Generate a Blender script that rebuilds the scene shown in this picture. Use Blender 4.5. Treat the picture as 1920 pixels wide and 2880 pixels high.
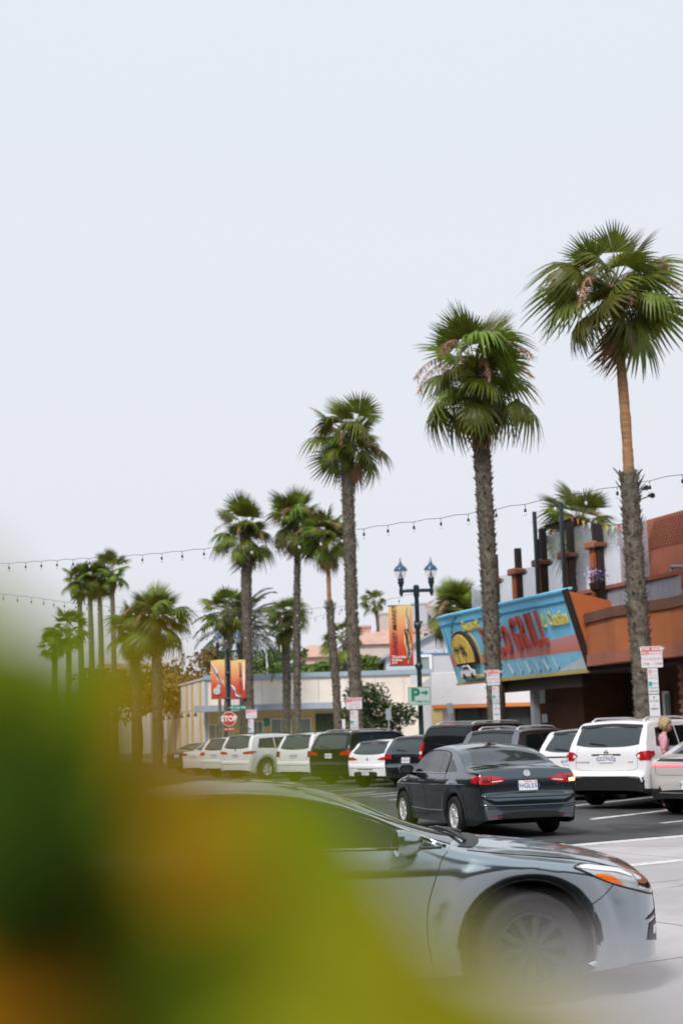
import bpy, bmesh, math, random
from mathutils import Vector, Matrix
from mathutils.bvhtree import BVHTree

R = math.radians
V = Vector
for _o in list(bpy.data.objects):
    bpy.data.objects.remove(_o)
scene = bpy.context.scene
COL = scene.collection

# ------------------------------------------------------------------ camera
F = 4000.0                      # focal length in photograph pixels (50 mm on a 24x36 frame held upright)
PITCH = math.atan(622 / F)
ROLL = R(-1.6)
CAM = V((0, 0, 1.687))
RM = Matrix.Rotation(R(90) + PITCH, 3, 'X') @ Matrix.Rotation(ROLL, 3, 'Z')
cd = bpy.data.cameras.new('camera')
cam = bpy.data.objects.new('camera', cd)
COL.objects.link(cam)
cam.location = CAM
cam.rotation_euler = RM.to_euler()
cd.sensor_fit = 'VERTICAL'
cd.sensor_height = 36.0
cd.lens = 50.0
cd.clip_start = 0.01
cd.clip_end = 6000
cd.dof.use_dof = True
cd.dof.focus_distance = 13.0
cd.dof.aperture_fstop = 2.4
scene.camera = cam

# ------------------------------------------------------------------ sky and sun
SUN_EL, SUN_AZ = R(46), R(205)          # azimuth clockwise from +Y (sun behind the camera, a little left)
world = bpy.data.worlds.new('World')
scene.world = world
world.use_nodes = True
nt = world.node_tree
nt.nodes.clear()
n_out = nt.nodes.new('ShaderNodeOutputWorld')
n_bg = nt.nodes.new('ShaderNodeBackground')
n_sky = nt.nodes.new('ShaderNodeTexSky')
n_sky.sky_type = 'NISHITA'
n_sky.sun_disc = False
n_sky.sun_elevation = SUN_EL
n_sky.sun_rotation = SUN_AZ
n_sky.dust_density = 6.0
n_sky.air_density = 1.0
n_mix = nt.nodes.new('ShaderNodeMix')
n_mix.data_type = 'RGBA'
n_mix.inputs[0].default_value = 0.93    # a closed layer of thin cloud over the clear sky
n_tc = nt.nodes.new('ShaderNodeTexCoord')
n_ns = nt.nodes.new('ShaderNodeTexNoise')
n_ns.inputs['Scale'].default_value = 1.6
n_ns.inputs['Detail'].default_value = 3
n_sx = nt.nodes.new('ShaderNodeSeparateXYZ')
n_cl = nt.nodes.new('ShaderNodeValToRGB')
n_cl.color_ramp.elements[0].position = 0.0
n_cl.color_ramp.elements[0].color = (7.5, 7.45, 8.15, 1)
n_cl.color_ramp.elements[1].position = 0.55
n_cl.color_ramp.elements[1].color = (7.4, 7.85, 8.45, 1)
n_ad = nt.nodes.new('ShaderNodeMath')
n_ad.operation = 'MULTIPLY_ADD'
n_ad.inputs[1].default_value = 0.12
nt.links.new(n_tc.outputs['Generated'], n_ns.inputs['Vector'])
nt.links.new(n_tc.outputs['Generated'], n_sx.inputs[0])
nt.links.new(n_ns.outputs['Fac'], n_ad.inputs[0])
nt.links.new(n_sx.outputs['Z'], n_ad.inputs[2])
nt.links.new(n_ad.outputs[0], n_cl.inputs[0])
nt.links.new(n_sky.outputs[0], n_mix.inputs[6])
nt.links.new(n_cl.outputs[0], n_mix.inputs[7])
nt.links.new(n_mix.outputs[2], n_bg.inputs[0])
n_bg.inputs[1].default_value = 0.0525
nt.links.new(n_bg.outputs[0], n_out.inputs[0])

sl = bpy.data.lights.new('sun', 'SUN')
sl.energy = 1.5
sl.angle = R(14)
sl.color = (1.0, 0.96, 0.90)
sun = bpy.data.objects.new('sun', sl)
COL.objects.link(sun)
_sd = V((math.sin(SUN_AZ) * math.cos(SUN_EL), math.cos(SUN_AZ) * math.cos(SUN_EL), math.sin(SUN_EL)))
sun.rotation_euler = _sd.to_track_quat('Z', 'Y').to_euler()
sun.location = (0, -10, 40)

vs = scene.view_settings
vs.view_transform = 'Standard'
vs.look = 'None'
vs.exposure = 1.1
vs.gamma = 1.0
vs.use_curve_mapping = False
scene.cycles.use_denoising = True
scene.cycles.max_bounces = 8
scene.cycles.transparent_max_bounces = 12


# ------------------------------------------------------------------ places
def ray(px, py):
    return RM @ V(((px - 960) / F, -(py - 1440) / F, -1.0))


def at(px, py, Y):
    d = ray(px, py)
    return CAM + d * (Y / d.y)


def gnd(px, py, z=0.0):
    d = ray(px, py)
    return CAM + d * ((z - CAM.z) / d.z)


U = V((-0.3303, 0.9439, 0))      # along the parking row, away from the camera
RT = V((0.9439, 0.3303, 0))      # to the right of it, towards the shops
BASE = V((6.8, 31.6, 0))


def S(a, o, z=0.0):
    return BASE + U * a + RT * o + V((0, 0, z))


def sp(px, py, off):
    """photograph pixel -> point on the upright plane `off` metres right of the parking row"""
    d = ray(px, py)
    t = (off - (CAM - BASE).dot(RT)) / d.dot(RT)
    return CAM + d * t


# ------------------------------------------------------------------ materials
M = {}


def mat(name, col, rough=0.6, metal=0.0, var=0.12, scale=5.0, bump=0.0, bscale=40.0, coat=0.0, spec=0.5, rand=0.0, emit=0.0, trans=0.0, stretch=None, stain=None):
    m = bpy.data.materials.new(name)
    m.use_nodes = True
    t = m.node_tree
    b = t.nodes['Principled BSDF']
    b.inputs['Roughness'].default_value = rough
    b.inputs['Metallic'].default_value = metal
    b.inputs['Specular IOR Level'].default_value = spec
    b.inputs['Coat Weight'].default_value = coat
    b.inputs['Coat Roughness'].default_value = 0.03
    col = tuple(col) + (1,)
    tc = t.nodes.new('ShaderNodeTexCoord')
    src = tc.outputs['Object']
    if stretch:
        mp = t.nodes.new('ShaderNodeMapping')
        mp.inputs['Scale'].default_value = stretch
        t.links.new(src, mp.inputs[0])
        src = mp.outputs[0]
    out = None
    if var > 0 or stain:
        ns = t.nodes.new('ShaderNodeTexNoise')
        ns.inputs['Scale'].default_value = scale
        ns.inputs['Detail'].default_value = 6
        ns.inputs['Roughness'].default_value = 0.65
        t.links.new(src, ns.inputs['Vector'])
        rp = t.nodes.new('ShaderNodeValToRGB')
        lo = stain if stain else tuple(c * (1 - var) for c in col[:3])
        hi = tuple(min(1, c * (1 + var)) for c in col[:3])
        rp.color_ramp.elements[0].position = 0.40 if name in ('asphalt', 'concrete') else 0.32
        rp.color_ramp.elements[0].color = tuple(lo) + (1,)
        rp.color_ramp.elements[1].position = 0.60 if name in ('asphalt', 'concrete') else 0.68
        rp.color_ramp.elements[1].color = hi + (1,)
        t.links.new(ns.outputs['Fac'], rp.inputs[0])
        out = rp.outputs[0]
    if rand > 0:
        oi = t.nodes.new('ShaderNodeObjectInfo')
        hs = t.nodes.new('ShaderNodeHueSaturation')
        mr = t.nodes.new('ShaderNodeMapRange')
        mr.inputs[3].default_value = 1 - rand
        mr.inputs[4].default_value = 1 + rand
        t.links.new(oi.outputs['Random'], mr.inputs[0])
        t.links.new(mr.outputs[0], hs.inputs['Value'])
        mr2 = t.nodes.new('ShaderNodeMapRange')
        mr2.inputs[3].default_value = 0.5 - rand * 0.09
        mr2.inputs[4].default_value = 0.5 + rand * 0.03
        t.links.new(oi.outputs['Random'], mr2.inputs[0])
        t.links.new(mr2.outputs[0], hs.inputs['Hue'])
        if out:
            t.links.new(out, hs.inputs['Color'])
        else:
            hs.inputs['Color'].default_value = col
        out = hs.outputs[0]
    if out:
        t.links.new(out, b.inputs['Base Color'])
    else:
        b.inputs['Base Color'].default_value = col
    if bump > 0:
        n2 = t.nodes.new('ShaderNodeTexNoise')
        n2.inputs['Scale'].default_value = bscale
        n2.inputs['Detail'].default_value = 4
        t.links.new(src, n2.inputs['Vector'])
        bp = t.nodes.new('ShaderNodeBump')
        bp.inputs['Strength'].default_value = bump
        bp.inputs['Distance'].default_value = 0.02
        t.links.new(n2.outputs['Fac'], bp.inputs['Height'])
        t.links.new(bp.outputs[0], b.inputs['Normal'])
    if emit > 0:
        b.inputs['Emission Color'].default_value = col
        b.inputs['Emission Strength'].default_value = emit
    if trans > 0:
        tr = t.nodes.new('ShaderNodeBsdfTranslucent')
        mx = t.nodes.new('ShaderNodeMixShader')
        mx.inputs[0].default_value = trans
        if out:
            t.links.new(out, tr.inputs[0])
        else:
            tr.inputs[0].default_value = col
        t.links.new(b.outputs[0], mx.inputs[1])
        t.links.new(tr.outputs[0], mx.inputs[2])
        t.links.new(mx.outputs[0], t.nodes['Material Output'].inputs[0])
    M[name] = m
    return m


def ramp_mat(name, axis, stops, rough=0.5):
    """colour bands along one object axis (printed cloth, painted boards)"""
    m = bpy.data.materials.new(name)
    m.use_nodes = True
    t = m.node_tree
    b = t.nodes['Principled BSDF']
    b.inputs['Roughness'].default_value = rough
    tc = t.nodes.new('ShaderNodeTexCoord')
    sx = t.nodes.new('ShaderNodeSeparateXYZ')
    rp = t.nodes.new('ShaderNodeValToRGB')
    t.links.new(tc.outputs['Generated'], sx.inputs[0])
    t.links.new(sx.outputs[axis], rp.inputs[0])
    el = rp.color_ramp.elements
    while len(el) < len(stops):
        el.new(0.5)
    for e, (p, c) in zip(el, stops):
        e.position = p
        e.color = tuple(c) + (1,)
    t.links.new(rp.outputs[0], b.inputs['Base Color'])
    M[name] = m
    return m


def glass_mat(name, tint, alpha, rough=0.03):
    m = bpy.data.materials.new(name)
    m.use_nodes = True
    t = m.node_tree
    b = t.nodes['Principled BSDF']
    b.inputs['Base Color'].default_value = tuple(tint) + (1,)
    b.inputs['Roughness'].default_value = rough
    b.inputs['Alpha'].default_value = alpha
    M[name] = m
    return m


# ground
mat('asphalt', (0.056, 0.057, 0.06), 0.8, var=0.45, scale=0.55, bump=0.35, bscale=90, spec=0.3)
mat('concrete', (0.43, 0.41, 0.43), 0.8, var=0.12, scale=0.45, bump=0.1, bscale=50, spec=0.3)
mat('sidewalk', (0.36, 0.34, 0.33), 0.85, var=0.15, scale=1.5, bump=0.2, bscale=40)
mat('road_paint', (0.72, 0.72, 0.72), 0.7, var=0.12, scale=7, stain=(0.40, 0.40, 0.40))
mat('joint', (0.16, 0.15, 0.15), 0.9, var=0)
# cars
mat('paint_slate', (0.37, 0.44, 0.485), 0.2, 0.95, var=0.0, coat=1.0)
mat('paint_graphite', (0.10, 0.13, 0.148), 0.14, 0.95, var=0.0, coat=0.8)
mat('paint_white', (0.74, 0.74, 0.77), 0.35, 0.0, var=0.0, coat=1.0)
mat('paint_pearl', (0.52, 0.49, 0.48), 0.34, 0.2, var=0.0, coat=1.0)
mat('paint_black', (0.004, 0.004, 0.0045), 0.3, 0.0, var=0.0, coat=0.6, spec=0.2)
mat('paint_grey', (0.22, 0.23, 0.25), 0.2, 0.9, var=0.0, coat=1.0)
mat('paint_silver', (0.42, 0.43, 0.44), 0.32, 0.5, var=0.0, coat=1.0)
mat('paint_blue', (0.06, 0.14, 0.32), 0.32, 0.3, var=0.0, coat=1.0)
mat('paint_red', (0.42, 0.03, 0.03), 0.32, 0.1, var=0.0, coat=1.0)
mat('car_glass', (0.008, 0.010, 0.011), 0.03, 0.0, var=0.0, spec=0.55)
mat('car_glass_grey', (0.025, 0.034, 0.038), 0.05, 0.0, var=0.0, spec=0.9)
mat('black_trim', (0.012, 0.012, 0.012), 0.45, var=0.0)
mat('black_gloss', (0.008, 0.008, 0.009), 0.12, var=0.0, coat=0.5)
mat('rubber', (0.009, 0.0085, 0.0085), 0.8, var=0.2, scale=20)
mat('alloy', (0.70, 0.71, 0.73), 0.28, 0.5, var=0.0)
mat('dark_alloy', (0.045, 0.046, 0.048), 0.35, 0.7, var=0.0)
mat('chrome', (0.82, 0.83, 0.84), 0.1, 1.0, var=0.0)
mat('lamp_red', (0.42, 0.008, 0.012), 0.12, var=0.0, coat=1.0)
mat('lamp_dark_red', (0.12, 0.004, 0.008), 0.15, var=0.0, coat=1.0)
mat('lamp_clear', (0.74, 0.76, 0.78), 0.12, 0.0, var=0.0, coat=1.0)
mat('lamp_housing', (0.46, 0.48, 0.50), 0.2, 0.2, var=0.15, scale=14, coat=1.0)
mat('lamp_amber', (0.75, 0.16, 0.008), 0.2, var=0.12, scale=30, coat=1.0)
mat('lamp_lit', (1.0, 0.5, 0.12), 0.3, var=0.0, emit=3.0)
mat('light_bar', (0.9, 0.16, 0.2), 0.3, var=0.0, emit=0.5)
mat('plate_white', (0.72, 0.74, 0.78), 0.4, var=0.03)
mat('plate_blue', (0.05, 0.08, 0.25), 0.4, var=0.0)
mat('underside', (0.008, 0.0075, 0.007), 0.95, var=0.0, spec=0.1)
# plants
mat('frond', (0.115, 0.160, 0.020), 0.42, var=0.5, scale=2.2, rand=0.55, trans=0.35, spec=0.35)
mat('frond_dry', (0.28, 0.17, 0.07), 0.8, var=0.3, scale=3, rand=0.3, trans=0.2)
mat('petiole', (0.12, 0.14, 0.04), 0.6, var=0.2)
mat('flower_stalk', (0.56, 0.34, 0.23), 0.8, var=0.25, scale=4, rand=0.2, trans=0.2)
mat('trunk_grey', (0.13, 0.112, 0.09), 0.95, var=0.45, scale=6, bump=0.8, bscale=14, spec=0.15)
mat('trunk_tan', (0.30, 0.165, 0.085), 0.9, var=0.3, scale=3, bump=0.5, bscale=10, stretch=(1, 1, 5), spec=0.15)
mat('lilac', (0.36, 0.28, 0.46), 0.7, var=0.2)
mat('unseen_hedge_leaf', (0.03, 0.05, 0.012), 0.7, var=0.4, scale=4)
mat('boot', (0.21, 0.19, 0.155), 0.95, var=0.35, scale=5, spec=0.1, stain=(0.045, 0.038, 0.03))
mat('leaf_dark', (0.035, 0.065, 0.016), 0.6, var=0.4, scale=1.5, rand=0.3, trans=0.2)
mat('leaf_olive', (0.21, 0.165, 0.022), 0.6, var=0.3, scale=1.5, rand=0.2, trans=0.3)
mat('leaf_bright', (0.12, 0.19, 0.03), 0.6, var=0.35, scale=1.5, rand=0.2, trans=0.3)
mat('bark', (0.10, 0.075, 0.055), 0.9, var=0.3, scale=8)
mat('pink_flower', (0.75, 0.42, 0.38), 0.7, var=0.2, trans=0.3)
# the foreground shrub
mat('near_leaf_dark', (0.030, 0.058, 0.005), 0.8, var=0.25, scale=30, trans=0.15, spec=0.04)
mat('near_leaf_green', (0.19, 0.26, 0.010), 0.8, var=0.2, scale=30, trans=0.3, spec=0.05)
mat('near_leaf_yellow', (0.33, 0.31, 0.016), 0.8, var=0.2, scale=30, trans=0.35, spec=0.05)
mat('near_leaf_orange', (0.42, 0.19, 0.010), 0.8, var=0.2, scale=30, trans=0.35, spec=0.05)
mat('near_petal', (0.70, 0.67, 0.70), 0.7, var=0.06, scale=30, trans=0.3, spec=0.2)
mat('near_stem', (0.10, 0.09, 0.02), 0.7, var=0.2)
# buildings
mat('stucco_cream', (0.74, 0.66, 0.58), 0.9, var=0.08, scale=0.7, bump=0.1, bscale=30)
mat('stucco_yellow', (0.62, 0.47, 0.22), 0.9, var=0.08, scale=0.7)
mat('stucco_white', (0.72, 0.70, 0.71), 0.9, var=0.06, scale=0.7)
mat('stucco_pink', (0.60, 0.42, 0.35), 0.9, var=0.08, scale=0.5)
mat('stucco_beige', (0.56, 0.47, 0.42), 0.9, var=0.08, scale=0.5)
mat('clay', (0.50, 0.31, 0.25), 0.9, var=0.15, scale=0.8)
mat('crack', (0.03, 0.03, 0.03), 0.95, var=0)
mat('house_grey', (0.48, 0.48, 0.52), 0.9, var=0.06, scale=0.5, stretch=(1, 1, 8))
mat('roof_grey', (0.30, 0.33, 0.38), 0.85, var=0.15, scale=1.5)
mat('trim_blue', (0.28, 0.37, 0.44), 0.7, var=0.1, scale=1)
mat('awning', (0.32, 0.37, 0.45), 0.7, var=0.1, scale=1)
mat('shop_glass', (0.055, 0.07, 0.065), 0.08, var=0.2, scale=0.8, spec=0.7)
mat('pale_pane', (0.22, 0.27, 0.26), 0.1, var=0.2, scale=0.6, spec=0.7)
mat('terracotta', (0.42, 0.135, 0.05), 0.9, var=0.12, scale=0.8, bump=0.15, bscale=25)
mat('terracotta_rose', (0.36, 0.13, 0.085), 0.9, var=0.15, scale=0.6, bump=0.15, bscale=25)
mat('coping', (0.16, 0.07, 0.045), 0.85, var=0.15, scale=2)
mat('orange_paint', (0.43, 0.115, 0.03), 0.7, var=0.15, scale=1.5)
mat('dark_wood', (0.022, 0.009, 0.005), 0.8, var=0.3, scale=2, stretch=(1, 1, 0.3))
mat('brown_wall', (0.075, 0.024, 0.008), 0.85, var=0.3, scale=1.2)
mat('olive_stucco', (0.20, 0.20, 0.08), 0.9, var=0.1)
mat('reflection_wall', (0.05, 0.047, 0.045), 0.9, var=0.3, scale=0.6)
mat('brick_rough', (0.12, 0.06, 0.035), 0.9, var=0.5, scale=6)
mat('black_steel', (0.022, 0.013, 0.010), 0.6, var=0.2, scale=4)
mat('grey_steel', (0.34, 0.36, 0.40), 0.5, 0.3, var=0.1, scale=4)
mat('corrugated', (0.44, 0.45, 0.50), 0.55, 0.1, var=0.1, scale=1)
mat('white_paint', (0.76, 0.75, 0.77), 0.6, var=0.05, scale=2)
mat('orange_trim', (0.70, 0.22, 0.05), 0.6, var=0.08)
mat('sign_red', (0.46, 0.06, 0.035), 0.5, var=0.2, scale=3)
mat('sign_red_bright', (0.72, 0.12, 0.07), 0.5, var=0.15, scale=3)
mat('sign_sky', (0.20, 0.60, 0.86), 0.6, var=0.12, scale=1.2, stretch=(1, 1, 0.25))
mat('sign_sky_dark', (0.05, 0.25, 0.45), 0.6, var=0.1)
mat('sign_sea', (0.24, 0.58, 0.80), 0.6, var=0.2, scale=2)
mat('sign_sand', (0.55, 0.62, 0.70), 0.6, var=0.1)
mat('sign_yellow', (0.72, 0.50, 0.10), 0.55, var=0.25, scale=5)
mat('sign_script', (0.66, 0.52, 0.12), 0.5, var=0.35, scale=7)
mat('sign_trim', (0.55, 0.42, 0.16), 0.6, var=0.15)
ramp_mat('sign_sunset', 2, [(0.0, (0.62, 0.22, 0.16)), (0.5, (0.68, 0.26, 0.24)), (1.0, (0.66, 0.33, 0.36))], 0.6)
mat('lamp_post_green', (0.018, 0.040, 0.045), 0.4, 0.2, var=0.15, scale=3, coat=0.3)
mat('lamp_hood_blue', (0.03, 0.09, 0.16), 0.35, 0.2, var=0.1, scale=3, coat=0.5)
glass_mat('lamp_globe', (0.9, 0.9, 0.95), 0.22)
glass_mat('screen_glass', (0.62, 0.66, 0.75), 0.34)
glass_mat('bulb_glass', (0.95, 0.93, 0.95), 0.45)
mat('bulb_socket', (0.010, 0.018, 0.016), 0.5, var=0.0)
mat('cable', (0.03, 0.03, 0.035), 0.6, var=0.0)
ramp_mat('banner_sunset', 2, [(0.0, (0.42, 0.02, 0.012)), (0.35, (0.60, 0.07, 0.03)), (0.65, (0.74, 0.30, 0.13)), (1.0, (0.78, 0.56, 0.22))], 0.7)
mat('ink_black', (0.02, 0.018, 0.02), 0.6, var=0.0)
mat('ink_white', (0.80, 0.79, 0.80), 0.6, var=0.0)
mat('ink_green', (0.015, 0.20, 0.09), 0.5, var=0.0)
mat('ink_teal', (0.02, 0.30, 0.27), 0.5, var=0.0)
mat('ink_red', (0.55, 0.04, 0.035), 0.5, var=0.0)
mat('ink_pink', (0.62, 0.32, 0.36), 0.5, var=0.0)
mat('ink_blue', (0.05, 0.22, 0.42), 0.5, var=0.0)
mat('ink_violet', (0.16, 0.18, 0.55), 0.5, var=0.0)
mat('ink_yellow', (0.80, 0.55, 0.18), 0.5, var=0.0)
mat('sign_white', (0.66, 0.66, 0.70), 0.45, var=0.03)
mat('sign_pale_green', (0.42, 0.53, 0.52), 0.45, var=0.03)
mat('sign_green', (0.02, 0.22, 0.15), 0.45, var=0.05)
mat('sign_back', (0.36, 0.42, 0.46), 0.4, 0.4, var=0.1)
mat('stop_red', (0.46, 0.035, 0.02), 0.45, var=0.05)
mat('tube_light', (1.0, 0.93, 0.55), 0.4, var=0.0, emit=1.1)
mat('neon_red', (0.35, 0.03, 0.01), 0.4, var=0.0, emit=0.12)
# person
mat('skin', (0.52, 0.27, 0.19), 0.55, var=0.06, scale=12)
mat('hair_blond', (0.40, 0.29, 0.15), 0.8, var=0.5, scale=30, bump=0.6, bscale=60)
mat('shirt_pink', (0.58, 0.28, 0.36), 0.85, var=0.12, scale=14)
mat('trousers', (0.10, 0.10, 0.14), 0.85, var=0.1)


# ------------------------------------------------------------------ mesh helpers
def tag(o, label=None, cat=None, group=None, kind=None):
    if label:
        o['label'] = label
    if cat:
        o['category'] = cat
    if group:
        o['group'] = group
    if kind:
        o['kind'] = kind
    return o


def empty(name, loc=(0, 0, 0), rz=0.0, parent=None):
    o = bpy.data.objects.new(name, None)
    COL.objects.link(o)
    o.location = loc
    o.rotation_euler = (0, 0, rz)
    o.empty_display_size = 0.2
    o.parent = parent
    return o


def thing(name, label, cat, loc=(0, 0, 0), rz=0.0, group=None):
    return tag(empty(name, loc, rz), label, cat, group)


def inst(name, mesh, parent=None, mtx=None):
    o = bpy.data.objects.new(name, mesh)
    COL.objects.link(o)
    o.parent = parent
    if mtx is not None:
        o.matrix_local = mtx
    return o


class MB:
    def __init__(s):
        s.v, s.f, s.mi = [], [], []

    def add(s, vs, fs, mi=0, mtx=None):
        n = len(s.v)
        for p in vs:
            p = V(p)
            s.v.append(mtx @ p if mtx is not None else p)
        for q in fs:
            s.f.append([i + n for i in q])
            s.mi.append(mi)
        return s

    def box(s, c, d, mtx=None, mi=0):
        x, y, z = d[0] / 2, d[1] / 2, d[2] / 2
        vs = [V((c[0] + i * x, c[1] + j * y, c[2] + k * z)) for i in (-1, 1) for j in (-1, 1) for k in (-1, 1)]
        return s.add(vs, [(0, 1, 3, 2), (4, 6, 7, 5), (0, 4, 5, 1), (2, 3, 7, 6), (0, 2, 6, 4), (1, 5, 7, 3)], mi, mtx)

    def bbox(s, c, d, b=0.01, mtx=None, mi=0):
        """box with chamfered edges"""
        bm = bmesh.new()
        bmesh.ops.create_cube(bm, size=1)
        for v in bm.verts:
            v.co = V((c[0] + v.co.x * d[0], c[1] + v.co.y * d[1], c[2] + v.co.z * d[2]))
        bmesh.ops.bevel(bm, geom=bm.edges[:], offset=b, segments=2, affect='EDGES', profile=0.5)
        bm.verts.index_update()
        s.add([v.co.copy() for v in bm.verts], [[v.index for v in f.verts] for f in bm.faces], mi, mtx)
        bm.free()
        return s

    def prism(s, poly, ext, mi=0, mtx=None):
        """flat polygon (3-D points) pushed along ext"""
        n = len(poly)
        ext = V(ext)
        vs = [V(p) for p in poly] + [V(p) + ext for p in poly]
        fs = [list(range(n))[::-1], list(range(n, 2 * n))] + [(i, (i + 1) % n, (i + 1) % n + n, i + n) for i in range(n)]
        return s.add(vs, fs, mi, mtx)

    def tube(s, path, rad, n=8, cap=True, mi=0, mtx=None):
        path = [V(p) for p in path]
        m = len(path)
        rs = rad if isinstance(rad, (list, tuple)) else [rad] * m
        vs, fs = [], []
        ref = None
        for i, p in enumerate(path):
            t = (path[min(i + 1, m - 1)] - path[max(i - 1, 0)]).normalized()
            if ref is None:
                ref = V((0, 0, 1)) if abs(t.z) < 0.9 else V((1, 0, 0))
            a = t.cross(ref)
            if a.length < 1e-5:
                a = t.cross(V((0, 1, 0)))
            a.normalize()
            b = t.cross(a).normalized()
            ref = a.cross(t) * 1.0
            for k in range(n):
                q = 2 * math.pi * k / n
                vs.append(p + (a * math.cos(q) + b * math.sin(q)) * rs[i])
        for i in range(m - 1):
            for k in range(n):
                fs.append((i * n + k, i * n + (k + 1) % n, (i + 1) * n + (k + 1) % n, (i + 1) * n + k))
        if cap:
            fs.append(list(range(n))[::-1])
            fs.append([(m - 1) * n + k for k in range(n)])
        return s.add(vs, fs, mi, mtx)

    def lathe(s, prof, n=20, mtx=None, mi=0, cap=True):
        """profile of (r, z) turned about z"""
        vs, fs = [], []
        for r, z in prof:
            for k in range(n):
                q = 2 * math.pi * k / n
                vs.append(V((r * math.cos(q), r * math.sin(q), z)))
        for i in range(len(prof) - 1):
            for k in range(n):
                fs.append((i * n + k, i * n + (k + 1) % n, (i + 1) * n + (k + 1) % n, (i + 1) * n + k))
        if cap:
            fs.append(list(range(n))[::-1])
            fs.append([(len(prof) - 1) * n + k for k in range(n)])
        return s.add(vs, fs, mi, mtx)

    def mesh(s, name, mats, smooth=False, org=None):
        me = bpy.data.meshes.new(name)
        vs = [p - org for p in s.v] if org is not None else s.v
        me.from_pydata([tuple(p) for p in vs], [], s.f)
        if not isinstance(mats, (list, tuple)):
            mats = [mats]
        for k in mats:
            me.materials.append(M[k])
        if len(mats) > 1:
            me.polygons.foreach_set('material_index', s.mi)
        if smooth is not False:
            me.polygons.foreach_set('use_smooth', [True] * len(me.polygons))
            if smooth is not True:
                me.set_sharp_from_angle(angle=R(smooth))
        me.update()
        return me

    def build(s, name, mats, parent=None, org=None, smooth=False):
        return inst(name, s.mesh(name, mats, smooth, org), parent)


_txt = {}


def text_mb(body, size=1.0, ext=0.0, bold=0.0, align='CENTER', shear=0.0, spacing=1.0):
    key = (body, round(ext, 4), round(bold, 4), align, shear, spacing)
    if key not in _txt:
        c = bpy.data.curves.new('text', 'FONT')
        c.body = body
        c.size = 1.0
        c.extrude = ext
        c.offset = bold
        c.align_x = align
        c.align_y = 'CENTER'
        c.shear = shear
        c.space_character = spacing
        c.resolution_u = 3
        o = bpy.data.objects.new('text', c)
        COL.objects.link(o)
        bpy.context.view_layer.update()
        dg = bpy.context.evaluated_depsgraph_get()
        me = bpy.data.meshes.new_from_object(o.evaluated_get(dg))
        _txt[key] = ([v.co.copy() for v in me.vertices], [list(p.vertices) for p in me.polygons])
        bpy.data.objects.remove(o)
        bpy.data.meshes.remove(me)
        bpy.data.curves.remove(c)
    vs, fs = _txt[key]
    return [V((p.x * size, p.y * size, p.z * size)) for p in vs], fs


def frame(o, ex, ey, ez=None):
    """4x4 with columns ex, ey, ez at o"""
    ex, ey = V(ex).normalized(), V(ey)
    ez = ex.cross(ey).normalized() if ez is None else V(ez)
    ey = ey.normalized()
    m = Matrix.Identity(4)
    for i in range(3):
        m[i][0], m[i][1], m[i][2], m[i][3] = ex[i], ey[i], ez[i], o[i]
    return m


def pchip(pts):
    xs = [p[0] for p in pts]
    ys = [p[1] for p in pts]
    n = len(xs)
    h = [xs[i + 1] - xs[i] for i in range(n - 1)]
    d = [(ys[i + 1] - ys[i]) / h[i] for i in range(n - 1)]
    m = [d[0]] + [0.0] * (n - 2) + [d[-1]]
    for i in range(1, n - 1):
        if d[i - 1] * d[i] > 0:
            w1, w2 = 2 * h[i] + h[i - 1], h[i] + 2 * h[i - 1]
            m[i] = (w1 + w2) / (w1 / d[i - 1] + w2 / d[i])

    def f(x):
        if x <= xs[0]:
            return ys[0]
        if x >= xs[-1]:
            return ys[-1]
        i = 0
        while xs[i + 1] < x:
            i += 1
        t = (x - xs[i]) / h[i]
        return ((1 + 2 * t) * (1 - t) ** 2 * ys[i] + t * (1 - t) ** 2 * h[i] * m[i] + t * t * (3 - 2 * t) * ys[i + 1] + t * t * (t - 1) * h[i] * m[i + 1])
    return f


def resample(pts, n):
    pts = [V(p) for p in pts]
    L = [0.0]
    for a, b in zip(pts, pts[1:]):
        L.append(L[-1] + (b - a).length)
    out = []
    j = 0
    for i in range(n):
        t = L[-1] * i / (n - 1)
        while j < len(pts) - 2 and L[j + 1] < t:
            j += 1
        q = (t - L[j]) / max(1e-9, L[j + 1] - L[j])
        out.append(pts[j].lerp(pts[j + 1], min(1, max(0, q))))
    return out


def curve(pts, n=24):
    """Catmull-Rom through points"""
    pts = [V(p) for p in pts]
    P = [pts[0] * 2 - pts[1]] + pts + [pts[-1] * 2 - pts[-2]]
    out = []
    k = max(2, n // (len(pts) - 1))
    for i in range(1, len(P) - 2):
        for j in range(k):
            t = j / k
            out.append(0.5 * ((2 * P[i]) + (P[i + 1] - P[i - 1]) * t + (2 * P[i - 1] - 5 * P[i] + 4 * P[i + 1] - P[i + 2]) * t * t + (3 * P[i] - P[i - 1] - 3 * P[i + 1] + P[i + 2]) * t ** 3))
    out.append(pts[-1])
    return out

# ------------------------------------------------------------------ ground
def sheet(name, pts, z, m, n=1):
    mb = MB()
    mb.add([(p[0], p[1], z) for p in pts], [list(range(len(pts)))])
    return mb.build(name, m)


tag(sheet('ground', [(-900, -60), (900, -60), (900, 1600), (-900, 1600)], 0.0, 'asphalt'), kind='structure')
l1a, l1b = gnd(1637, 2377), gnd(1920, 2353)
ld = (l1b - l1a).normalized()
ln = V((-ld.y, ld.x, 0))
if ln.y < 0:
    ln = -ln


def band(name, d0, d1, e0, e1, z, m):
    """strip parallel to the crossing street: d = metres beyond its far edge, e = metres along it"""
    p = [l1a + ln * d0 + ld * e0, l1a + ln * d0 + ld * e1, l1a + ln * d1 + ld * e1, l1a + ln * d1 + ld * e0]
    return sheet(name, p, z, m)


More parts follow.
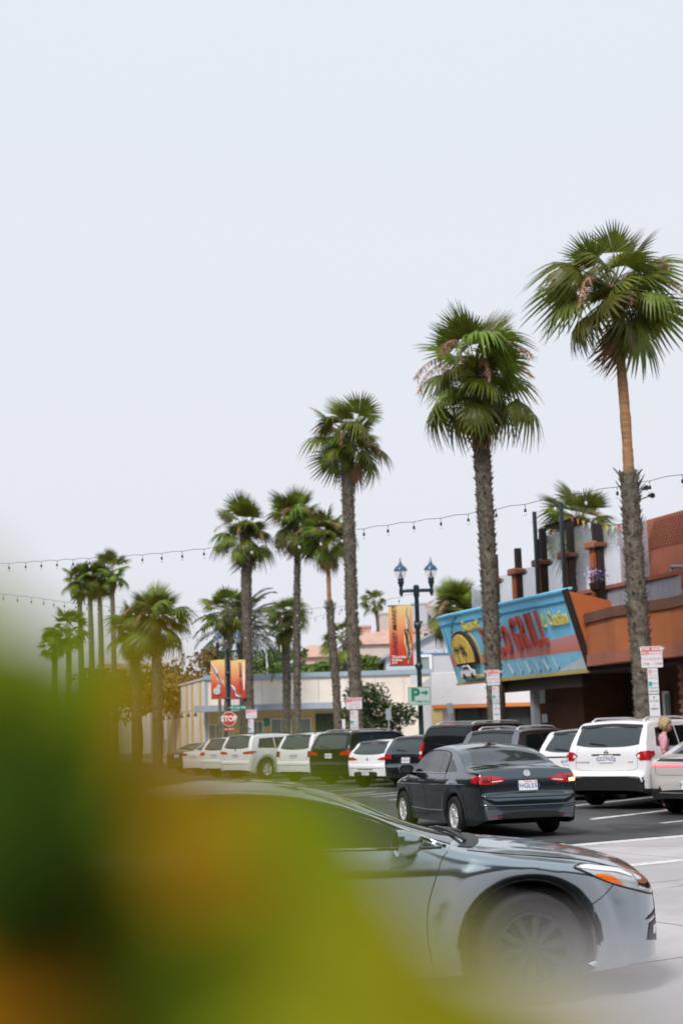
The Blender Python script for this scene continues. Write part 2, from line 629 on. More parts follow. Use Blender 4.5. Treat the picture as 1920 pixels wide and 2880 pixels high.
tag(band('road', -16.0, 0.0, -60, 60, 0.004, 'concrete'), kind='structure')
l2 = gnd(1760, 2436)
d2 = (l2 - l1a).dot(ln)
for i, (d0, d1, e0, e1) in enumerate([(-0.14, 0.16, -40, 40), (d2 - 0.13, d2 + 0.13, -30, 40)]):
    o = band('crosswalk_line', d0, d1, e0, e1, 0.008, 'road_paint')
    tag(o, kind='structure')
for e in (-14, -9.5, -5.0, -0.6, 3.9, 8.4, 13):
    o = band('slab_joint', -15.9, -0.3, e, e + 0.012, 0.0075, 'joint')
    tag(o, kind='structure')
for d in (-4.4, -8.2, -12.0):
    tag(band('slab_joint', d, d + 0.012, -40, 40, 0.0075, 'joint'), kind='structure')
# stall lines of the angled parking
HD = V((math.cos(R(50)), math.sin(R(50)), 0))
HN = V((-HD.y, HD.x, 0))
STALLS = [-6.2, -3.0 + 1.35, 1.55, 5.3, 8.6, 11.6, 14.8, 18.4, 22.6, 27.6, 33, 38]
for a in STALLS:
    c = S(a, 0)
    p0, p1 = c - HD * 4.6, c + HD * 2.2
    tag(sheet('stall_line', [p0 - HN * 0.06, p1 - HN * 0.06, p1 + HN * 0.06, p0 + HN * 0.06], 0.006, 'road_paint'), kind='structure')
# second pair of short lines in the aisle, seen left of the sedan
for px0, py0, px1, py1 in ((958, 2238, 1052, 2228), (1046, 2243, 1120, 2236), (1664, 2303, 1826, 2286), (1858, 2316, 1990, 2302)):
    a, b = gnd(px0, py0), gnd(px1, py1)
    t = (b - a).normalized()
    q = V((-t.y, t.x, 0)) * 0.06
    tag(sheet('stall_line', [a - q, b - q, b + q, a + q], 0.007, 'road_paint'), kind='structure')
# cracks and tar seams in the old surface
cr = random.Random(21)
for (x0, y0, ang, n_, z_, st) in ((3.2, 15.2, 20, 14, .009, .35), (4.6, 13.2, 75, 10, .009, .3), (5.2, 20.2, 60, 16, .004, .4), (6.4, 22.0, 10, 14, .004, .4), (3.0, 20.6, -15, 12, .004, .4), (7.0, 24.5, 100, 12, .004, .4)):
    p, a, vs_ = V((x0, y0, 0)), R(ang), []
    for i in range(n_):
        w_ = .012 * cr.uniform(.5, 1.4) * (1 if 0 < i < n_ - 1 else .1)
        q = V((-math.sin(a), math.cos(a), 0)) * w_
        vs_ += [(p.x - q.x, p.y - q.y, z_), (p.x + q.x, p.y + q.y, z_)]
        a += R(cr.uniform(-28, 28))
        p = p + V((math.cos(a), math.sin(a), 0)) * st * cr.uniform(.6, 1.3)
    mb = MB()
    mb.add(vs_, [(2 * i, 2 * i + 2, 2 * i + 3, 2 * i + 1) for i in range(n_ - 1)])
    tag(mb.build('road_crack', 'crack'), kind='structure')
# pavement by the shops: a slab with a kerb along the street
mb = MB()
mb.prism([S(-30, 2.75, -0.05), S(160, 2.75, -0.05), S(160, 40, -0.05), S(-30, 40, -0.05)], (0, 0, 0.18))
tag(mb.build('pavement', 'sidewalk'), kind='structure')
mb = MB()
mb.prism([S(-30, 2.55, -0.05), S(160, 2.55, -0.05), S(160, 2.747, -0.05), S(-30, 2.747, -0.05)], (0, 0, 0.19))
tag(mb.build('kerb', 'concrete'), kind='structure')


# ------------------------------------------------------------------ vehicles
_wheel = {}


def wheel_meshes(Rt, wd, style):
    key = (Rt, wd, style)
    if key in _wheel:
        return _wheel[key]
    rr = Rt * (0.70 if style == 'ten' else 0.66)
    t = MB()
    X = Matrix.Rotation(R(-90), 4, 'X')          # z of the lathe -> +y (outboard)
    h = wd / 2
    t.lathe([(rr - 0.015, -h), (Rt - 0.03, -h), (Rt - 0.006, -h * 0.8), (Rt, -h * 0.5), (Rt, h * 0.5), (Rt - 0.006, h * 0.8), (Rt - 0.03, h), (rr + 0.02, h + 0.004), (rr - 0.005, h - 0.004)], 40, X, cap=False)
    tm = t.mesh('tyre', 'rubber', 30)
    r = MB()
    r.lathe([(rr - 0.008, -h * 0.9), (rr - 0.008, h - 0.006), (rr - 0.03, h - 0.012), (rr - 0.035, h - 0.05), (rr - 0.035, -h * 0.5)], 40, X, cap=False)
    r.lathe([(0.002, h - 0.03), (0.045, h - 0.03), (0.055, h - 0.045), (0.06, h - 0.09)], 20, X, cap=False)
    r.lathe([(0.0, -h * 0.3), (rr - 0.03, -h * 0.3)], 30, X, mi=1, cap=False)
    r.lathe([(0.05, h * 0.1), (rr * 0.72, h * 0.1), (rr * 0.72, 0)], 30, X, mi=1, cap=False)
    n, wid = {'five': (5, 0.075), 'ten': (10, 0.032), 'steel': (9, 0.06), 'twin': (5, 0.04)}[style]
    for k in range(n):
        for off in ((-0.16, 0.16) if style == 'twin' else (0,)):
            a = 2 * math.pi * k / n + 0.3 + off
            Q = X @ Matrix.Rotation(a, 4, 'Z')
            w0, w1 = wid * 0.8, wid * 1.25
            z0, z1 = h - 0.05, h - 0.02
            vs = [(0.03, -w0, z0 - .03), (0.03, w0, z0 - .03), (0.03, w0 * .6, z0 + .012), (0.03, -w0 * .6, z0 + .012),
                  (rr - .02, -w1, z1 - .04), (rr - .02, w1, z1 - .04), (rr - .02, w1 * .6, z1), (rr - .02, -w1 * .6, z1)]
            r.add(vs, [(0, 1, 5, 4), (1, 2, 6, 5), (2, 3, 7, 6), (3, 0, 4, 7), (4, 5, 6, 7)], 0, Q)
    for k in range(5):
        a = 2 * math.pi * k / 5
        r.lathe([(0.009, h - 0.05), (0.009, h - 0.025), (0.0, h - 0.022)], 8, X @ Matrix.Translation((0.062 * math.cos(a), 0.062 * math.sin(a), 0)), cap=False)
    rm = r.mesh('rim', ['dark_alloy' if style == 'ten' else 'alloy', 'black_trim'], 40)
    _wheel[key] = (tm, rm)
    return tm, rm


class Car:
    def __init__(s, name, label, loc, head, sp_, group=None, cat='car'):
        s.sp = sp_
        s.gz = sp_.get('gz', 1.0)                # squeeze of the cabin above the belt line
        if s.gz != 1.0:
            q_ = lambda z: z if z < .98 else .98 + (z - .98) * s.gz
            sp_['top'] = [(x, q_(z)) for x, z in sp_['top']]
            sp_['sect'] = [(q_(z), w) for z, w in sp_['sect']]
        s.root = thing(name, label, cat, loc, head, group)
        s.top = pchip(sp_['top'])
        s.plan = pchip(sp_['plan'])
        s.sect = pchip(sp_['sect'])
        s.crown = pchip(sp_['crown'])
        s.body()

    def bot(s, x):
        sp_ = s.sp
        z = sp_['zb']
        d0, d1 = x - sp_['top'][0][0], sp_['top'][-1][0] - x
        e = min(d0, d1)
        if e < 0.5:
            z += 0.12 * (1 - e / 0.5) ** 2 if d0 < d1 else 0.05 * (1 - e / 0.5) ** 2
        for xa in (sp_['xa'], -sp_['xa']):
            d = abs(x - xa)
            if d < sp_['Ra']:
                z = max(z, sp_['Rt'] + math.sqrt(sp_['Ra'] ** 2 - d * d))
        return z

    def sy(s, x, z):
        sp_ = s.sp
        y = s.plan(x) * s.sect(z)
        for xa in (sp_['xa'], -sp_['xa']):
            d = math.hypot(x - xa, z - sp_['Rt'])
            q = (d - sp_['Ra']) / sp_['ring']
            if q < 1:
                y -= sp_['lip'] * (1 - max(0, q)) ** 1.3
            elif q < 3.0:
                y += sp_['flare'] * math.sin((q - 1) / 2.0 * math.pi) * max(0, 1 - abs(z - sp_['Rt']) * 0.9)
        return y

    def body(s):
        sp_ = s.sp
        xr, xf = sp_['top'][0][0], sp_['top'][-1][0]
        step = sp_.get('step', 0.05)
        xs = set()
        n = int((xf - xr) / step)
        for i in range(n + 1):
            xs.add(round(xr + (xf - xr) * i / n, 4))
        for e, sg in ((xr, 1), (xf, -1)):
            for d in (0.003, 0.008, 0.014, 0.022, 0.032, 0.045, 0.06, 0.075, 0.09, 0.11, 0.13, 0.16, 0.19, 0.22):
                xs.add(round(e + sg * d, 4))
        for xa in (sp_['xa'], -sp_['xa']):
            for q in (-1, 1):
                for d in (-0.001, 0.001, 0.012, 0.03, 0.055, 0.085, 0.12, 0.16):
                    xs.add(round(xa + q * (sp_['Ra'] - d), 4))
        for x, z in sp_['top']:
            xs.add(round(x, 4))
        xs = sorted(xs)
        N1, NC, NT = sp_.get('N1', 22), 5, 9
        rows = []
        for x in xs:
            T, zb, c = s.top(x), s.bot(x), s.crown(x)
            T = max(T, zb + 0.03)
            c = min(c, (T - zb) * 0.5)
            zE = T - c
            r = min(sp_.get('rad', 0.06), 0.45 * (zE - zb))
            row = []
            y0 = s.sy(x, zb)
            row.append((max(0, y0 - 0.07), zb + 0.004))
            zt = zE - r
            for i in range(N1 + 1):
                z = zb + (zt - zb) * i / N1
                row.append((s.sy(x, z), z))
            yE = row[-1][1] * 0 + row[-1][0]
            r2 = min(r, yE * 0.5)
            for i in range(1, NC + 1):
                a = i / NC * math.pi / 2
                row.append((yE - r2 + r2 * math.cos(a), zt + r * math.sin(a)))
            ye = yE - r2
            for i in range(1, NT + 1):
                y = ye * (1 - i / NT)
                q = y / max(ye, 1e-4)
                z = T - c * q * q
                if sp_.get('hoodline') and x > sp_['hoodline']:
                    k = min(1, (x - sp_['hoodline']) / 0.2) * min(1, max(0, (xf - 0.12 - x)) / 0.25)
                    z += 0.014 * k * math.exp(-((q - 0.78) / 0.09) ** 2) - 0.006 * k * math.exp(-((q - 0.93) / 0.05) ** 2)
                row.append((y, z))
            rows.append(row)
        m = len(rows[0])
        mb = MB()
        vs = []
        for x, row in zip(xs, rows):
            for y, z in row:
                vs.append(V((x, -y, z)))
            for y, z in row[-2::-1]:
                vs.append(V((x, y, z)))
        w = 2 * m - 1
        fs, mi = [], []
        clad = sp_.get('clad')
        for i in range(len(xs) - 1):
            for j in range(w - 1):
                q = (i * w + j, (i + 1) * w + j, (i + 1) * w + j + 1, i * w + j + 1)
                fs.append(q)
                cc = (vs[q[0]] + vs[q[1]] + vs[q[2]] + vs[q[3]]) / 4
                k = 0
                if clad and clad(cc):
                    k = 1
                mi.append(k)
        fs.append([j for j in range(w)])
        fs.append([(len(xs) - 1) * w + j for j in range(w)][::-1])
        mi += [1 if clad else 0] * 2
        mb.v, mb.f, mb.mi = vs, fs, mi
        s.o_body = mb.build('body', [sp_['paint'], 'black_trim'], s.root, smooth=sp_.get('sharp', 32))
        s.bvh = BVHTree.FromPolygons([tuple(v) for v in vs], fs)
        # dark floor pan and wheel wells
        u = MB()
        zb = sp_['zb']
        u.box(((xr + xf) / 2, 0, zb + 0.16), (xf - xr - 0.5, sp_['ty'] * 2 - 0.34, 0.26))
        for xa in (sp_['xa'], -sp_['xa']):
            for sg in (-1, 1):
                a = []
                Rw = sp_['Ra'] + 0.015
                for k in range(13):
                    q = math.pi * k / 12
                    a.append((xa + Rw * math.cos(q), sp_['Rt'] + Rw * math.sin(q)))
                yo, yi = sg * (sp_['ty'] + 0.10), sg * (sp_['ty'] - 0.24)
                v2 = [(p[0], yo, p[1]) for p in a] + [(p[0], yi, p[1]) for p in a]
                f2 = [(k, k + 1, k + 14, k + 13) for k in range(12)] + [[13 + k for k in range(13)]]
                u.add(v2, f2)
        u.build('underbody', 'underside', s.root)
        tm, rm = wheel_meshes(sp_['Rt'], sp_.get('wd', 0.22), sp_.get('wheel', 'five'))
        for xa in (sp_['xa'], -sp_['xa']):
            for sg in (-1, 1):
                e = empty('wheel', (xa, sg * sp_['ty'], sp_['Rt']), 0 if sg > 0 else math.pi, s.root)
                if sg < 0:
                    e.rotation_euler = (0, 0, math.pi)
                e2 = inst('tyre', tm, e)
                e3 = inst('rim', rm, e)
                spin = random.uniform(0, 6.28)
                e2.rotation_euler = (0, spin, 0)
                e3.rotation_euler = (0, spin, 0)

    # surface points: mode S+ / S- sides (x, z), R rear (y, z), F front (y, z), T top (x, y)
    def hit(s, mode, a, b):
        if mode[0] == 'S':
            sg = 1 if mode[1] == '+' else -1
            if s.gz != 1.0 and b > .98:
                b = .98 + (b - .98) * s.gz
            o, d = V((a, 3 * sg, b)), V((0, -sg, 0))
        elif mode == 'R':
            o, d = V((-6, a, b)), V((1, 0, 0))
        elif mode == 'F':
            o, d = V((6, a, b)), V((-1, 0, 0))
        else:
            o, d = V((a, b, 4)), V((0, 0, -1))
        h = s.bvh.ray_cast(o, d)
        if h[0] is None:
            q = s.bvh.find_nearest(o + d * (3 if mode[0] != 'T' else 2.5) if mode[0] in 'ST' else o + d * 3.6)
            p, n = q[0], q[1]
        else:
            p, n = h[0], h[1]
        if n.dot(d) > 0:
            n = -n
        return p, n

    def patch(s, name, mode, ca, cb, m, off=0.004, parent=None, n=16, k=5, skirt=True, smooth=True, xmax=None):
        A, B = resample(ca, n), resample(cb, n)
        top, bot = [], []
        for j in range(k + 1):
            for i in range(n):
                q = A[i].lerp(B[i], j / k)
                p, nn = s.hit(mode, q[0], q[1])
                if xmax is not None:
                    aa = q[0]
                    for _ in range(60):
                        if p.x <= xmax:
                            break
                        aa *= .99
                        p, nn = s.hit(mode, aa, q[1])
                top.append(p + nn * off)
                bot.append(p - nn * 0.012)
        fs = [(j * n + i, j * n + i + 1, (j + 1) * n + i + 1, (j + 1) * n + i) for j in range(k) for i in range(n - 1)]
        mb = MB()
        mb.add(top, fs)
        if skirt:
            ring = [i for i in range(n)] + [j * n + n - 1 for j in range(1, k + 1)] + [k * n + i for i in range(n - 2, -1, -1)] + [j * n for j in range(k - 1, 0, -1)]
            vs = [top[i] for i in ring] + [bot[i] for i in ring]
            L = len(ring)
            mb.add(vs, [(i, (i + 1) % L, (i + 1) % L + L, i + L) for i in range(L)])
        return mb.build(name, m, parent or s.root, smooth=40 if smooth else False)

    def line(s, name, mode, pts, m='black_trim', rad=0.0035, off=0.0005, parent=None, n=24, sides=5):
        P = resample(pts, n)
        path = []
        for q in P:
            p, nn = s.hit(mode, q[0], q[1])
            path.append(p + nn * off)
        mb = MB()
        mb.tube(path, rad, sides)
        return mb.build(name, m, parent or s.root, smooth=True)

    def on(s, mode, a, b, off=0.004):
        """frame on the surface: z out, y up"""
        p, n = s.hit(mode, a, b)
        up = V((0, 0, 1))
        if mode == 'T':
            up = V((1, 0, 0))
        ex = up.cross(n).normalized()
        ey = n.cross(ex).normalized()
        return frame(p + n * off, ex, ey, n)

    def plate(s, a, z, txt, mode='R', tilt=None):
        f = s.on(mode, a, z, 0.012)
        mb = MB()
        mb.bbox((0, 0, 0), (0.31, 0.155, 0.012), 0.004, f)
        o = mb.build('license_plate', 'plate_white', s.root)
        t = MB()
        vs, fs = text_mb(txt, 0.098, 0.0, 0.012, spacing=1.02)
        t.add([V((p.x, p.y - 0.008, 0.0085)) for p in vs], fs, 0, f)
        t.build('number', 'plate_blue', o)
        t = MB()
        vs, fs = text_mb('California', 0.035, 0.0, 0.006, shear=0.2)
        t.add([V((p.x, p.y + 0.058, 0.0085)) for p in vs], fs, 0, f)
        t.build('state_name', 'ink_red', o)
        t = MB()
        t.box((0.125, 0.058, 0.008), (0.03, 0.02, 0.002), f)
        t.build('sticker', 'sign_red_bright', o)
        return o

    def badge_text(s, txt, mode, a, b, size, m='chrome'):
        f = s.on(mode, a, b, 0.003)
        t = MB()
        vs, fs = text_mb(txt, size, 0.04, 0.01, spacing=1.15)
        t.add(vs, fs, 0, f)
        return t.build('badge', m, s.root)

    def mirror(s, x, z, sg, m, y=None):
        p, n = s.hit('S+' if sg > 0 else 'S-', x, z)
        y0 = p.y
        c = V((x - 0.03, y0 + sg * 0.14, z + 0.055))
        mb = MB()
        vs, fs = [], []
        rows = 7
        for i in range(rows):
            t = i / (rows - 1)
            xx = -0.07 + 0.17 * t
            k = math.sqrt(max(0, 1 - (max(0, t - 0.15) / 0.85) ** 2.2)) * 0.96 + 0.04
            for j in range(14):
                a = 2 * math.pi * j / 14
                cy, cz = math.copysign(abs(math.cos(a)) ** 0.6, math.cos(a)), math.copysign(abs(math.sin(a)) ** 0.6, math.sin(a))
                vs.append(c + V((xx, sg * 0.125 * k * cy, 0.078 * k * cz)))
        for i in range(rows - 1):
            for j in range(14):
                fs.append((i * 14 + j, i * 14 + (j + 1) % 14, (i + 1) * 14 + (j + 1) % 14, (i + 1) * 14 + j))
        fs.append(list(range(14)))
        fs.append([(rows - 1) * 14 + j for j in range(14)])
        mb.add(vs, fs)
        o = mb.build('mirror', m, s.root, smooth=40)
        g = MB()
        g.add([c + V((-0.0735, sg * 0.10 * math.cos(a), 0.06 * math.sin(a))) for a in [2 * math.pi * j / 14 for j in range(14)]], [list(range(14))])
        g.build('mirror_glass', 'car_glass_grey', o)
        a = MB()
        a.tube([V((x + 0.02, y0 - sg * 0.02, z - 0.02)), V((x + 0.01, y0 + sg * 0.06, z + 0.0)), c + V((0.02, -sg * 0.03, -0.03))], [0.035, 0.03, 0.03], 8)
        a.build('mirror_arm', 'black_trim', o, smooth=True)
        return o

    def handle(s, mode, x, z, m):
        p, n = s.hit(mode, x, z)
        mb = MB()
        q = V((1, 0, 0))
        mb.tube([p - q * 0.10, p - q * 0.085 + n * 0.03, p + n * 0.036, p + q * 0.085 + n * 0.03, p + q * 0.10], 0.012, 8)
        return mb.build('door_handle', m, s.root, smooth=True)

    def wiper(s, mode, pts):
        o = s.line('wiper', mode, pts, 'black_trim', 0.012, 0.02, n=10)
        return o

    def rails(s, x0, x1, yk, m):
        for sg in (-1, 1):
            path = []
            for i in range(14):
                x = x0 + (x1 - x0) * i / 13
                p, n = s.hit('T', x, sg * yk)
                e = min(i, 13 - i)
                path.append(p + V((0, 0, 0.0 if e == 0 else 0.05)))
            mb = MB()
            mb.tube(path, 0.018, 8)
            mb.build('roof_rail', m, s.root, smooth=True)

    def fin(s, x, m):
        p, n = s.hit('T', x, 0)
        mb = MB()
        mb.add([p + V((-.07, 0, -.01)), p + V((.09, 0.0, -.01)), p + V((0, .03, -.01)), p + V((0, -.03, -.01)), p + V((-.06, 0, .065))],
               [(0, 3, 4), (3, 1, 4), (1, 2, 4), (2, 0, 4), (0, 2, 1, 3)])
        mb.build('antenna', m, s.root, smooth=True)


SECT_SEDAN = [(0.14, 0.90), (0.22, 0.935), (0.35, 0.962), (0.55, 0.98), (0.70, 0.99), (0.80, 1.0), (0.86, 0.985), (0.93, 0.962), (1.0, 0.93), (1.2, 0.84), (1.47, 0.70)]
SECT_SUV = [(0.18, 0.91), (0.3, 0.945), (0.5, 0.97), (0.8, 1.0), (0.95, 0.995), (1.05, 0.98), (1.15, 0.955), (1.4, 0.885), (1.78, 0.76)]


def sedan_spec(**k):
    d = dict(zb=0.19, Rt=0.325, Ra=0.375, ring=0.07, lip=0.03, flare=0.012, ty=0.775, rad=0.06, sect=SECT_SEDAN)
    d.update(k)
    return d


def suv_spec(xr, xf, H, belt, rake, W, paint, xa, **k):
    top = [(xr, 0.50), (xr + .01, 0.66), (xr + .05, 0.72), (xr + .08, 0.78), (xr + .10, belt - .12), (xr + .13, belt + .02), (xr + .13 + rake, H - .17), (xr + .19 + rake, H - .09), (xr + .28 + rake, H - .05), (xr + .8 + rake, H - .008),
           (-0.5, H), (0.0, H - .02), (0.35, H - .10), (0.62, H - .23), (1.2, belt + .04), (1.34, belt - .01), (1.75, belt - .07), (xf - .25, belt - .15), (xf - .1, belt - .23), (xf - .04, 0.74), (xf, 0.5)]
    plan = [(xr, W * .56), (xr + .02, W * .76), (xr + .07, W * .88), (xr + .2, W * .955), (xr + .6, W * .985), (-0.6, W), (0.8, W), (1.4, W * .985), (xf - .45, W * .92), (xf - .18, W * .78), (xf - .05, W * .58), (xf, W * .4)]
    d = dict(top=top, plan=plan, crown=[(xr, .02), (xr + .3, .03), (xr + .8, .04), (0.3, .05), (1.2, .06), (xf, .05)],
             sect=SECT_SUV, zb=0.24, Rt=0.365, Ra=0.425, ring=0.07, lip=0.03, flare=0.02, ty=W - .13, rad=0.07, paint=paint, xa=xa, H=H, belt=belt, rake=rake, W=W, wd=0.24, step=0.07, N1=18)
    d.update(k)
    return d


def glass_sides(c, wins, sgs=(1, -1), m='car_glass', surround=True, chrome=False):
    """wins: list of (bottom polyline, top polyline) in (x, z)"""
    for sg in sgs:
        md = 'S+' if sg > 0 else 'S-'
        for bt, tp in wins:
            c.patch('side_window', md, bt, tp, m, 0.004, n=14, k=5)
        if surround:
            bt = [wins[0][0][0], wins[-1][0][-1]]
            c.line('window_trim', md, bt, 'chrome' if chrome else 'black_trim', 0.009, 0.004, n=20)


def seams(c, sets):
    for md, pts in sets:
        c.line('panel_gap', md, pts)


def suv_details(c, plate, lamps, lampmat='lamp_red', emblem=None, glass='car_glass_grey', rails=None, inner=None, wip=True, spoiler='black_gloss', handle='paint', win_lo=None, wtop=None, both=True, text=None, window_w=None, wheelarch=None):
    sp_ = c.sp
    H, belt, W, xr = sp_['H'], sp_['belt'], sp_['W'], sp_['top'][0][0]
    zl = win_lo or belt + .05
    zh = wtop or H - .15
    wl, wh = window_w or (W * .74, W * .64)
    c.patch('rear_window', 'R', curve([(-wl, zl + .04), (-wl * .6, zl), (0, zl - .01), (wl * .6, zl), (wl, zl + .04)]), curve([(-wh, zh - .03), (-wh * .6, zh), (0, zh + .01), (wh * .6, zh), (wh, zh - .03)]), glass, 0.004, n=22, k=8)
    c.patch('rear_spoiler', 'R', curve([(-wh * 1.02, zh - .02), (0, zh + .02), (wh * 1.02, zh - .02)]), curve([(-wh, zh + .045), (0, zh + .08), (wh, zh + .045)]), spoiler, 0.02, n=20, k=3)
    for sg in (1, -1):
        bt, tp = list(lamps[0]), list(lamps[1])
        bt[-1], tp[-1] = (W * .97, bt[-1][1]), (W * .97, tp[-1][1])
        pp = c.patch('taillight', 'R', [(sg * y, z) for y, z in bt], [(sg * y, z) for y, z in tp], lampmat, 0.012, n=14, k=5, xmax=xr + .24 + .12 * (tp[-1][1] > 1.3))
        # the lamp runs on round the corner
        ze0, ze1 = bt[-1][1], tp[-1][1]
        xw = xr + .10
        while c.top(xw) - c.crown(xw) - .09 < ze1:
            xw += .01
        c.patch('taillight_wrap', 'S+' if sg > 0 else 'S-', [(xw, ze0 + .01), (xw + .22, (ze0 + ze1) / 2)], [(xw, ze1 - .01), (xw + .24, ze1 - .02)], lampmat, 0.010, parent=pp, n=10, k=4)
        if inner:
            bt2, tp2 = inner
            c.patch('reversing_lens', 'R', [(sg * y, z) for y, z in bt2], [(sg * y, z) for y, z in tp2], 'lamp_clear', 0.016, parent=pp, n=8, k=3)
    if plate:
        c.plate(0, plate[1], plate[0])
    if emblem:
        f = c.on('R', 0, emblem, 0.006)
        mb = MB()
        mb.lathe([(0.045, 0), (0.045, .008), (0.034, .008), (0.034, 0)], 20, f, cap=False)
        mb.box((0, 0, .006), (0.11, 0.018, .006), f)
        mb.build('emblem', 'chrome', c.root)
    if wip:
        c.wiper('R', [(0.02, zl + .03), (0.22, zl + .05), (0.40, zl + .07)])
    x0 = xr + .34 + sp_['rake']
    b2, t2 = belt + .03, H - .17
    wins = [([(x0 - .05, b2 + .05), (-1.0, b2 + .02)], [(x0 + .12, t2 - .03), (-1.0, t2)]),
            ([(-0.95, b2 + .02), (0.02, b2)], [(-0.95, t2), (-0.12, t2 + .01)]),
            ([(0.07, b2), (1.05, b2 - .02)], [(-0.06, t2 + .01), (0.42, t2 - .03)])]
    glass_sides(c, wins, m='car_glass', chrome=(spoiler == 'chrome_line'))
    c.patch('windshield', 'T', [(1.18, -W * .70), (1.24, 0), (1.18, W * .70)], [(0.50, -W * .62), (0.46, 0), (0.50, W * .62)], 'car_glass', 0.004, n=18, k=6)
    for sg in (1, -1):
        md = 'S+' if sg > 0 else 'S-'
        seams(c, [(md, [(1.05, belt), (1.0, .75), (1.02, .35)]), (md, [(0.03, belt), (0.02, .7), (0.0, .34)]), (md, [(-.93, belt), (-0.95, .8), (-1.0, .6)])])
        c.handle(md, 0.2, belt - .12, sp_['paint'])
        c.handle(md, -0.75, belt - .10, sp_['paint'])
        c.mirror(0.82, belt + .0, sg, sp_['paint'])
    seams(c, [('R', [(-W * .70, zl - .02), (-W * .72, 0.80), (-W * .6, .76), (0, .75), (W * .6, .76), (W * .72, 0.80), (W * .70, zl - .02)])])
    if rails:
        c.rails(rails[0], rails[1], W * .60, rails[2])
    c.line('bumper_line', 'R', [(-W * .8, .60), (0, .585), (W * .8, .60)], 'black_trim', 0.006, 0.001, n=20)


# --- the slate sedan crossing in front
altima = Car('sedan_car', 'slate grey sedan nearest the camera, seen from its side behind leaves', (-0.354, 9.853, 0.004), R(5.3), sedan_spec(
    top=[(-2.51, .45), (-2.50, .62), (-2.47, .72), (-2.45, .86), (-2.42, 1.0), (-2.36, 1.06), (-2.2, 1.09), (-1.92, 1.11), (-1.2, 1.39), (-1.0, 1.435), (-.6, 1.468), (-.35, 1.470), (-.1, 1.445), (.12, 1.385), (.95, 1.015), (1.1, .985), (1.5, .94), (1.85, .885), (2.1, .82), (2.22, .765), (2.26, .71), (2.29, .60), (2.315, .50), (2.325, .36)],
    plan=[(-2.51, .48), (-2.49, .62), (-2.46, .72), (-2.38, .80), (-2.2, .86), (-1.9, .89), (-1.3, .91), (0, .912), (1.2, .912), (1.6, .90), (1.85, .865), (2.05, .80), (2.18, .70), (2.26, .56), (2.31, .40), (2.325, .22)],
    crown=[(-2.51, .02), (-2.3, .03), (-1.9, .04), (-1.2, .05), (-.4, .05), (.1, .06), (.95, .075), (1.5, .085), (2.1, .085), (2.36, .06)],
    sect=[(0.14, 0.91), (0.22, 0.94), (0.35, 0.955), (0.5, 0.962), (0.64, 0.972), (0.74, 0.99), (0.80, 1.0), (0.86, 0.985), (0.93, 0.962), (1.0, 0.93), (1.2, 0.84), (1.47, 0.70)],
    paint='paint_slate', xa=1.387, Rt=.335, Ra=.408, ring=.08, lip=.055, flare=.022, ty=.79, wheel='ten', step=.035, N1=34, hoodline=1.1, wd=.225, gz=.85))


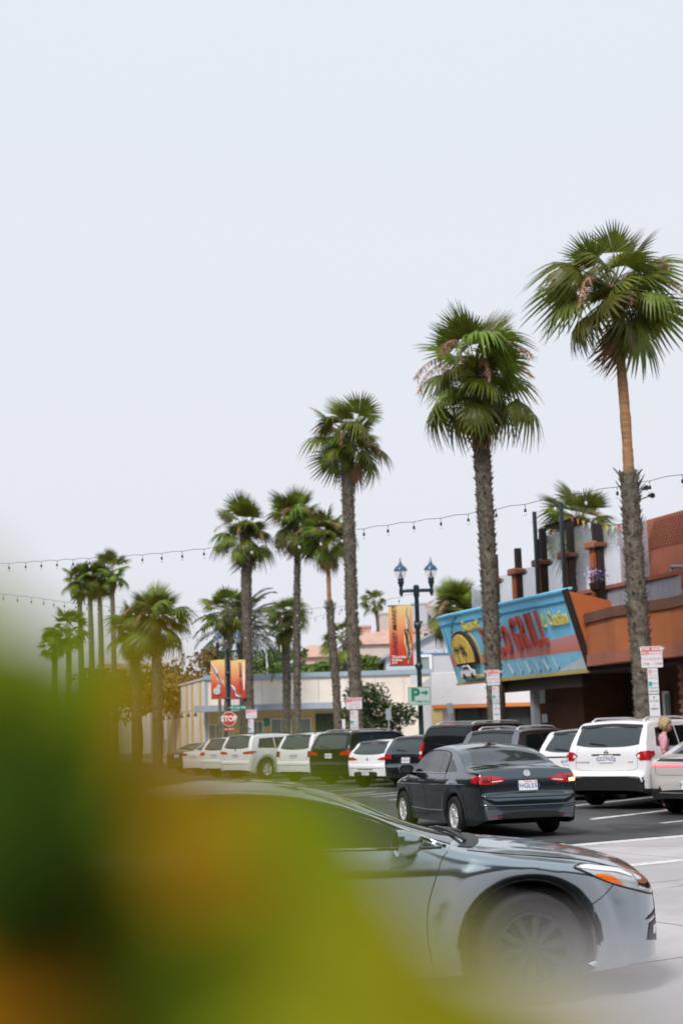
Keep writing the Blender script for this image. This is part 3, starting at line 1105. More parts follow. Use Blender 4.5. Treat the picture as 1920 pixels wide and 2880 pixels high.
def altima_details(c):
    dlo_b = [(.86, .965), (.40, .975), (-.2, .985), (-1.0, 1.01), (-1.55, 1.06)]
    for sg in (1, -1):
        md = 'S+' if sg > 0 else 'S-'
        c.patch('side_window', md, [(.80, .972), (.38, .978), (-.18, .985)], curve([(.78, .985), (.45, 1.15), (.1, 1.29), (-.16, 1.345)]), 'car_glass', .003, n=22, k=8)
        c.patch('side_window', md, [(-.24, .987), (-1.05, 1.01)], curve([(-.24, 1.350), (-.6, 1.365), (-.98, 1.33)]), 'car_glass', .003, n=16, k=8)
        c.patch('quarter_window', md, [(-1.1, 1.012), (-1.52, 1.06)], [(-1.06, 1.31), (-1.40, 1.16)], 'car_glass', .003, n=10, k=5)
        c.patch('window_pillar', md, [(-.17, .985), (-.25, .987)], [(-.15, 1.345), (-.25, 1.35)], 'black_gloss', .005, n=5, k=8)
        c.line('window_trim', md, curve([(.86, .968), (.62, 1.085), (.38, 1.205), (.12, 1.305), (-.2, 1.370), (-.6, 1.385), (-1.0, 1.345), (-1.4, 1.185), (-1.56, 1.07)], 40), 'chrome', .0115, .004, n=50)
        c.line('window_seal', md, curve([(.88, .962), (.64, 1.066), (.39, 1.188), (.12, 1.288), (-.2, 1.353), (-.6, 1.367)], 40), 'black_trim', .008, .003, n=40)
        c.line('window_sill', md, [(.84, .960), (-.2, .976), (-1.0, 1.0), (-1.55, 1.05)], 'black_trim', .008, .004, n=30)
        c.line('sill_trim', md, [(.44, .968), (-.2, .976), (-1.0, 1.0), (-1.55, 1.05)], 'chrome', .008, .010, n=30)
        c.mirror(.64, .955, sg, 'paint_slate')
        seams(c, [(md, curve([(.90, .955), (.84, .90), (.79, .78), (.74, .6), (.735, .42), (.76, .27)], 24)), (md, [(-.2, .97), (-.22, .7), (-.2, .27)]), (md, [(-1.05, .99), (-1.06, .85), (-.98, .6)]),
                  (md, [(1.83, .615), (1.70, .53)]), (md, curve([(1.93, .70), (1.86, .64), (1.78, .58), (1.72, .53)], 12)), (md, [(.99, 1.02), (.95, .985)])])
        seams(c, [('T', [(1.02, sg * .76), (1.25, sg * .755), (1.6, sg * .73), (1.95, sg * .68), (2.12, sg * .60), (2.2, sg * .48)])])
        c.handle(md, -.02, .86, 'paint_slate')
        c.handle(md, -.95, .89, 'paint_slate')
        # headlamp, wrapping from the wing round to the nose
        def hl(name, bt, tp, m, off, par=None, n=26, k=7):
            A, B = resample(bt, n), resample(tp, n)
            top = []
            ctr = V((1.2, sg * .25, 0))
            for j in range(k + 1):
                for i in range(n):
                    q = A[i].lerp(B[i], j / k)        # q = (angle, z)
                    d = V((math.cos(q[0]), sg * math.sin(q[0]), 0))
                    h = c.bvh.ray_cast(V((ctr.x, ctr.y, q[1])) + d * 3, -d)
                    p, nn = h[0], h[1]
                    if nn.dot(d) < 0:
                        nn = -nn
                    top.append(p + nn * off)
            mb = MB()
            mb.add(top, [(j * n + i, j * n + i + 1, (j + 1) * n + i + 1, (j + 1) * n + i) for j in range(k) for i in range(n - 1)])
            return mb.build(name, m, par or c.root, smooth=40)
        h0 = hl('headlight', curve([(R(53), .815), (R(45), .745), (R(35), .68), (R(24), .625), (R(16), .605), (R(12), .625)], 30), curve([(R(53), .818), (R(45), .822), (R(36), .800), (R(26), .775), (R(18), .745), (R(12), .70)], 30), 'lamp_housing', .005)
        hl('indicator', curve([(R(46.5), .757), (R(41), .718), (R(35.5), .688)], 14), curve([(R(46), .768), (R(42), .762), (R(38.5), .742), (R(35.5), .695)], 14), 'lamp_amber', .010, h0, 14, 4)
        hl('lamp_strip', curve([(R(51), .805), (R(44), .785), (R(36), .765), (R(30), .725)], 14), curve([(R(51), .818), (R(44), .816), (R(36), .795), (R(30), .780)], 14), 'lamp_clear', .010, h0, 14, 3)
        hl('reflector_bowl', curve([(R(29), .66), (R(25), .645), (R(21), .635)], 14), curve([(R(29), .735), (R(25), .745), (R(21), .735)], 14), 'chrome', .009, h0, 12, 4)
        hl('reflector_bowl', curve([(R(19), .632), (R(14), .64)], 8), curve([(R(19), .725), (R(14), .70)], 8), 'lamp_clear', .009, h0, 8, 4)
        hl('lamp_edge', curve([(R(54), .812), (R(45), .737), (R(35), .672), (R(24), .617), (R(16), .597), (R(11), .615)], 30), curve([(R(53), .817), (R(45), .748), (R(35), .684), (R(24), .629), (R(16), .609), (R(11), .63)], 30), 'black_trim', .007, h0, 26, 2)
        hl('lamp_edge', curve([(R(53), .817), (R(45), .822), (R(36), .800), (R(30), .787)], 30), curve([(R(53), .822), (R(45), .829), (R(36), .807), (R(30), .793)], 30), 'black_trim', .007, h0, 22, 2)
        fg = hl('fog_lamp', [(R(24), .33), (R(12), .30)], [(R(22), .43), (R(10), .44)], 'black_trim', .006, None, 10, 6)
        hl('fog_lens', [(R(20), .36), (R(15), .35)], [(R(19), .41), (R(14), .41)], 'lamp_clear', .010, fg, 6, 3)
        hl('bumper_vent', [(R(25), .455), (R(10), .47)], [(R(22), .478), (R(9), .50)], 'black_trim', .005, None, 10, 3)
    c.patch('grille', 'F', curve([(-.42, .40), (0, .34), (.42, .40)]), curve([(-.52, .64), (0, .66), (.52, .64)]), 'black_gloss', .006, n=20, k=8)
    c.patch('hood_edge', 'F', curve([(-.55, .68), (0, .70), (.55, .68)]), curve([(-.5, .705), (0, .725), (.5, .705)]), 'black_trim', .003, n=20, k=2)
    # lip under the nose
    mb = MB()
    lip, lo = [], []
    for i in range(31):
        y = -.84 + 1.68 * i / 30
        x = 2.365 - .62 * abs(y / .86) ** 2.6
        lip.append(V((x, y, .205)))
        lo.append(V((x - .12, y * .96, .265)))
    vs = lip + [p + V((-.03, 0, -.03)) for p in lip] + lo
    L = 31
    mb.add(vs, [(i, i + 1, L + i + 1, L + i) for i in range(30)] + [(i, 2 * L + i, 2 * L + i + 1, i + 1) for i in range(30)] + [(L + i, L + i + 1, 2 * L + i + 1, 2 * L + i) for i in range(30)])
    mb.build('chin_spoiler', 'paint_slate', c.root, smooth=50)
    c.patch('windshield', 'T', curve([(.93, -.66), (1.02, -.3), (1.05, 0), (1.02, .3), (.93, .66)]), curve([(.02, -.555), (-.02, 0), (.02, .555)]), 'car_glass', .003, n=22, k=9)
    c.patch('rear_window', 'T', curve([(-1.86, -.62), (-1.92, 0), (-1.86, .62)]), curve([(-1.12, -.56), (-1.08, 0), (-1.12, .56)]), 'car_glass', .003, n=18, k=7)
    c.patch('cowl', 'T', curve([(.97, -.70), (1.06, -.4), (1.10, 0), (1.06, .4), (.97, .70)]), curve([(1.07, -.66), (1.16, -.4), (1.20, 0), (1.16, .4), (1.07, .66)]), 'black_trim', .004, n=20, k=3)
    c.wiper('T', [(1.04, -.55), (1.01, -.2), (.96, .15)])
    c.wiper('T', [(1.09, -.1), (1.05, .25), (.97, .55)])
    for sg in (1, -1):
        c.patch('taillight', 'R', [(sg * .42, .84), (sg * .78, .84)], [(sg * .44, .97), (sg * .76, 1.0)], 'lamp_red', .010, n=12, k=4)
    c.plate(0, .80, '7CVX418')


altima_details(altima)

# --- the graphite sedan in the aisle
jetta = Car('sedan_car', 'dark graphite sedan with lit right indicator driving up the aisle', (2.14, 24.9, 0), R(105.8), sedan_spec(
    top=[(-2.455, .42), (-2.45, .56), (-2.435, .64), (-2.41, .685), (-2.385, .70), (-2.37, .82), (-2.355, .93), (-2.335, 1.01), (-2.29, 1.065), (-2.2, 1.085), (-1.92, 1.105), (-1.8, 1.13), (-1.2, 1.375), (-1.0, 1.42), (-.6, 1.455), (-.2, 1.462), (.1, 1.43), (.35, 1.36), (1.05, 1.0), (1.2, .965), (1.6, .89), (1.95, .80), (2.1, .73), (2.15, .62), (2.185, .5), (2.205, .38)],
    plan=[(-2.455, .50), (-2.45, .60), (-2.435, .70), (-2.40, .775), (-2.33, .825), (-2.2, .855), (-1.9, .875), (-1.3, .888), (0, .89), (1.3, .885), (1.65, .85), (1.9, .77), (2.07, .62), (2.16, .45), (2.205, .28)],
    crown=[(-2.455, .015), (-2.36, .02), (-2.2, .035), (-1.9, .045), (-1.2, .06), (-.4, .05), (.2, .06), (1.1, .07), (2.2, .05)],
    paint='paint_graphite', xa=1.325, Rt=.318, Ra=.37, ty=.765, wheel='five', step=.035, N1=30, wd=.215, rad=.055,
    clad=lambda c: c.z < .30 and c.x < -1.75))


def vw_badge(c, mode, a, b, r):
    f = c.on(mode, a, b, .004)
    mb = MB()
    mb.lathe([(r, 0), (r, .008), (r * .86, .010), (r * .84, .004)], 28, f, cap=False)

    def bar(x0, y0, x1, y1):
        d = V((x1 - x0, y1 - y0, 0)).normalized()
        q = V((-d.y, d.x, 0)) * r * .085
        p, s_ = V((x0, y0, .004)), V((x1, y1, .004))
        mb.prism([p - q, s_ - q, s_ + q, p + q], (0, 0, .005), 0, f)
    for sx in (1, -1):
        bar(sx * .36 * r, .80 * r, 0, .10 * r)
        bar(sx * .80 * r, .42 * r, sx * .36 * r, -.80 * r)
        bar(sx * .36 * r, -.80 * r, 0, -.02 * r)
    d = MB()
    d.lathe([(0, .002), (r * .86, .002)], 24, f, cap=False)
    o = mb.build('emblem', 'chrome', c.root, smooth=40)
    d.build('emblem_disc', 'lamp_housing' if r > .05 else 'black_gloss', o)


def jetta_details(c):
    for sg in (1, -1):
        md = 'S+' if sg > 0 else 'S-'
        c.patch('side_window', md, [(.92, .985), (.1, .99)], curve([(.90, 1.0), (.55, 1.19), (.28, 1.30), (.07, 1.335)]), 'car_glass', .003, n=18, k=7)
        c.patch('side_window', md, [(.04, .99), (-.62, 1.0)], curve([(.02, 1.338), (-.3, 1.345), (-.62, 1.325)]), 'car_glass_grey', .003, n=12, k=7)
        c.patch('quarter_window', md, [(-.66, 1.0), (-.90, 1.005)], [(-.66, 1.32), (-.88, 1.27)], 'car_glass_grey', .003, n=8, k=6)
        c.patch('rear_quarter_window', md, [(-1.02, 1.01), (-1.42, 1.03)], [(-1.0, 1.225), (-1.13, 1.185)], 'car_glass', .003, n=9, k=5)
        c.patch('window_pillar', md, [(.10, .985), (.03, .985)], [(.07, 1.34), (.01, 1.34)], 'black_gloss', .005, n=4, k=7)
        c.line('window_trim', md, curve([(.95, .985), (.55, 1.20), (.28, 1.312), (.0, 1.352), (-.4, 1.355), (-.75, 1.33), (-.93, 1.25), (-.94, 1.0)], 40), 'black_trim', .010, .003, n=44)
        c.line('window_sill', md, [(.95, .978), (-.94, .992)], 'chrome', .009, .004, n=24)
        c.mirror(.80, .975, sg, 'paint_graphite')
        seams(c, [(md, [(.93, .97), (.86, .8), (.83, .5), (.86, .25)]), (md, [(.06, .98), (.05, .7), (.05, .25)]), (md, [(-.93, .985), (-.95, .8), (-.88, .6)]), (md, [(-1.72, .70), (-1.75, .45)])])
        c.line('body_crease', md, [(1.5, .775), (0, .79), (-1.9, .83)], 'paint_graphite', .008, -.001, n=30)
        c.line('sill_crease', md, [(.85, .38), (0, .37), (-.85, .39)], 'paint_graphite', .010, 0, n=20)
        c.handle(md, .16, .84, 'paint_graphite')
        c.handle(md, -.70, .86, 'paint_graphite')
        c.patch('headlight', 'F', [(sg * .45, .60), (sg * .78, .62)], [(sg * .45, .70), (sg * .76, .74)], 'lamp_clear', .008, n=10, k=4)
        # tail lamp: inner piece on the lid, outer on the wing
        ti = c.patch('taillight', 'R', [(sg * .36, .895), (sg * .52, .845), (sg * .60, .835)], [(sg * .36, .915), (sg * .52, .955), (sg * .60, .965)], 'lamp_red', .010, n=14, k=5)
        c.patch('lamp_stripe', 'R', [(sg * .42, .880), (sg * .60, .865)], [(sg * .42, .893), (sg * .60, .880)], 'lamp_clear', .014, ti, n=8, k=2)
        to = c.patch('taillight', 'R', [(sg * .612, .835), (sg * .70, .835), (sg * .80, .845)], [(sg * .612, .965), (sg * .70, .968), (sg * .80, .965)], 'lamp_red', .010, n=14, k=5)
        c.patch('lamp_wrap', md, [(-2.31, .845), (-2.12, .875)], [(-2.31, .965), (-2.10, .955)], 'lamp_red', .008, to, n=10, k=4)
        c.patch('lamp_core', 'R', [(sg * .65, .872), (sg * .75, .875)], [(sg * .65, .94), (sg * .75, .94)], 'lamp_dark_red', .014, to, n=8, k=3)
        if sg < 0:
            c.patch('lit_indicator', 'R', [(sg * .70, .848), (sg * .79, .855)], [(sg * .70, .895), (sg * .795, .90)], 'lamp_lit', .018, to, n=8, k=3)
        c.patch('bumper_reflector', 'R', [(sg * .48, .335), (sg * .70, .345)], [(sg * .48, .352), (sg * .70, .362)], 'lamp_dark_red', .006, n=8, k=2)
    c.patch('rear_window', 'R', curve([(-.64, 1.13), (-.3, 1.115), (0, 1.11), (.3, 1.115), (.64, 1.13)]), curve([(-.50, 1.365), (-.25, 1.385), (0, 1.39), (.25, 1.385), (.50, 1.365)]), 'car_glass_grey', .004, n=24, k=9)
    c.patch('windshield', 'T', curve([(1.0, -.62), (1.08, 0), (1.0, .62)]), curve([(.30, -.53), (.26, 0), (.30, .53)]), 'car_glass', .004, n=18, k=7)
    seams(c, [('R', [(-.605, 1.06), (-.605, .97), (-.607, .84), (-.585, .715), (0, .705), (.585, .715), (.607, .84), (.605, .97), (.605, 1.06)])])
    c.line('lid_shadow_line', 'R', [(-.38, .893), (-.2, .898), (.2, .898), (.38, .893)], 'black_gloss', .010, .0, n=20)
    c.line('bumper_crease', 'R', curve([(-.80, .525), (-.6, .51), (0, .505), (.6, .51), (.80, .525)]), 'paint_graphite', .020, -.006, n=30)
    c.line('bumper_shadow', 'R', curve([(-.80, .485), (-.6, .47), (0, .465), (.6, .47), (.80, .485)]), 'black_gloss', .010, -.001, n=30)
    c.line('bumper_step', 'R', curve([(-.78, .66), (-.6, .645), (0, .64), (.6, .645), (.78, .66)]), 'paint_graphite', .022, -.008, n=30)
    c.patch('diffuser', 'R', [(-.55, .315), (0, .30), (.55, .315)], [(-.55, .375), (0, .37), (.55, .375)], 'black_trim', .004, n=20, k=3)
    c.plate(0, .805, '7HGL553')
    vw_badge(c, 'R', 0, .985, .058)
    c.badge_text('JETTA SE', 'R', .45, .745, .042)
    c.badge_text('TSI', 'R', -.50, .80, .045)
    c.fin(-.78, 'black_gloss')


jetta_details(jetta)

# --- the row of cars parked at an angle
GRP = 'cars parked nose-in at an angle along the shops'


def slot(px, a, half, head):
    """car centre on the row at `a` metres, pushed along its heading until its tail shows at px"""
    h = V((math.cos(head), math.sin(head), 0))
    r = S(a, 0) - h * half
    d = ray(px, 2140)
    q = d.x / d.y
    return r + h * ((q * r.y - r.x) / (h.x - q * h.y) + half)


def bumper_dark(z0):
    return lambda c: c.z < z0


# white SUV beside the person
c = Car('suv_car', 'large white SUV with roof rails beside the woman in pink', (6.80, 31.4, 0.03), R(51),
        suv_spec(-2.55, 2.40, 1.80, 1.16, .27, .98, 'paint_white', 1.45, clad=lambda c: (c.x < -2.0 and c.z < .62 and abs(c.y) < .84) or c.z < .40, wheel='five', step=.045, N1=26, Rt=.375, Ra=.44), GRP)
suv_details(c, ('CZZ7NZ2', .99), ([(.70, 1.03), (.76, .955), (.86, .96)], [(.66, 1.06), (.76, 1.125), (.86, 1.15)]), emblem=1.12, rails=(-1.9, .2, 'alloy'),
            inner=([(.70, 1.03), (.76, 1.0)], [(.70, 1.06), (.76, 1.07)]), win_lo=1.23, wtop=1.61, window_w=(.72, .70))
c.patch('chrome_strip', 'R', [(-.33, 1.06), (.33, 1.06)], [(-.33, 1.085), (.33, 1.085)], 'black_gloss', .012, n=12, k=2)
c.line('bumper_trim', 'R', curve([(-.80, .52), (-.78, .60), (-.68, .645), (0, .65), (.68, .645), (.78, .60), (.80, .52)], 40), 'paint_white', .022, .006, n=50)
c.badge_text('PATHFINDER', 'R', .55, .92, .05)
c.badge_text('4WD', 'R', -.55, .92, .045)
PATH = c

# pale sedan with a full-width light bar at the right edge
c = Car('sedan_car', 'pale pearl sedan with full-width red light bar at right edge', (7.8, 28.75, 0.0), R(52), sedan_spec(
    top=[(-2.48, .42), (-2.47, .60), (-2.45, .70), (-2.43, .86), (-2.41, .98), (-2.37, 1.04), (-2.28, 1.075), (-2.1, 1.10), (-1.2, 1.39), (-.9, 1.45), (-.5, 1.485), (-.1, 1.48), (.2, 1.43), (1.05, 1.0), (1.25, .96), (1.7, .88), (2.1, .78), (2.25, .70), (2.34, .55), (2.38, .36)],
    plan=[(-2.48, .56), (-2.465, .68), (-2.43, .78), (-2.35, .84), (-2.2, .88), (-1.7, .91), (0, .925), (1.3, .92), (1.75, .87), (2.1, .74), (2.28, .52), (2.38, .25)],
    crown=[(-2.48, .015), (-2.2, .04), (-1.2, .06), (0, .05), (1.1, .07), (2.38, .05)],
    paint='paint_pearl', xa=1.42, Rt=.335, Ra=.385, ty=.80, wheel='five', step=.04, N1=26, clad=lambda c: c.z < .50 and c.x < -1.9), GRP)
c.patch('light_bar', 'R', [(-.78, .905), (0, .90), (.78, .905)], [(-.78, .935), (0, .93), (.78, .935)], 'light_bar', .010, n=26, k=2)
c.patch('lid_lip', 'R', curve([(-.66, 1.0), (0, .985), (.66, 1.0)]), curve([(-.62, 1.045), (0, 1.04), (.62, 1.045)]), 'black_gloss', .004, n=20, k=2)
c.patch('rear_window', 'R', curve([(-.60, 1.13), (0, 1.11), (.60, 1.13)]), curve([(-.50, 1.38), (0, 1.40), (.50, 1.38)]), 'car_glass_grey', .004, n=20, k=7)
seams(c, [('R', [(-.68, 1.02), (-.68, .78), (-.62, .745), (0, .74), (.62, .745), (.68, .78), (.68, 1.02)])])
for sg in (1, -1):
    md = 'S+' if sg > 0 else 'S-'
    glass_sides(c, [([(.85, .99), (.05, 1.0)], [(.42, 1.27), (.03, 1.36)]), ([(0.0, 1.0), (-.95, 1.02)], [(-.02, 1.365), (-.80, 1.35)])], (sg,))
    c.mirror(.8, .98, sg, 'paint_pearl')
c.patch('windshield', 'T', [(1.0, -.62), (1.06, 0), (1.0, .62)], [(.28, -.54), (.24, 0), (.28, .54)], 'car_glass', .004, n=16, k=6)
c.plate(0, .56, '7YSP500')
c.line('bumper_trim', 'R', [(-.6, .42), (0, .41), (.6, .42)], 'chrome', .008, .003, n=20)
c.fin(-.95, 'black_gloss')

# white compact SUV between the two
c = Car('suv_car', 'white compact SUV parked between large white SUV and grey wagon', slot(1592, 2.9, 2.25, R(50)), R(50),
        suv_spec(-2.25, 2.2, 1.66, 1.06, .30, .92, 'paint_white', 1.33, clad=lambda c: c.z < .42, Rt=.35, Ra=.41), GRP)
suv_details(c, ('6DRT220', .90), ([(.66, .92), (.82, .93)], [(.66, 1.0), (.80, 1.06)]), emblem=1.03)
c.patch('tailgate_trim', 'R', [(-.6, .985), (.6, .985)], [(-.6, 1.01), (.6, 1.01)], 'black_gloss', .010, n=12, k=2)
c.fin(-1.45, 'paint_white')

# grey wagon behind the graphite sedan
c = Car('suv_car', 'grey SUV with black rear spoiler parked behind graphite sedan roof', slot(1360, 5.9, 2.35, R(50)), R(50),
        suv_spec(-2.35, 2.25, 1.72, 1.10, .26, .94, 'paint_grey', 1.37, clad=bumper_dark(.42)), GRP)
suv_details(c, ('8AKF103', .92), ([(.66, .92), (.84, .93)], [(.66, 1.03), (.82, 1.08)]), rails=(-1.7, .1, 'alloy'), spoiler='black_trim')
c.fin(-1.5, 'black_gloss')

# big black SUV
c = Car('suv_car', 'tall black SUV with tall narrow red taillights behind graphite sedan', slot(1247, 9.2, 2.65, R(49)), R(49),
        suv_spec(-2.65, 2.5, 1.90, 1.20, .14, 1.0, 'paint_black', 1.5, Rt=.40, Ra=.465, step=.06, N1=22), GRP)
suv_details(c, None, ([(.80, .92), (.93, .93)], [(.76, 1.38), (.88, 1.40)]), emblem=None, glass='car_glass', rails=(-2.1, .2, 'alloy'), inner=([(.82, 1.06), (.90, 1.06)], [(.82, 1.13), (.89, 1.13)]))
c.patch('tailgate_strip', 'R', [(-.5, 1.12), (.5, 1.12)], [(-.5, 1.15), (.5, 1.15)], 'chrome', .012, n=10, k=2)
c.patch('brake_light', 'R', [(-.2, 1.80), (.2, 1.80)], [(-.19, 1.815), (.19, 1.815)], 'lamp_red', .026, n=8, k=2)

# small dark crossover
c = Car('suv_car', 'small dark crossover with chrome tailgate strip beside white hatchback', slot(1135, 12.2, 2.2, R(48)), R(48),
        suv_spec(-2.2, 2.15, 1.60, 1.04, .26, .90, 'paint_graphite', 1.30, Rt=.345, Ra=.40), GRP)
suv_details(c, ('7WBN551', .86), ([(.55, .90), (.82, .91)], [(.58, 1.02), (.80, 1.06)]))
c.patch('tailgate_strip', 'R', [(-.42, .955), (.42, .955)], [(-.42, .985), (.42, .985)], 'chrome', .012, n=10, k=2)

# white hatchback
gs = suv_spec(-2.07, 2.15, 1.47, .97, .27, .895, 'paint_white', 1.31, Rt=.318, Ra=.37, ty=.77, wd=.215, clad=lambda c: c.z < .36 and c.x < -1.6, step=.05, N1=22,
              sect=[(0.15, .91), (.25, .94), (.45, .97), (.7, 1.0), (.82, .995), (.9, .98), (.98, .955), (1.2, .87), (1.47, .73)])
c = Car('hatchback_car', 'white hatchback with round tailgate emblem and orange-red lamps', slot(1026, 15.2, 2.07, R(47)), R(47), gs, GRP)
suv_details(c, None, ([(.44, .845), (.78, .835)], [(.42, .87), (.60, .925), (.80, .94)]), wip=False, win_lo=1.01, wtop=1.34, window_w=(.66, .58))
c.plate(0, .46, '6ZTL315')
vw_badge(c, 'R', 0, .87, .052)
c.line('bumper_trim', 'R', [(-.3, .56), (.3, .56)], 'black_trim', .012, .003, n=14)

# black SUV behind the hatchback
c = Car('suv_car', 'long black SUV with grey rear glass left of white hatchback', slot(918, 18.6, 2.55, R(47)), R(47),
        suv_spec(-2.55, 2.45, 1.78, 1.14, .24, .98, 'paint_black', 1.48, Rt=.38, Ra=.44), GRP)
suv_details(c, ('8FDG772', .95), ([(.52, .96), (.90, .97)], [(.52, 1.06), (.88, 1.14)]), emblem=1.10, rails=(-2.0, .2, 'alloy'), spoiler='black_trim')

# white SUV next to it
c = Car('suv_car', 'white SUV with dark smoked taillights parked between black SUV and white wagon', slot(820, 22.8, 2.4, R(48)), R(48),
        suv_spec(-2.4, 2.3, 1.75, 1.10, .22, .95, 'paint_white', 1.40), GRP)
suv_details(c, ('7HJU290', .92), ([(.70, .88), (.86, .90)], [(.70, 1.08), (.84, 1.10)]), lampmat='lamp_dark_red', rails=(-1.8, .1, 'black_trim'), glass='car_glass_grey')

# white wagon with a clear side view
c = Car('suv_car', 'white off-road wagon with wide wheel arch parked left of white SUV', slot(656, 28.3, 2.38, R(46)), R(46),
        suv_spec(-2.38, 2.43, 1.77, 1.14, .20, .97, 'paint_white', 1.46, Rt=.38, Ra=.46, step=.06, N1=22), GRP)
suv_details(c, ('7MPL084', .93), ([(.48, .98), (.88, .99)], [(.48, 1.06), (.86, 1.10)]), emblem=1.14, rails=(-1.8, .2, 'black_trim'))

# a pale sliver of a pickup, the white and the dark sedans at the far end
c = Car('suv_car', 'white SUV half hidden left of white off-road wagon', slot(596, 32.5, 2.3, R(46)), R(46), suv_spec(-2.3, 2.25, 1.66, 1.06, .26, .93, 'paint_white', 1.36), GRP)
suv_details(c, ('6YTR450', .90), ([(.60, .90), (.84, .91)], [(.60, 1.02), (.82, 1.06)]))


def far_sedan(label, px, paint, head=R(47), name='sedan_car', pos=None, grp=GRP, dz=0.0):
    loc = pos if pos else slot(px[0], px[1], 2.4, head)
    c = Car(name, label, V((loc[0], loc[1], dz)), head, sedan_spec(
        top=[(-2.4, .42), (-2.39, .60), (-2.36, .72), (-2.33, .92), (-2.28, 1.03), (-2.1, 1.07), (-1.85, 1.09), (-1.2, 1.37), (-.9, 1.43), (-.4, 1.45), (.1, 1.42), (.35, 1.35), (1.05, .98), (1.6, .88), (2.0, .78), (2.15, .62), (2.2, .4)],
        plan=[(-2.4, .50), (-2.37, .70), (-2.28, .82), (-2.0, .87), (0, .89), (1.3, .885), (1.8, .80), (2.1, .58), (2.2, .3)],
        crown=[(-2.4, .015), (-1.9, .045), (-1.2, .06), (0, .05), (1.1, .07), (2.2, .05)], paint=paint, xa=1.33, step=.08, N1=16), grp)
    c.patch('rear_window', 'R', [(-.60, 1.12), (0, 1.10), (.60, 1.12)], [(-.48, 1.35), (0, 1.38), (.48, 1.35)], 'car_glass_grey', .004, n=14, k=5)
    c.patch('windshield', 'T', [(1.0, -.62), (1.06, 0), (1.0, .62)], [(.32, -.52), (.28, 0), (.32, .52)], 'car_glass', .004, n=12, k=5)
    glass_sides(c, [([(.85, .98), (.05, .99)], [(.45, 1.24), (.03, 1.33)]), ([(0.0, .99), (-.95, 1.0)], [(-.02, 1.33), (-.80, 1.31)])])
    for sg in (1, -1):
        c.patch('taillight', 'R', [(sg * .45, .84), (sg * .80, .85)], [(sg * .45, .95), (sg * .78, .97)], 'lamp_red', .010, n=10, k=3)
        c.patch('headlight', 'F', [(sg * .40, .60), (sg * .76, .62)], [(sg * .42, .70), (sg * .74, .74)], 'lamp_clear', .008, n=10, k=3)
        c.mirror(.8, .97, sg, paint)
    c.plate(0, .80, '5KLM902')
    return c


far_sedan('white sedan with orange-red lamps seen through yellow blur at far left', (541, 37.0), 'paint_white')
far_sedan('dark sedan farthest left in the parked row, half lost in blur', (494, 41.0), 'paint_grey')
far_sedan('blue car behind parked row by the flowering bush', 0, 'paint_blue', R(160), pos=at(1120, 2100, 64), grp='cars standing beyond the row')
far_sedan('red car behind parked row beside the parking sign post', 0, 'paint_red', R(250), pos=at(1178, 2100, 60), grp='cars standing beyond the row')
far_sedan('red car under the white shop fascia behind grey SUV', 0, 'paint_red', R(200), pos=at(1466, 2100, 66), grp='cars standing beyond the row', dz=.13)


# ------------------------------------------------------------------ palms
rnd = random.Random(7)


def fan_frond(seed, droop, nseg=26, Lp=0.95, Rb=1.05, spread=112, sag=0.10, m='frond'):
    """one fan leaf along +x: stalk and pleated blade split into drooping tips"""
    rg = random.Random(seed)
    mb = MB()
    path = [V((Lp * t, 0, -sag * t * t)) for t in (0, .33, .66, 1)]
    mb.tube(path, [.026, .020, .016, .014], 5, mi=1)
    B = path[-1]
    da = R(spread) * 2 / nseg
    tilt = -2 * sag / Lp
    for i in range(nseg):
        th = -R(spread) + da * (i + .5) + rg.uniform(-.02, .02)
        L = Rb * (.70 + .30 * math.cos(th / 1.4)) * rg.uniform(.90, 1.06)
        d = V((math.cos(th), math.sin(th), tilt * math.cos(th)))
        q = V((-math.sin(th), math.cos(th), 0))
        dr = droop * rg.uniform(.7, 1.35)
        fold = .30 if i % 2 else -.05
        ts = (0.02, .30, .55, .72, .87, 1.0)
        row = []
        for t in ts:
            z = -dr * L * (max(0, t - .25) ** 2) * 1.3 - .16 * L * t * abs(math.sin(th)) ** 2
            c = B + d * (L * t * (1 - .35 * dr * max(0, t - .5))) + V((0, 0, z))
            hw = L * t * da * .56 if t <= .55 else L * .55 * da * .56 * (1 - (t - .55) / .45) ** .8
            hw = max(hw, .002)
            row += [c - q * hw, c + V((0, 0, fold * hw)), c + q * hw]
        fs = []
        for k in range(len(ts) - 1):
            a = k * 3
            fs += [(a, a + 1, a + 4, a + 3), (a + 1, a + 2, a + 5, a + 4)]
        mb.add(row, fs)
    return mb.mesh('frond', [m, 'petiole'])


FR_UP = [fan_frond(i, .10 + .06 * i, Lp=.60 + .12 * i, spread=75 + 8 * i) for i in range(3)]
FR_MID = [fan_frond(10 + i, .45 + .25 * i, Lp=.55 + .15 * i, spread=100 + 5 * i) for i in range(4)]
FR_LOW = [fan_frond(20 + i, .40 + .18 * i, sag=.16, Lp=.60 + .14 * i) for i in range(4)]
FR_CORE = [fan_frond(60 + i, .35 + .2 * i, Lp=.28, Rb=1.0, spread=95) for i in range(3)]
FR_DRY = [fan_frond(30 + i, 1.2, sag=.3, m='frond_dry', nseg=20) for i in range(2)]
FAR_UP = [fan_frond(40, .12, nseg=14, Lp=.80, spread=85)]
FAR_MID = [fan_frond(41 + i, .45, nseg=14) for i in range(2)]
FAR_LOW = [fan_frond(44 + i, .6, nseg=14, sag=.18) for i in range(2)]


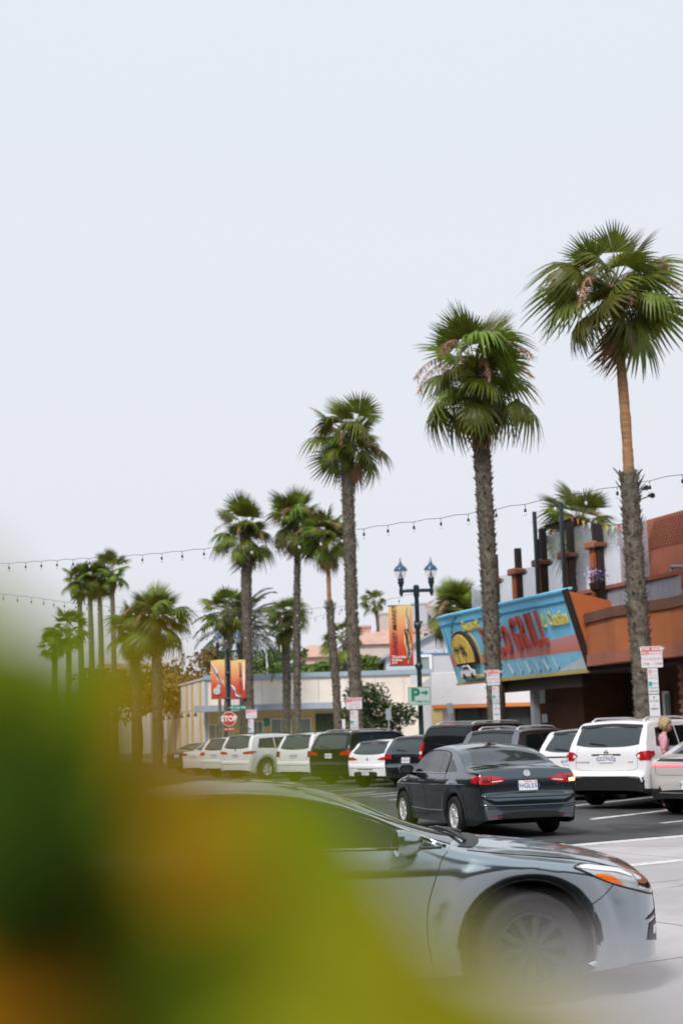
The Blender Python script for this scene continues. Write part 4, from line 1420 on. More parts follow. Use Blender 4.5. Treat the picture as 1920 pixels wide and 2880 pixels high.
def stalk_mesh(seed, n=150):
    """long arching flower stalk with hanging tassels"""
    rg = random.Random(seed)
    mb = MB()
    P = curve([(0, 0, 0), (.7, 0, .35), (1.35, 0, .30), (1.85, 0, -.15), (2.05, 0, -.65)], 16)
    mb.tube(P, [.016 - .012 * i / (len(P) - 1) for i in range(len(P))], 4)
    for k in range(n):
        t = rg.uniform(.45, 1.0)
        c = P[int(t * (len(P) - 1))]
        L = rg.uniform(.18, .55) * (1.25 - .5 * t)
        a = rg.uniform(0, 6.28)
        e = c + V((math.cos(a) * L * .6, math.sin(a) * L * .6, -L * rg.uniform(.3, .9)))
        w = rg.uniform(.006, .016)
        b = V((math.cos(a + 1.57), math.sin(a + 1.57), 0)) * w
        mb.add([c - b * .4, c + b * .4, c.lerp(e, .6) + b, e, c.lerp(e, .6) - b], [(0, 1, 2, 3, 4)])
    return mb.mesh('flower_stalk', 'flower_stalk')


STALK = [stalk_mesh(50 + i) for i in range(3)]


def orient(az, el, roll, sc, o=(0, 0, 0)):
    return Matrix.Translation(o) @ Matrix.Rotation(az, 4, 'Z') @ Matrix.Rotation(-el, 4, 'Y') @ Matrix.Rotation(roll, 4, 'X') @ Matrix.Scale(sc, 4)


def palm(label, Y, pts, rad, sc=1.0, nf=40, seed=0, smooth_top=0.0, far=False, stalks=5, grp='fan palms along the street', dry=3, boots=True, name='palm_tree', low=-38):
    """pts: photograph pixels of the trunk, top first; rad: trunk radius top, bottom"""
    rg = random.Random(seed)
    W = [at(px, py, Y) for px, py in pts]
    last = W[-1]
    if last.z > 0.05:
        d = (W[-1] - W[-2])
        d = V((d.x / -d.z, d.y / -d.z, -1)) if d.z < -1e-3 else V((0, 0, -1))
        W.append(last + d * (last.z + 0.05))
    base = W[-1]
    t = thing(name, label, 'palm', (base.x, base.y, 0), 0, grp)
    org = V((base.x, base.y, 0))
    H = W[0].z
    P = curve(W, 26 if not far else 10)
    n = len(P)
    rr = []
    for i, p in enumerate(P):
        f = 1 - max(0, p.z) / H
        r = rad[0] + (rad[1] - rad[0]) * f
        rr.append(r)
    # finer path for a knobbly outline
    fine, fr = [], []
    for i in range(n - 1):
        k = 6 if not far else 2
        for j in range(k):
            q = j / k
            p = P[i].lerp(P[i + 1], q)
            r = rr[i] * (1 - q) + rr[i + 1] * q
            top_zone = p.z > H * (1 - smooth_top)
            fine.append(p)
            fr.append(r * (.62 if (smooth_top and top_zone) else 1) * rg.uniform(.93, 1.07))
    fine.append(P[-1])
    fr.append(rr[-1] * 1.1)
    zs = H * (1 - smooth_top) if smooth_top else 1e9
    a = MB()
    up = [i for i, p in enumerate(fine) if p.z >= zs]
    lo = [i for i, p in enumerate(fine) if p.z < zs]
    if len(up) > 1:
        a.tube([fine[i] for i in up] + [fine[lo[0]]], [fr[i] for i in up] + [fr[up[-1]]], 12)
        a.build('trunk_top', 'trunk_tan', t, org, smooth=True)
    b = MB()
    b.tube([fine[i] for i in lo], [fr[i] for i in lo], 12 if not far else 8)
    b.build('trunk', 'trunk_grey', t, org, smooth=True)
    # stubs of cut leaf stalks
    if boots:
        g = MB()
        zt = min(H, zs) - .05
        z = zt
        row = 0
        stepz = .085 if not far else .22
        j = 0
        while z > max(1.0, zt - 11):
            while j < len(fine) - 2 and fine[j + 1].z > z:
                j += 1
            q = (fine[j].z - z) / max(1e-6, fine[j].z - fine[j + 1].z)
            c = fine[j].lerp(fine[j + 1], min(1, max(0, q)))
            r = fr[j] * .95
            nb = 8 if not far else 5
            fade = min(1, .35 + (z - 1.0) / 5)
            for k in range(nb):
                if rg.random() > .45 + .5 * fade:
                    continue
                an = 2 * math.pi * (k + .5 * (row % 2)) / nb + rg.uniform(-.2, .2)
                d = V((math.cos(an), math.sin(an), 0))
                e = V((-d.y, d.x, 0))
                rag = 2.0 if (smooth_top and z > zt - .45) else 1.0
                out = rg.uniform(.02, .11) * fade * rag
                h = rg.uniform(.08, .17) * rag
                w = rg.uniform(.04, .075)
                p0 = c + d * (r - .03)
                tip = c + d * (r + out) + V((0, 0, h))
                g.add([p0 - e * w, p0 + e * w, p0 + V((0, 0, -.07)), tip - e * w * .5, tip + e * w * .5, tip - d * .03 - V((0, 0, .02))],
                      [(0, 3, 4, 1), (0, 2, 3), (1, 4, 2), (2, 4, 3), (3, 5, 4), (0, 1, 5)])
            z -= stepz * rg.uniform(.8, 1.2)
            row += 1
        o = g.build('leaf_base', 'boot', t, org)
        tag(o, kind='stuff')
    # crown
    hub = W[0] - org
    sets = (FAR_UP, FAR_MID, FAR_LOW) if far else (FR_UP, FR_MID, FR_LOW)
    ga = 2.39996
    az0 = rg.uniform(0, 6.28)
    for i in range(nf):
        u = (i + .5) / nf
        el = R(86) - (R(86) - R(low)) * u ** .92 + rg.uniform(-.22, .22)
        az = az0 + ga * i + rg.uniform(-.15, .15)
        ms = sets[0] if el > R(48) else (sets[1] if el > R(0) else sets[2])
        s_ = sc * rg.uniform(.70, 1.16) * (1.0 if el < R(55) else .95)
        o = hub + V((math.cos(az) * .10, math.sin(az) * .10, -.55 * u + .25)) * sc
        inst('frond', rg.choice(ms), t, orient(az, el, rg.uniform(-.75, .75), s_, o))
    for i in range(0 if far else 11):            # the dense heart of young leaves
        az = az0 + 1.0 + ga * i
        el = R(rg.uniform(5, 85))
        inst('frond', rg.choice(FR_CORE), t, orient(az, el, rg.uniform(-.8, .8), sc * rg.uniform(.6, .9), hub + V((0, 0, rg.uniform(-.35, .25) * sc))))
    for i in range(dry):
        az = rg.uniform(0, 6.28)
        inst('dry_frond', rg.choice(FR_DRY), t, orient(az, R(rg.uniform(-72, -45)), rg.uniform(-.4, .4), sc * rg.uniform(.6, .8), hub + V((0, 0, -.35 * sc))))
    for i in range(stalks):
        az = az0 + i * 6.28 / max(1, stalks) + rg.uniform(-.4, .4)
        inst('flower_stalk', rg.choice(STALK), t, orient(az, R(rg.uniform(-14, 36)), 0, sc * rg.uniform(.62, .85), hub))
    return t


RG = 'tall fan palms in the row beside the parked cars'
palm('tallest fan palm at right edge, bare tan upper trunk above shaggy base', 36, [(1722, 812), (1738, 950), (1757, 1170), (1771, 1390), (1784, 1600), (1800, 1830), (1812, 2010)], (.20, .27), 1.12, 27, 11, .385, stalks=7, grp=RG)
palm('thick shaggy-trunked fan palm standing in front of the blue grill sign', 44, [(1336, 1050), (1350, 1220), (1365, 1450), (1378, 1700), (1386, 1880), (1392, 2030)], (.27, .23), 1.22, 29, 22, stalks=8, grp=RG)
palm('fan palm right of centre rising behind the pink-flowered bush', 61, [(982, 1235), (977, 1340), (984, 1560), (990, 1760), (1000, 1960), (1004, 2040)], (.26, .26), 1.12, 26, 33, stalks=7, grp=RG)
palm('fan palm behind the two red banners, left of the thin-trunked pair', 78, [(687, 1500), (692, 1560), (694, 1750), (698, 1900), (702, 2040)], (.29, .25), 1.10, 26, 44, stalks=6, grp=RG)
palm('thin-trunked fan palm with dark crown, left of the thin pair', 78, [(832, 1465), (836, 1560), (835, 1700), (835, 1860), (836, 2040)], (.15, .20), 1.05, 25, 55, stalks=6, grp=RG)
palm('fan palm whose bare stem sits on a swollen shaggy trunk', 76, [(913, 1510), (922, 1590), (926, 1690), (934, 1800), (944, 1920), (950, 2040)], (.18, .22), 1.0, 28, 66, .30, stalks=5, grp=RG)
palm('shorter fan palm in front of the cream building, left of thin palms', 84, [(803, 1735), (803, 1800), (806, 1900), (806, 2040)], (.24, .22), .88, 26, 77, stalks=4, grp='shorter fan palms before the cream building')
palm('fan palm crown peeking left of the banner palm trunk', 92, [(635, 1720), (640, 1800), (640, 2040)], (.22, .22), .95, 26, 78, far=True, stalks=3, dry=4)
palm('small fan palm squeezed between two shaggy trunks above roofline', 104, [(968, 1800), (972, 1880), (974, 2040)], (.20, .22), .95, 24, 79, far=True, stalks=2, dry=5)
palm('lone tiny fan palm on the hill left of the tall banner', 205, [(1050, 1690), (1060, 1740), (1063, 1800), (1064, 1960)], (.22, .24), 1.15, 24, 80, far=True, stalks=0, boots=False, dry=0)
palm('bushy fan palm behind the left end of the grill sign', 80, [(1288, 1712), (1290, 1800), (1290, 2040)], (.26, .26), 1.15, 30, 81, stalks=4, dry=8)
palm('fan palm rising behind the rooftop deck posts', 70, [(1632, 1475), (1634, 1560), (1634, 2030)], (.22, .24), 1.25, 26, 82, stalks=2, dry=2)
LG = 'slender palms of the far left cluster'
for lb, px, top, py2, sc, sd in (('leftmost slim palm of the tall far-left cluster', 226, 1628, 2040, 1.0, 90), ('second slim palm of the far-left cluster, shaggy lower trunk', 256, 1632, 2040, 1.0, 91),
                                 ('third slim palm of the far-left cluster, thinnest stem', 283, 1628, 2040, .95, 92), ('rightmost and tallest slim palm of the far-left cluster', 318, 1605, 2040, 1.0, 93)):
    palm(lb, 128, [(px - 4, top), (px, top + 120), (px + 3, top + 250), (px + 4, py2)], (.20, .30), sc, 26, sd, far=True, stalks=2, grp=LG, boots=(sd == 91))
palm('low fan palm at far left, left of the slim cluster', 112, [(192, 1768), (194, 1830), (194, 2040)], (.22, .24), 1.0, 26, 95, far=True, stalks=1)
palm('lowest drooping fan palm at far left edge of cluster', 112, [(152, 1812), (154, 1860), (154, 2040)], (.22, .24), .75, 20, 96, far=True, stalks=0)
palm('left of the two broad-crowned orange-tinted palms', 86, [(378, 1775), (380, 1850), (382, 2040)], (.27, .29), 1.0, 32, 97, stalks=5, dry=6, grp='two broad palms at left')
palm('right of the two broad-crowned palms, larger hanging crown', 84, [(438, 1745), (440, 1810), (442, 2040)], (.27, .30), 1.2, 36, 98, stalks=6, dry=6, grp='two broad palms at left')


def feather_frond(seed):
    rg = random.Random(seed)
    mb = MB()
    P = curve([(0, 0, 0), (.9, 0, .35), (1.9, 0, .35), (2.7, 0, -.15), (3.1, 0, -.8)], 20)
    n = len(P)
    mb.tube(P, [.03 - .025 * i / (n - 1) for i in range(n)], 4)
    for k in range(46):
        t = .16 + .84 * k / 46
        f = t * (n - 1)
        c = P[int(f)].lerp(P[min(n - 1, int(f) + 1)], f - int(f))
        L = .55 * math.sin(math.pi * min(1, .18 + t * .8)) + .1
        for sg in (1, -1):
            e = c + V((L * .55, sg * L * .62, -L * rg.uniform(.25, .6)))
            mb.add([c, c.lerp(e, .45) + V((.022, 0, .01)), e, c.lerp(e, .45) - V((.022, 0, 0))], [(0, 1, 2, 3)])
    return mb.mesh('frond', 'leaf_dark')


FF = [feather_frond(i) for i in range(3)]
hubp = at(686, 1775, 96)
t = thing('date_palm', 'dark feather-leaved date palm behind the banner palm trunk', 'palm', (hubp.x, hubp.y, 0), 0)
mb = MB()
mb.tube([V((0, 0, hubp.z)), V((0, 0, hubp.z * .5)), V((0, 0, -.05))], [.45, .36, .42], 12)
mb.build('trunk', 'trunk_grey', t, smooth=True)
for i in range(52):
    u = (i + .5) / 52
    inst('frond', FF[i % 3], t, orient(2.4 * i, R(72) - R(125) * u + rnd.uniform(-.1, .1), rnd.uniform(-.3, .3), rnd.uniform(.95, 1.15), (0, 0, hubp.z - .3 * u)))


# ------------------------------------------------------------------ broadleaf trees and shrubs
def leafy(name, label, c, size, n, leaf, m, trunk_r=.15, grp=None, seed=0, cat='tree', flowers=0, fl=.16):
    """trunk with limbs, crown of loose leaf clumps in an uneven volume. c: crown centre (world), size: half axes"""
    rg = random.Random(seed)
    t = thing(name, label, cat, (c.x, c.y, 0), 0, grp)
    tr = MB()
    tr.tube([V((0, 0, -.05)), V((.1, 0, c.z * .4)), V((0, .1, max(.3, c.z - size[2] * .5)))], [trunk_r, trunk_r * .8, trunk_r * .55], 8)
    cl = []
    for i in range(13):
        a, b = rg.uniform(0, 6.28), rg.uniform(-.7, 1)
        q = math.sqrt(max(.05, 1 - b * b * .8)) * rg.uniform(.45, .95)
        p = V((math.cos(a) * q * size[0], math.sin(a) * q * size[1], c.z + b * size[2] * .78))
        cl.append((p, rg.uniform(.32, .52)))
        tr.tube([V((0, 0, max(.3, c.z - size[2] * .6))), p * .5 + V((0, 0, c.z * .42)), p], [trunk_r * .4, trunk_r * .25, .02], 5)
    tr.build('trunk', 'bark', t, smooth=True)
    mb = MB()
    fb = MB()
    for i in range(n):
        p, s_ = cl[i % len(cl)]
        d = V((rg.gauss(0, 1), rg.gauss(0, 1), rg.gauss(0, 1)))
        d.normalize()
        r = s_ * rg.uniform(.35, 1.1) ** .5
        q = p + V((d.x * size[0] * r, d.y * size[1] * r, d.z * size[2] * r))
        if q.z < .15:
            continue
        L = leaf * rg.uniform(.6, 1.4)
        e1 = V((rg.gauss(0, 1), rg.gauss(0, 1), rg.gauss(0, .6))).normalized()
        e2 = e1.cross(d + V((.01, .02, 0))).normalized()
        mb.add([q - e1 * L, q + e2 * L * .45 + V((0, 0, L * .15)), q + e1 * L, q - e2 * L * .45], [(0, 1, 2, 3)])
        if flowers and rg.random() < flowers and d.z > -.3:
            q2 = q + d * .12
            f1 = V((rg.gauss(0, 1), rg.gauss(0, 1), rg.gauss(0, 1))).normalized()
            f2 = f1.cross(V((0, -1, .3))).normalized()
            fb.add([q2 - f1 * fl, q2 + f2 * fl, q2 + f1 * fl, q2 - f2 * fl], [(0, 1, 2, 3)])
    tag(mb.build('crown', m, t), kind='stuff')
    if fb.v:
        tag(fb.build('blossom', 'pink_flower', t), kind='stuff')
    return t


leafy('flowering_bush', 'dark rounded bush dotted with pale pink blossoms before cream wall', at(1062, 2015, 70), (1.75, 1.3, 1.5), 5200, .10, 'leaf_dark', .12, seed=3, cat='bush', flowers=.04, fl=.06)
leafy('broadleaf_tree', 'olive-gold tree behind the left banner, right of broad palms', at(560, 1905, 118), (3.4, 2.5, 2.8), 3200, .22, 'leaf_olive', .25, 'trees behind the left shops', 4)
leafy('broadleaf_tree', 'brownish tree between the two broad palms', at(448, 1945, 122), (2.6, 2.5, 2.2), 1500, .24, 'leaf_olive', .25, 'trees behind the left shops', 5)
leafy('broadleaf_tree', 'dark tree among the trunks of the slim left cluster', at(300, 1945, 120), (3.0, 2.5, 2.0), 1500, .24, 'leaf_olive', .25, 'trees behind the left shops', 6)
leafy('broadleaf_tree', 'low tree at the foot of the broad palms, hidden by blur', at(390, 1965, 112), (4.2, 2.5, 2.3), 3200, .24, 'leaf_olive', .25, 'trees behind the left shops', 8)
leafy('broadleaf_tree', 'yellowing low tree left of the striped shop wall', at(500, 1955, 125), (3.2, 2.5, 2.2), 2600, .24, 'leaf_olive', .2, 'trees behind the left shops', 18)
leafy('broadleaf_tree', 'bright green treetop above cream building roof, between palm trunks', at(815, 1885, 120), (3.6, 2.2, 1.7), 2600, .22, 'leaf_bright', .2, 'treetops behind the cream building', 9)
leafy('broadleaf_tree', 'dark green treetop behind the thin palm pair, above bright one', at(800, 1868, 138), (3.4, 2.5, 1.5), 1500, .26, 'leaf_dark', .2, 'treetops behind the cream building', 10)
leafy('broadleaf_tree', 'bright green shrub top right of the bare-stem palm, over roof edge', at(1000, 1880, 120), (2.8, 1.8, 1.0), 1600, .2, 'leaf_bright', .2, 'treetops behind the cream building', 12)


# ------------------------------------------------------------------ buildings
def wbox(mb, x0, x1, y0, y1, z0, z1, mi=0):
    mb.box(((x0 + x1) / 2, (y0 + y1) / 2, (z0 + z1) / 2), (x1 - x0, y1 - y0, z1 - z0), None, mi)


def part(name, m, root, x0, x1, y0, y1, z0, z1, parent=None, b=None):
    mb = MB()
    c, d = ((x0 + x1) / 2, (y0 + y1) / 2, (z0 + z1) / 2), (x1 - x0, y1 - y0, z1 - z0)
    if b:
        mb.bbox(c, d, b)
    else:
        mb.box(c, d)
    return mb.build(name, m, parent or root, V(root.location))


def window(root, x0, x1, z0, z1, y, pane='shop_glass', fr='white_paint', bar=0, dep=.12, w=.08):
    """framed window on a wall facing the camera: frame proud, pane set back"""
    f = MB()
    for a, b, c_, d in ((x0 - w, x1 + w, z0 - w, z0), (x0 - w, x1 + w, z1, z1 + w), (x0 - w, x0, z0, z1), (x1, x1 + w, z0, z1)):
        wbox(f, a, b, y - dep, y + .02, c_, d)
    for i in range(bar):
        xx = x0 + (x1 - x0) * (i + 1) / (bar + 1)
        wbox(f, xx - .025, xx + .025, y - dep * .8, y, z0, z1)
    o = f.build('window', fr, root, V(root.location))
    p = MB()
    wbox(p, x0, x1, y - dep * .45, y + .01, z0, z1)
    p.build('pane', pane, o, V(root.location))
    return o


# long cream building
YC = 100.0
p0, p1 = at(577, 1893, YC), at(1213, 1888, YC)
zt = (p0.z + p1.z) / 2
t = thing('cream_building', 'long low cream shop building with blue-grey roof cap behind palms', 'building', (p0.x, YC, 0))
part('wall', 'stucco_cream', t, p0.x, p1.x, YC, YC + 14, 0, zt - .32)
part('roof_cap', 'trim_blue', t, p0.x - .12, p1.x + .12, YC - .18, YC + 14.1, zt - .32, zt)
part('corner_trim', 'trim_blue', t, p0.x - .06, p0.x + .14, YC - .06, YC + .2, 0, zt - .33)
za0, za1 = at(700, 2000, YC).z, at(700, 1983, YC).z
part('awning', 'awning', t, at(530, 0, YC).x, at(965, 0, YC).x, YC - 1.9, YC - .002, za0, za1)
part('awning_edge', 'white_paint', t, at(905, 0, YC).x, at(940, 0, YC).x, YC - 1.92, YC - 1.9, za0, za1)
part('lower_wall', 'stucco_yellow', t, p0.x + .3, at(965, 0, YC).x, YC - .05, YC - .003, .0, za0)
for a, b, c_, d in ((590, 625, 2040, 2110), (712, 738, 2030, 2110), (765, 818, 2022, 2100), (820, 872, 2022, 2100)):
    q0, q1 = at(a, d, YC), at(b, c_, YC)
    window(t, q0.x, q1.x, max(.5, q0.z), q1.z, YC - .052, 'pale_pane', 'stucco_cream', 1)
q0, q1 = at(893, 2100, YC), at(960, 2010, YC)
window(t, q0.x, q1.x, .12, q1.z, YC - .052, 'shop_glass', 'dark_wood', 2)
mb = MB()
qc = at(749, 2032, YC - .1)
mb.lathe([(.28, 0), (.28, .06), (.22, .07), (0, .05)], 20, frame(qc, (1, 0, 0), (0, 0, 1)))
mb.build('round_plaque', 'sign_green', t, V(t.location))
for k in range(7):
    xx = p0.x + (p1.x - p0.x) * (k + 1) / 8
    part('wall_joint', 'trim_blue', t, xx - .015, xx + .015, YC - .012, YC - .002, za1 + .1, zt - .4)
part('yellow_pier', 'stucco_yellow', t, at(1185, 0, YC).x, at(1214, 0, YC).x, YC - 1.0, YC - .002, 0, at(1200, 1990, YC).z)
part('side_awning', 'awning', t, at(1184, 0, YC).x, at(1232, 0, YC).x, YC - 1.8, YC - 1.0, at(1200, 1997, YC).z, at(1200, 1984, YC).z)

# its lower left wing with pale vertical boards, running away to the left
t = thing('striped_wing', 'low shop wing with pale yellow and white upright boards, left end', 'building', (at(577, 0, YC).x, YC, 0))
A = at(577, 1908, YC)
B = at(466, 1938, YC + 20)
org = V(t.location)
mb = MB()
mb.prism([V((A.x, A.y + .01, 0)), V((B.x, B.y, 0)), V((B.x + 6, B.y + 1, 0)), V((A.x, A.y + 12, 0))], (0, 0, min(A.z, B.z) - .06))
mb.build('wall', 'stucco_cream', t, org)
d = V((B.x - A.x, B.y - A.y, 0))
L = d.length
d.normalize()
nn = V((-d.y, d.x, 0))
if nn.y > 0:
    nn = -nn
NBD = 16
for k in range(NBD):
    a0, a1 = L * k / NBD + .05, L * (k + 1) / NBD - .05
    mb = MB()
    q = [V((A.x, A.y, 0)) + d * a0 + nn * .01, V((A.x, A.y, 0)) + d * a1 + nn * .01]
    mb.prism([q[0], q[1], q[1] + nn * .05, q[0] + nn * .05], (0, 0, min(A.z, B.z) - .1))
    mb.build('board', ('stucco_white', 'stucco_yellow', 'stucco_cream', 'stucco_white', 'stucco_yellow')[k % 5], t, org)
mb = MB()
mb.prism([V((A.x, A.y + .01, 0)) + nn * .15, V((B.x, B.y, 0)) + nn * .15, V((B.x + 6, B.y + 1, 0)), V((A.x, A.y + 12, 0))], (0, 0, .10))
for i, p in enumerate(mb.v):
    p.z += min(A.z, B.z) - .058
mb.build('roof_edge', 'white_paint', t, org)
for k in range(6):
    q = V((A.x, A.y, 0)) + d * (L * (k + .5) / 6) + nn * .10
    mb = MB()
    zz = at(540, 2012, YC + 8).z
    mb.tube([q + V((0, 0, zz + .25)), q + nn * .25 + V((0, 0, zz + .3)), q + nn * .35 + V((0, 0, zz))], [.02, .02, .05], 6)
    mb.lathe([(.05, .12), (.16, -.12), (.14, -.13)], 10, Matrix.Translation(q + nn * .35 + V((0, 0, zz - .05))), cap=False)
    mb.build('wall_lamp', 'black_steel', t, org)

# white shop with a deep fascia and orange band
YT = 72.0
q0, q1 = at(1215, 1984, YT), at(1500, 1884, YT)
t = thing('white_shop', 'white shop front with red and blue letters over orange band', 'building', (q0.x, YT, 0))
zl, zh = q0.z, q1.z
org = V(t.location)
part('fascia', 'white_paint', t, q0.x, q1.x + 6, YT, YT + .6, zl, zh, b=.03)
part('orange_band', 'orange_trim', t, q0.x + .02, q1.x + 6, YT - .06, YT + .5, zl - .16, zl - .002)
part('wall', 'stucco_white', t, q0.x, q1.x + 6, YT + .62, YT + 12, 0, zh - .2)
part('shop_front', 'shop_glass', t, q0.x + 1.2, q1.x + 6, YT + .5, YT + .6, .15, zl - .2)
for k in range(6):
    xx = q0.x + 1.2 + k * 1.25
    part('mullion', 'dark_wood', t, xx - .05, xx + .05, YT + .42, YT + .5, .15, zl - .2)
part('pier', 'stucco_yellow', t, q0.x, q0.x + .5, YT + .1, YT + .6, 0, zl - .18)


def letters(txt, parent, org, f, size, m, ext=.1, bold=.015, spacing=1.0, name='letter', each=True, x0=0.0, adv=None, rise=0.0, cap=1.0, xs=1.0):
    """each character its own part, standing on a frame"""
    x = x0
    for ch in txt:
        if ch == ' ':
            x += size * .4
            continue
        vs, fs = text_mb(ch, size, ext, bold, 'LEFT')
        vs = [V((p.x * xs, p.y, p.z)) for p in vs]
        w = max(p.x for p in vs)
        mb = MB()
        mb.add([V((p.x + x, p.y * cap + rise * (x - x0), p.z + ext * size)) for p in vs], fs, 0, f)
        mb.build(name, m, parent, org)
        x += (adv if adv else w + size * .12) * spacing


pt = at(1300, 1896, YT - .02)
f = frame(pt, (1, 0, 0), (0, 0, 1))
letters('TIRE', t, org, f, .78, 'sign_red_bright', .05, .03, adv=.42)
pt = at(1412, 1924, YT - .02)
f = frame(pt, (1, 0, 0), (0, 0, 1))
letters('SERVICE', t, org, f, .52, 'ink_violet', .05, .03, adv=.30)

# grey gabled house with a blue board
YG = 112.0
t = thing('grey_house', 'pale grey gabled house with blue lettered board above white window', 'building', (at(1210, 0, YG).x, YG, 0))
org = V(t.location)
ga = [at(1085, 1900, YG), at(1085, 1850, YG), at(1245, 1772, YG), at(1330, 1830, YG), at(1330, 1900, YG)]
for g_ in (ga[0], ga[4]):
    g_.z = 0
mb = MB()
mb.prism(ga, (0, 9, 0))
mb.build('wall', 'house_grey', t, org)
mb = MB()
for a, b in ((ga[1], ga[2]), (ga[2], ga[3])):
    e = (b - a).normalized()
    up = V((-e.z, 0, e.x)) * .18
    a2, b2 = a - e * .35, b + e * (.02 if b is ga[2] else .4)
    mb.prism([a2 + V((0, -.4, .004)), b2 + V((0, -.4, .004)), b2 + up + V((0, -.4, 0)), a2 + up + V((0, -.4, 0))], (0, 9.8, 0))
mb.build('roof', 'roof_grey', t, org)
q0, q1 = at(1184, 1888, YG), at(1206, 1848, YG)
window(t, q0.x, q1.x, q0.z, q1.z, YG, 'pale_pane', 'white_paint', 0, .2, .2)
q0, q1 = at(1183, 1840, YG), at(1290, 1829, YG)
part('name_board', 'ink_blue', t, q0.x, q1.x, YG - .14, YG - .02, q0.z, q1.z)
vs, fs = text_mb('DANCING & CO', .34, .0, .02, 'LEFT')
mb = MB()
mb.add(vs, fs, 0, frame(at(1190, 1834, YG - .15), (1, 0, 0), (0, 0, 1)))
mb.build('lettering', 'ink_white', t, org)


def block(label, px0, px1, py, Y, m, wins=(), dep=12, roof='clay', name='hill_building', grp='houses on the hill behind the shops', hip=0.0):
    a, b = at(px0, py, Y), at(px1, py, Y)
    z = (a.z + b.z) / 2
    t = thing(name, label, 'building', (a.x, Y, 0), 0, grp)
    part('wall', m, t, a.x, b.x, Y, Y + dep, -1, z)
    if roof:
        if hip:
            mb = MB()
            h = hip
            o_ = .4
            mb.add([(a.x - o_, Y - o_, z + .002), (b.x + o_, Y - o_, z + .002), (b.x + o_, Y + dep, z + .002), (a.x - o_, Y + dep, z + .002), ((a.x * .75 + b.x * .25), Y + dep / 2, z + h), ((a.x * .25 + b.x * .75), Y + dep / 2, z + h)],
                   [(0, 1, 5, 4), (1, 2, 5), (2, 3, 4, 5), (3, 0, 4), (3, 2, 1, 0)])
            mb.build('roof', roof, t, V(t.location))
        else:
            part('parapet', roof, t, a.x - .15, b.x + .15, Y - .15, Y + dep, z + .002, z + .45)
    for (x0, y0, x1, y1) in wins:
        q0, q1 = at(x0, y1, Y), at(x1, y0, Y)
        window(t, q0.x, q1.x, q0.z, q1.z, Y, 'shop_glass', 'stucco_white', 0, .2, .12)
    return t


block('clay-roofed pink house low on the hill left of shaggy palm trunk', 846, 935, 1848, 150, 'stucco_pink', [(903, 1865, 914, 1885), (922, 1872, 930, 1885), (885, 1870, 893, 1888)], hip=1.6)
block('pale house with clay roof between thin palms on the hill', 845, 905, 1838, 190, 'stucco_white', [(865, 1846, 880, 1860)], hip=1.4)
block('clay-pink house stepping up behind the thick palm trunk', 888, 955, 1830, 215, 'clay', [(905, 1838, 912, 1850)], roof='stucco_beige')
block('cream house with one dark window right of the shaggy trunk', 1000, 1110, 1812, 160, 'stucco_beige', [(1025, 1850, 1035, 1876)], hip=1.8)
block('white terrace house behind the banner, small windows', 1002, 1062, 1800, 205, 'stucco_white', [(1010, 1812, 1018, 1826), (1040, 1815, 1055, 1826)], hip=1.2)
block('rust-red flat house on the hilltop beside the lone palm', 1003, 1042, 1766, 270, 'clay', [], roof='clay')
block('long rust-roofed house under the lone palm on hilltop', 1040, 1110, 1790, 265, 'stucco_pink', [(1072, 1800, 1076, 1806)], hip=1.6)
block('tall beige apartment tower left of the tall banner', 1067, 1098, 1728, 330, 'stucco_beige', [(1072, 1780, 1076, 1790), (1082, 1780, 1086, 1790)], roof='stucco_beige')
block('pale blue-grey tower right of the lamp post', 1158, 1200, 1700, 340, 'house_grey', [(1163, 1745, 1170, 1755), (1180, 1745, 1188, 1755)], roof='house_grey')
block('peach tower block far behind the grill sign palm', 1196, 1262, 1706, 350, 'stucco_beige', [(1205, 1730, 1212, 1742), (1225, 1730, 1232, 1742)], roof='stucco_beige')
block('salmon house with white dormer right of the lamp post', 1152, 1235, 1778, 200, 'stucco_pink', [(1190, 1780, 1204, 1790)], roof='clay')
block('small beige stair block above cream roof left of thin palms', 726, 752, 1864, 125, 'stucco_beige', [], roof='stucco_beige')
block('white shed with clay roof line behind left palm trunks', 296, 420, 1880, 150, 'stucco_white', [(330, 1895, 345, 1910)], roof='clay', grp=None, name='white_shed')

# ------------------------------------------------------------------ grill restaurant at right
OF = 6.6                                  # front wall, metres right of the parked row
GB = S(9, OF)
t = thing('grill_restaurant', 'terracotta restaurant with rooftop deck and dark entrance at right', 'building', (GB.x, GB.y, 0))
org = V(t.location)


def sbox(name, m, a0, a1, o0, o1, z0, z1, parent=None, b=None, root=None):
    """box in street coordinates"""
    mb = MB()
    f4 = frame(BASE, -U, RT, V((0, 0, 1)))      # x towards the camera, y to the shops
    c, d = (-(a0 + a1) / 2, (o0 + o1) / 2, (z0 + z1) / 2), (a1 - a0, o1 - o0, z1 - z0)
    if b:
        mb.bbox(c, d, b, f4)
    else:
        mb.box(c, d, f4)
    r = root or t
    return mb.build(name, m, parent or r, V(r.location))


def A_(px, off):
    return (sp(px, 2000, off) - BASE).dot(U)


def Z_(px, py, off):
    return sp(px, py, off).z


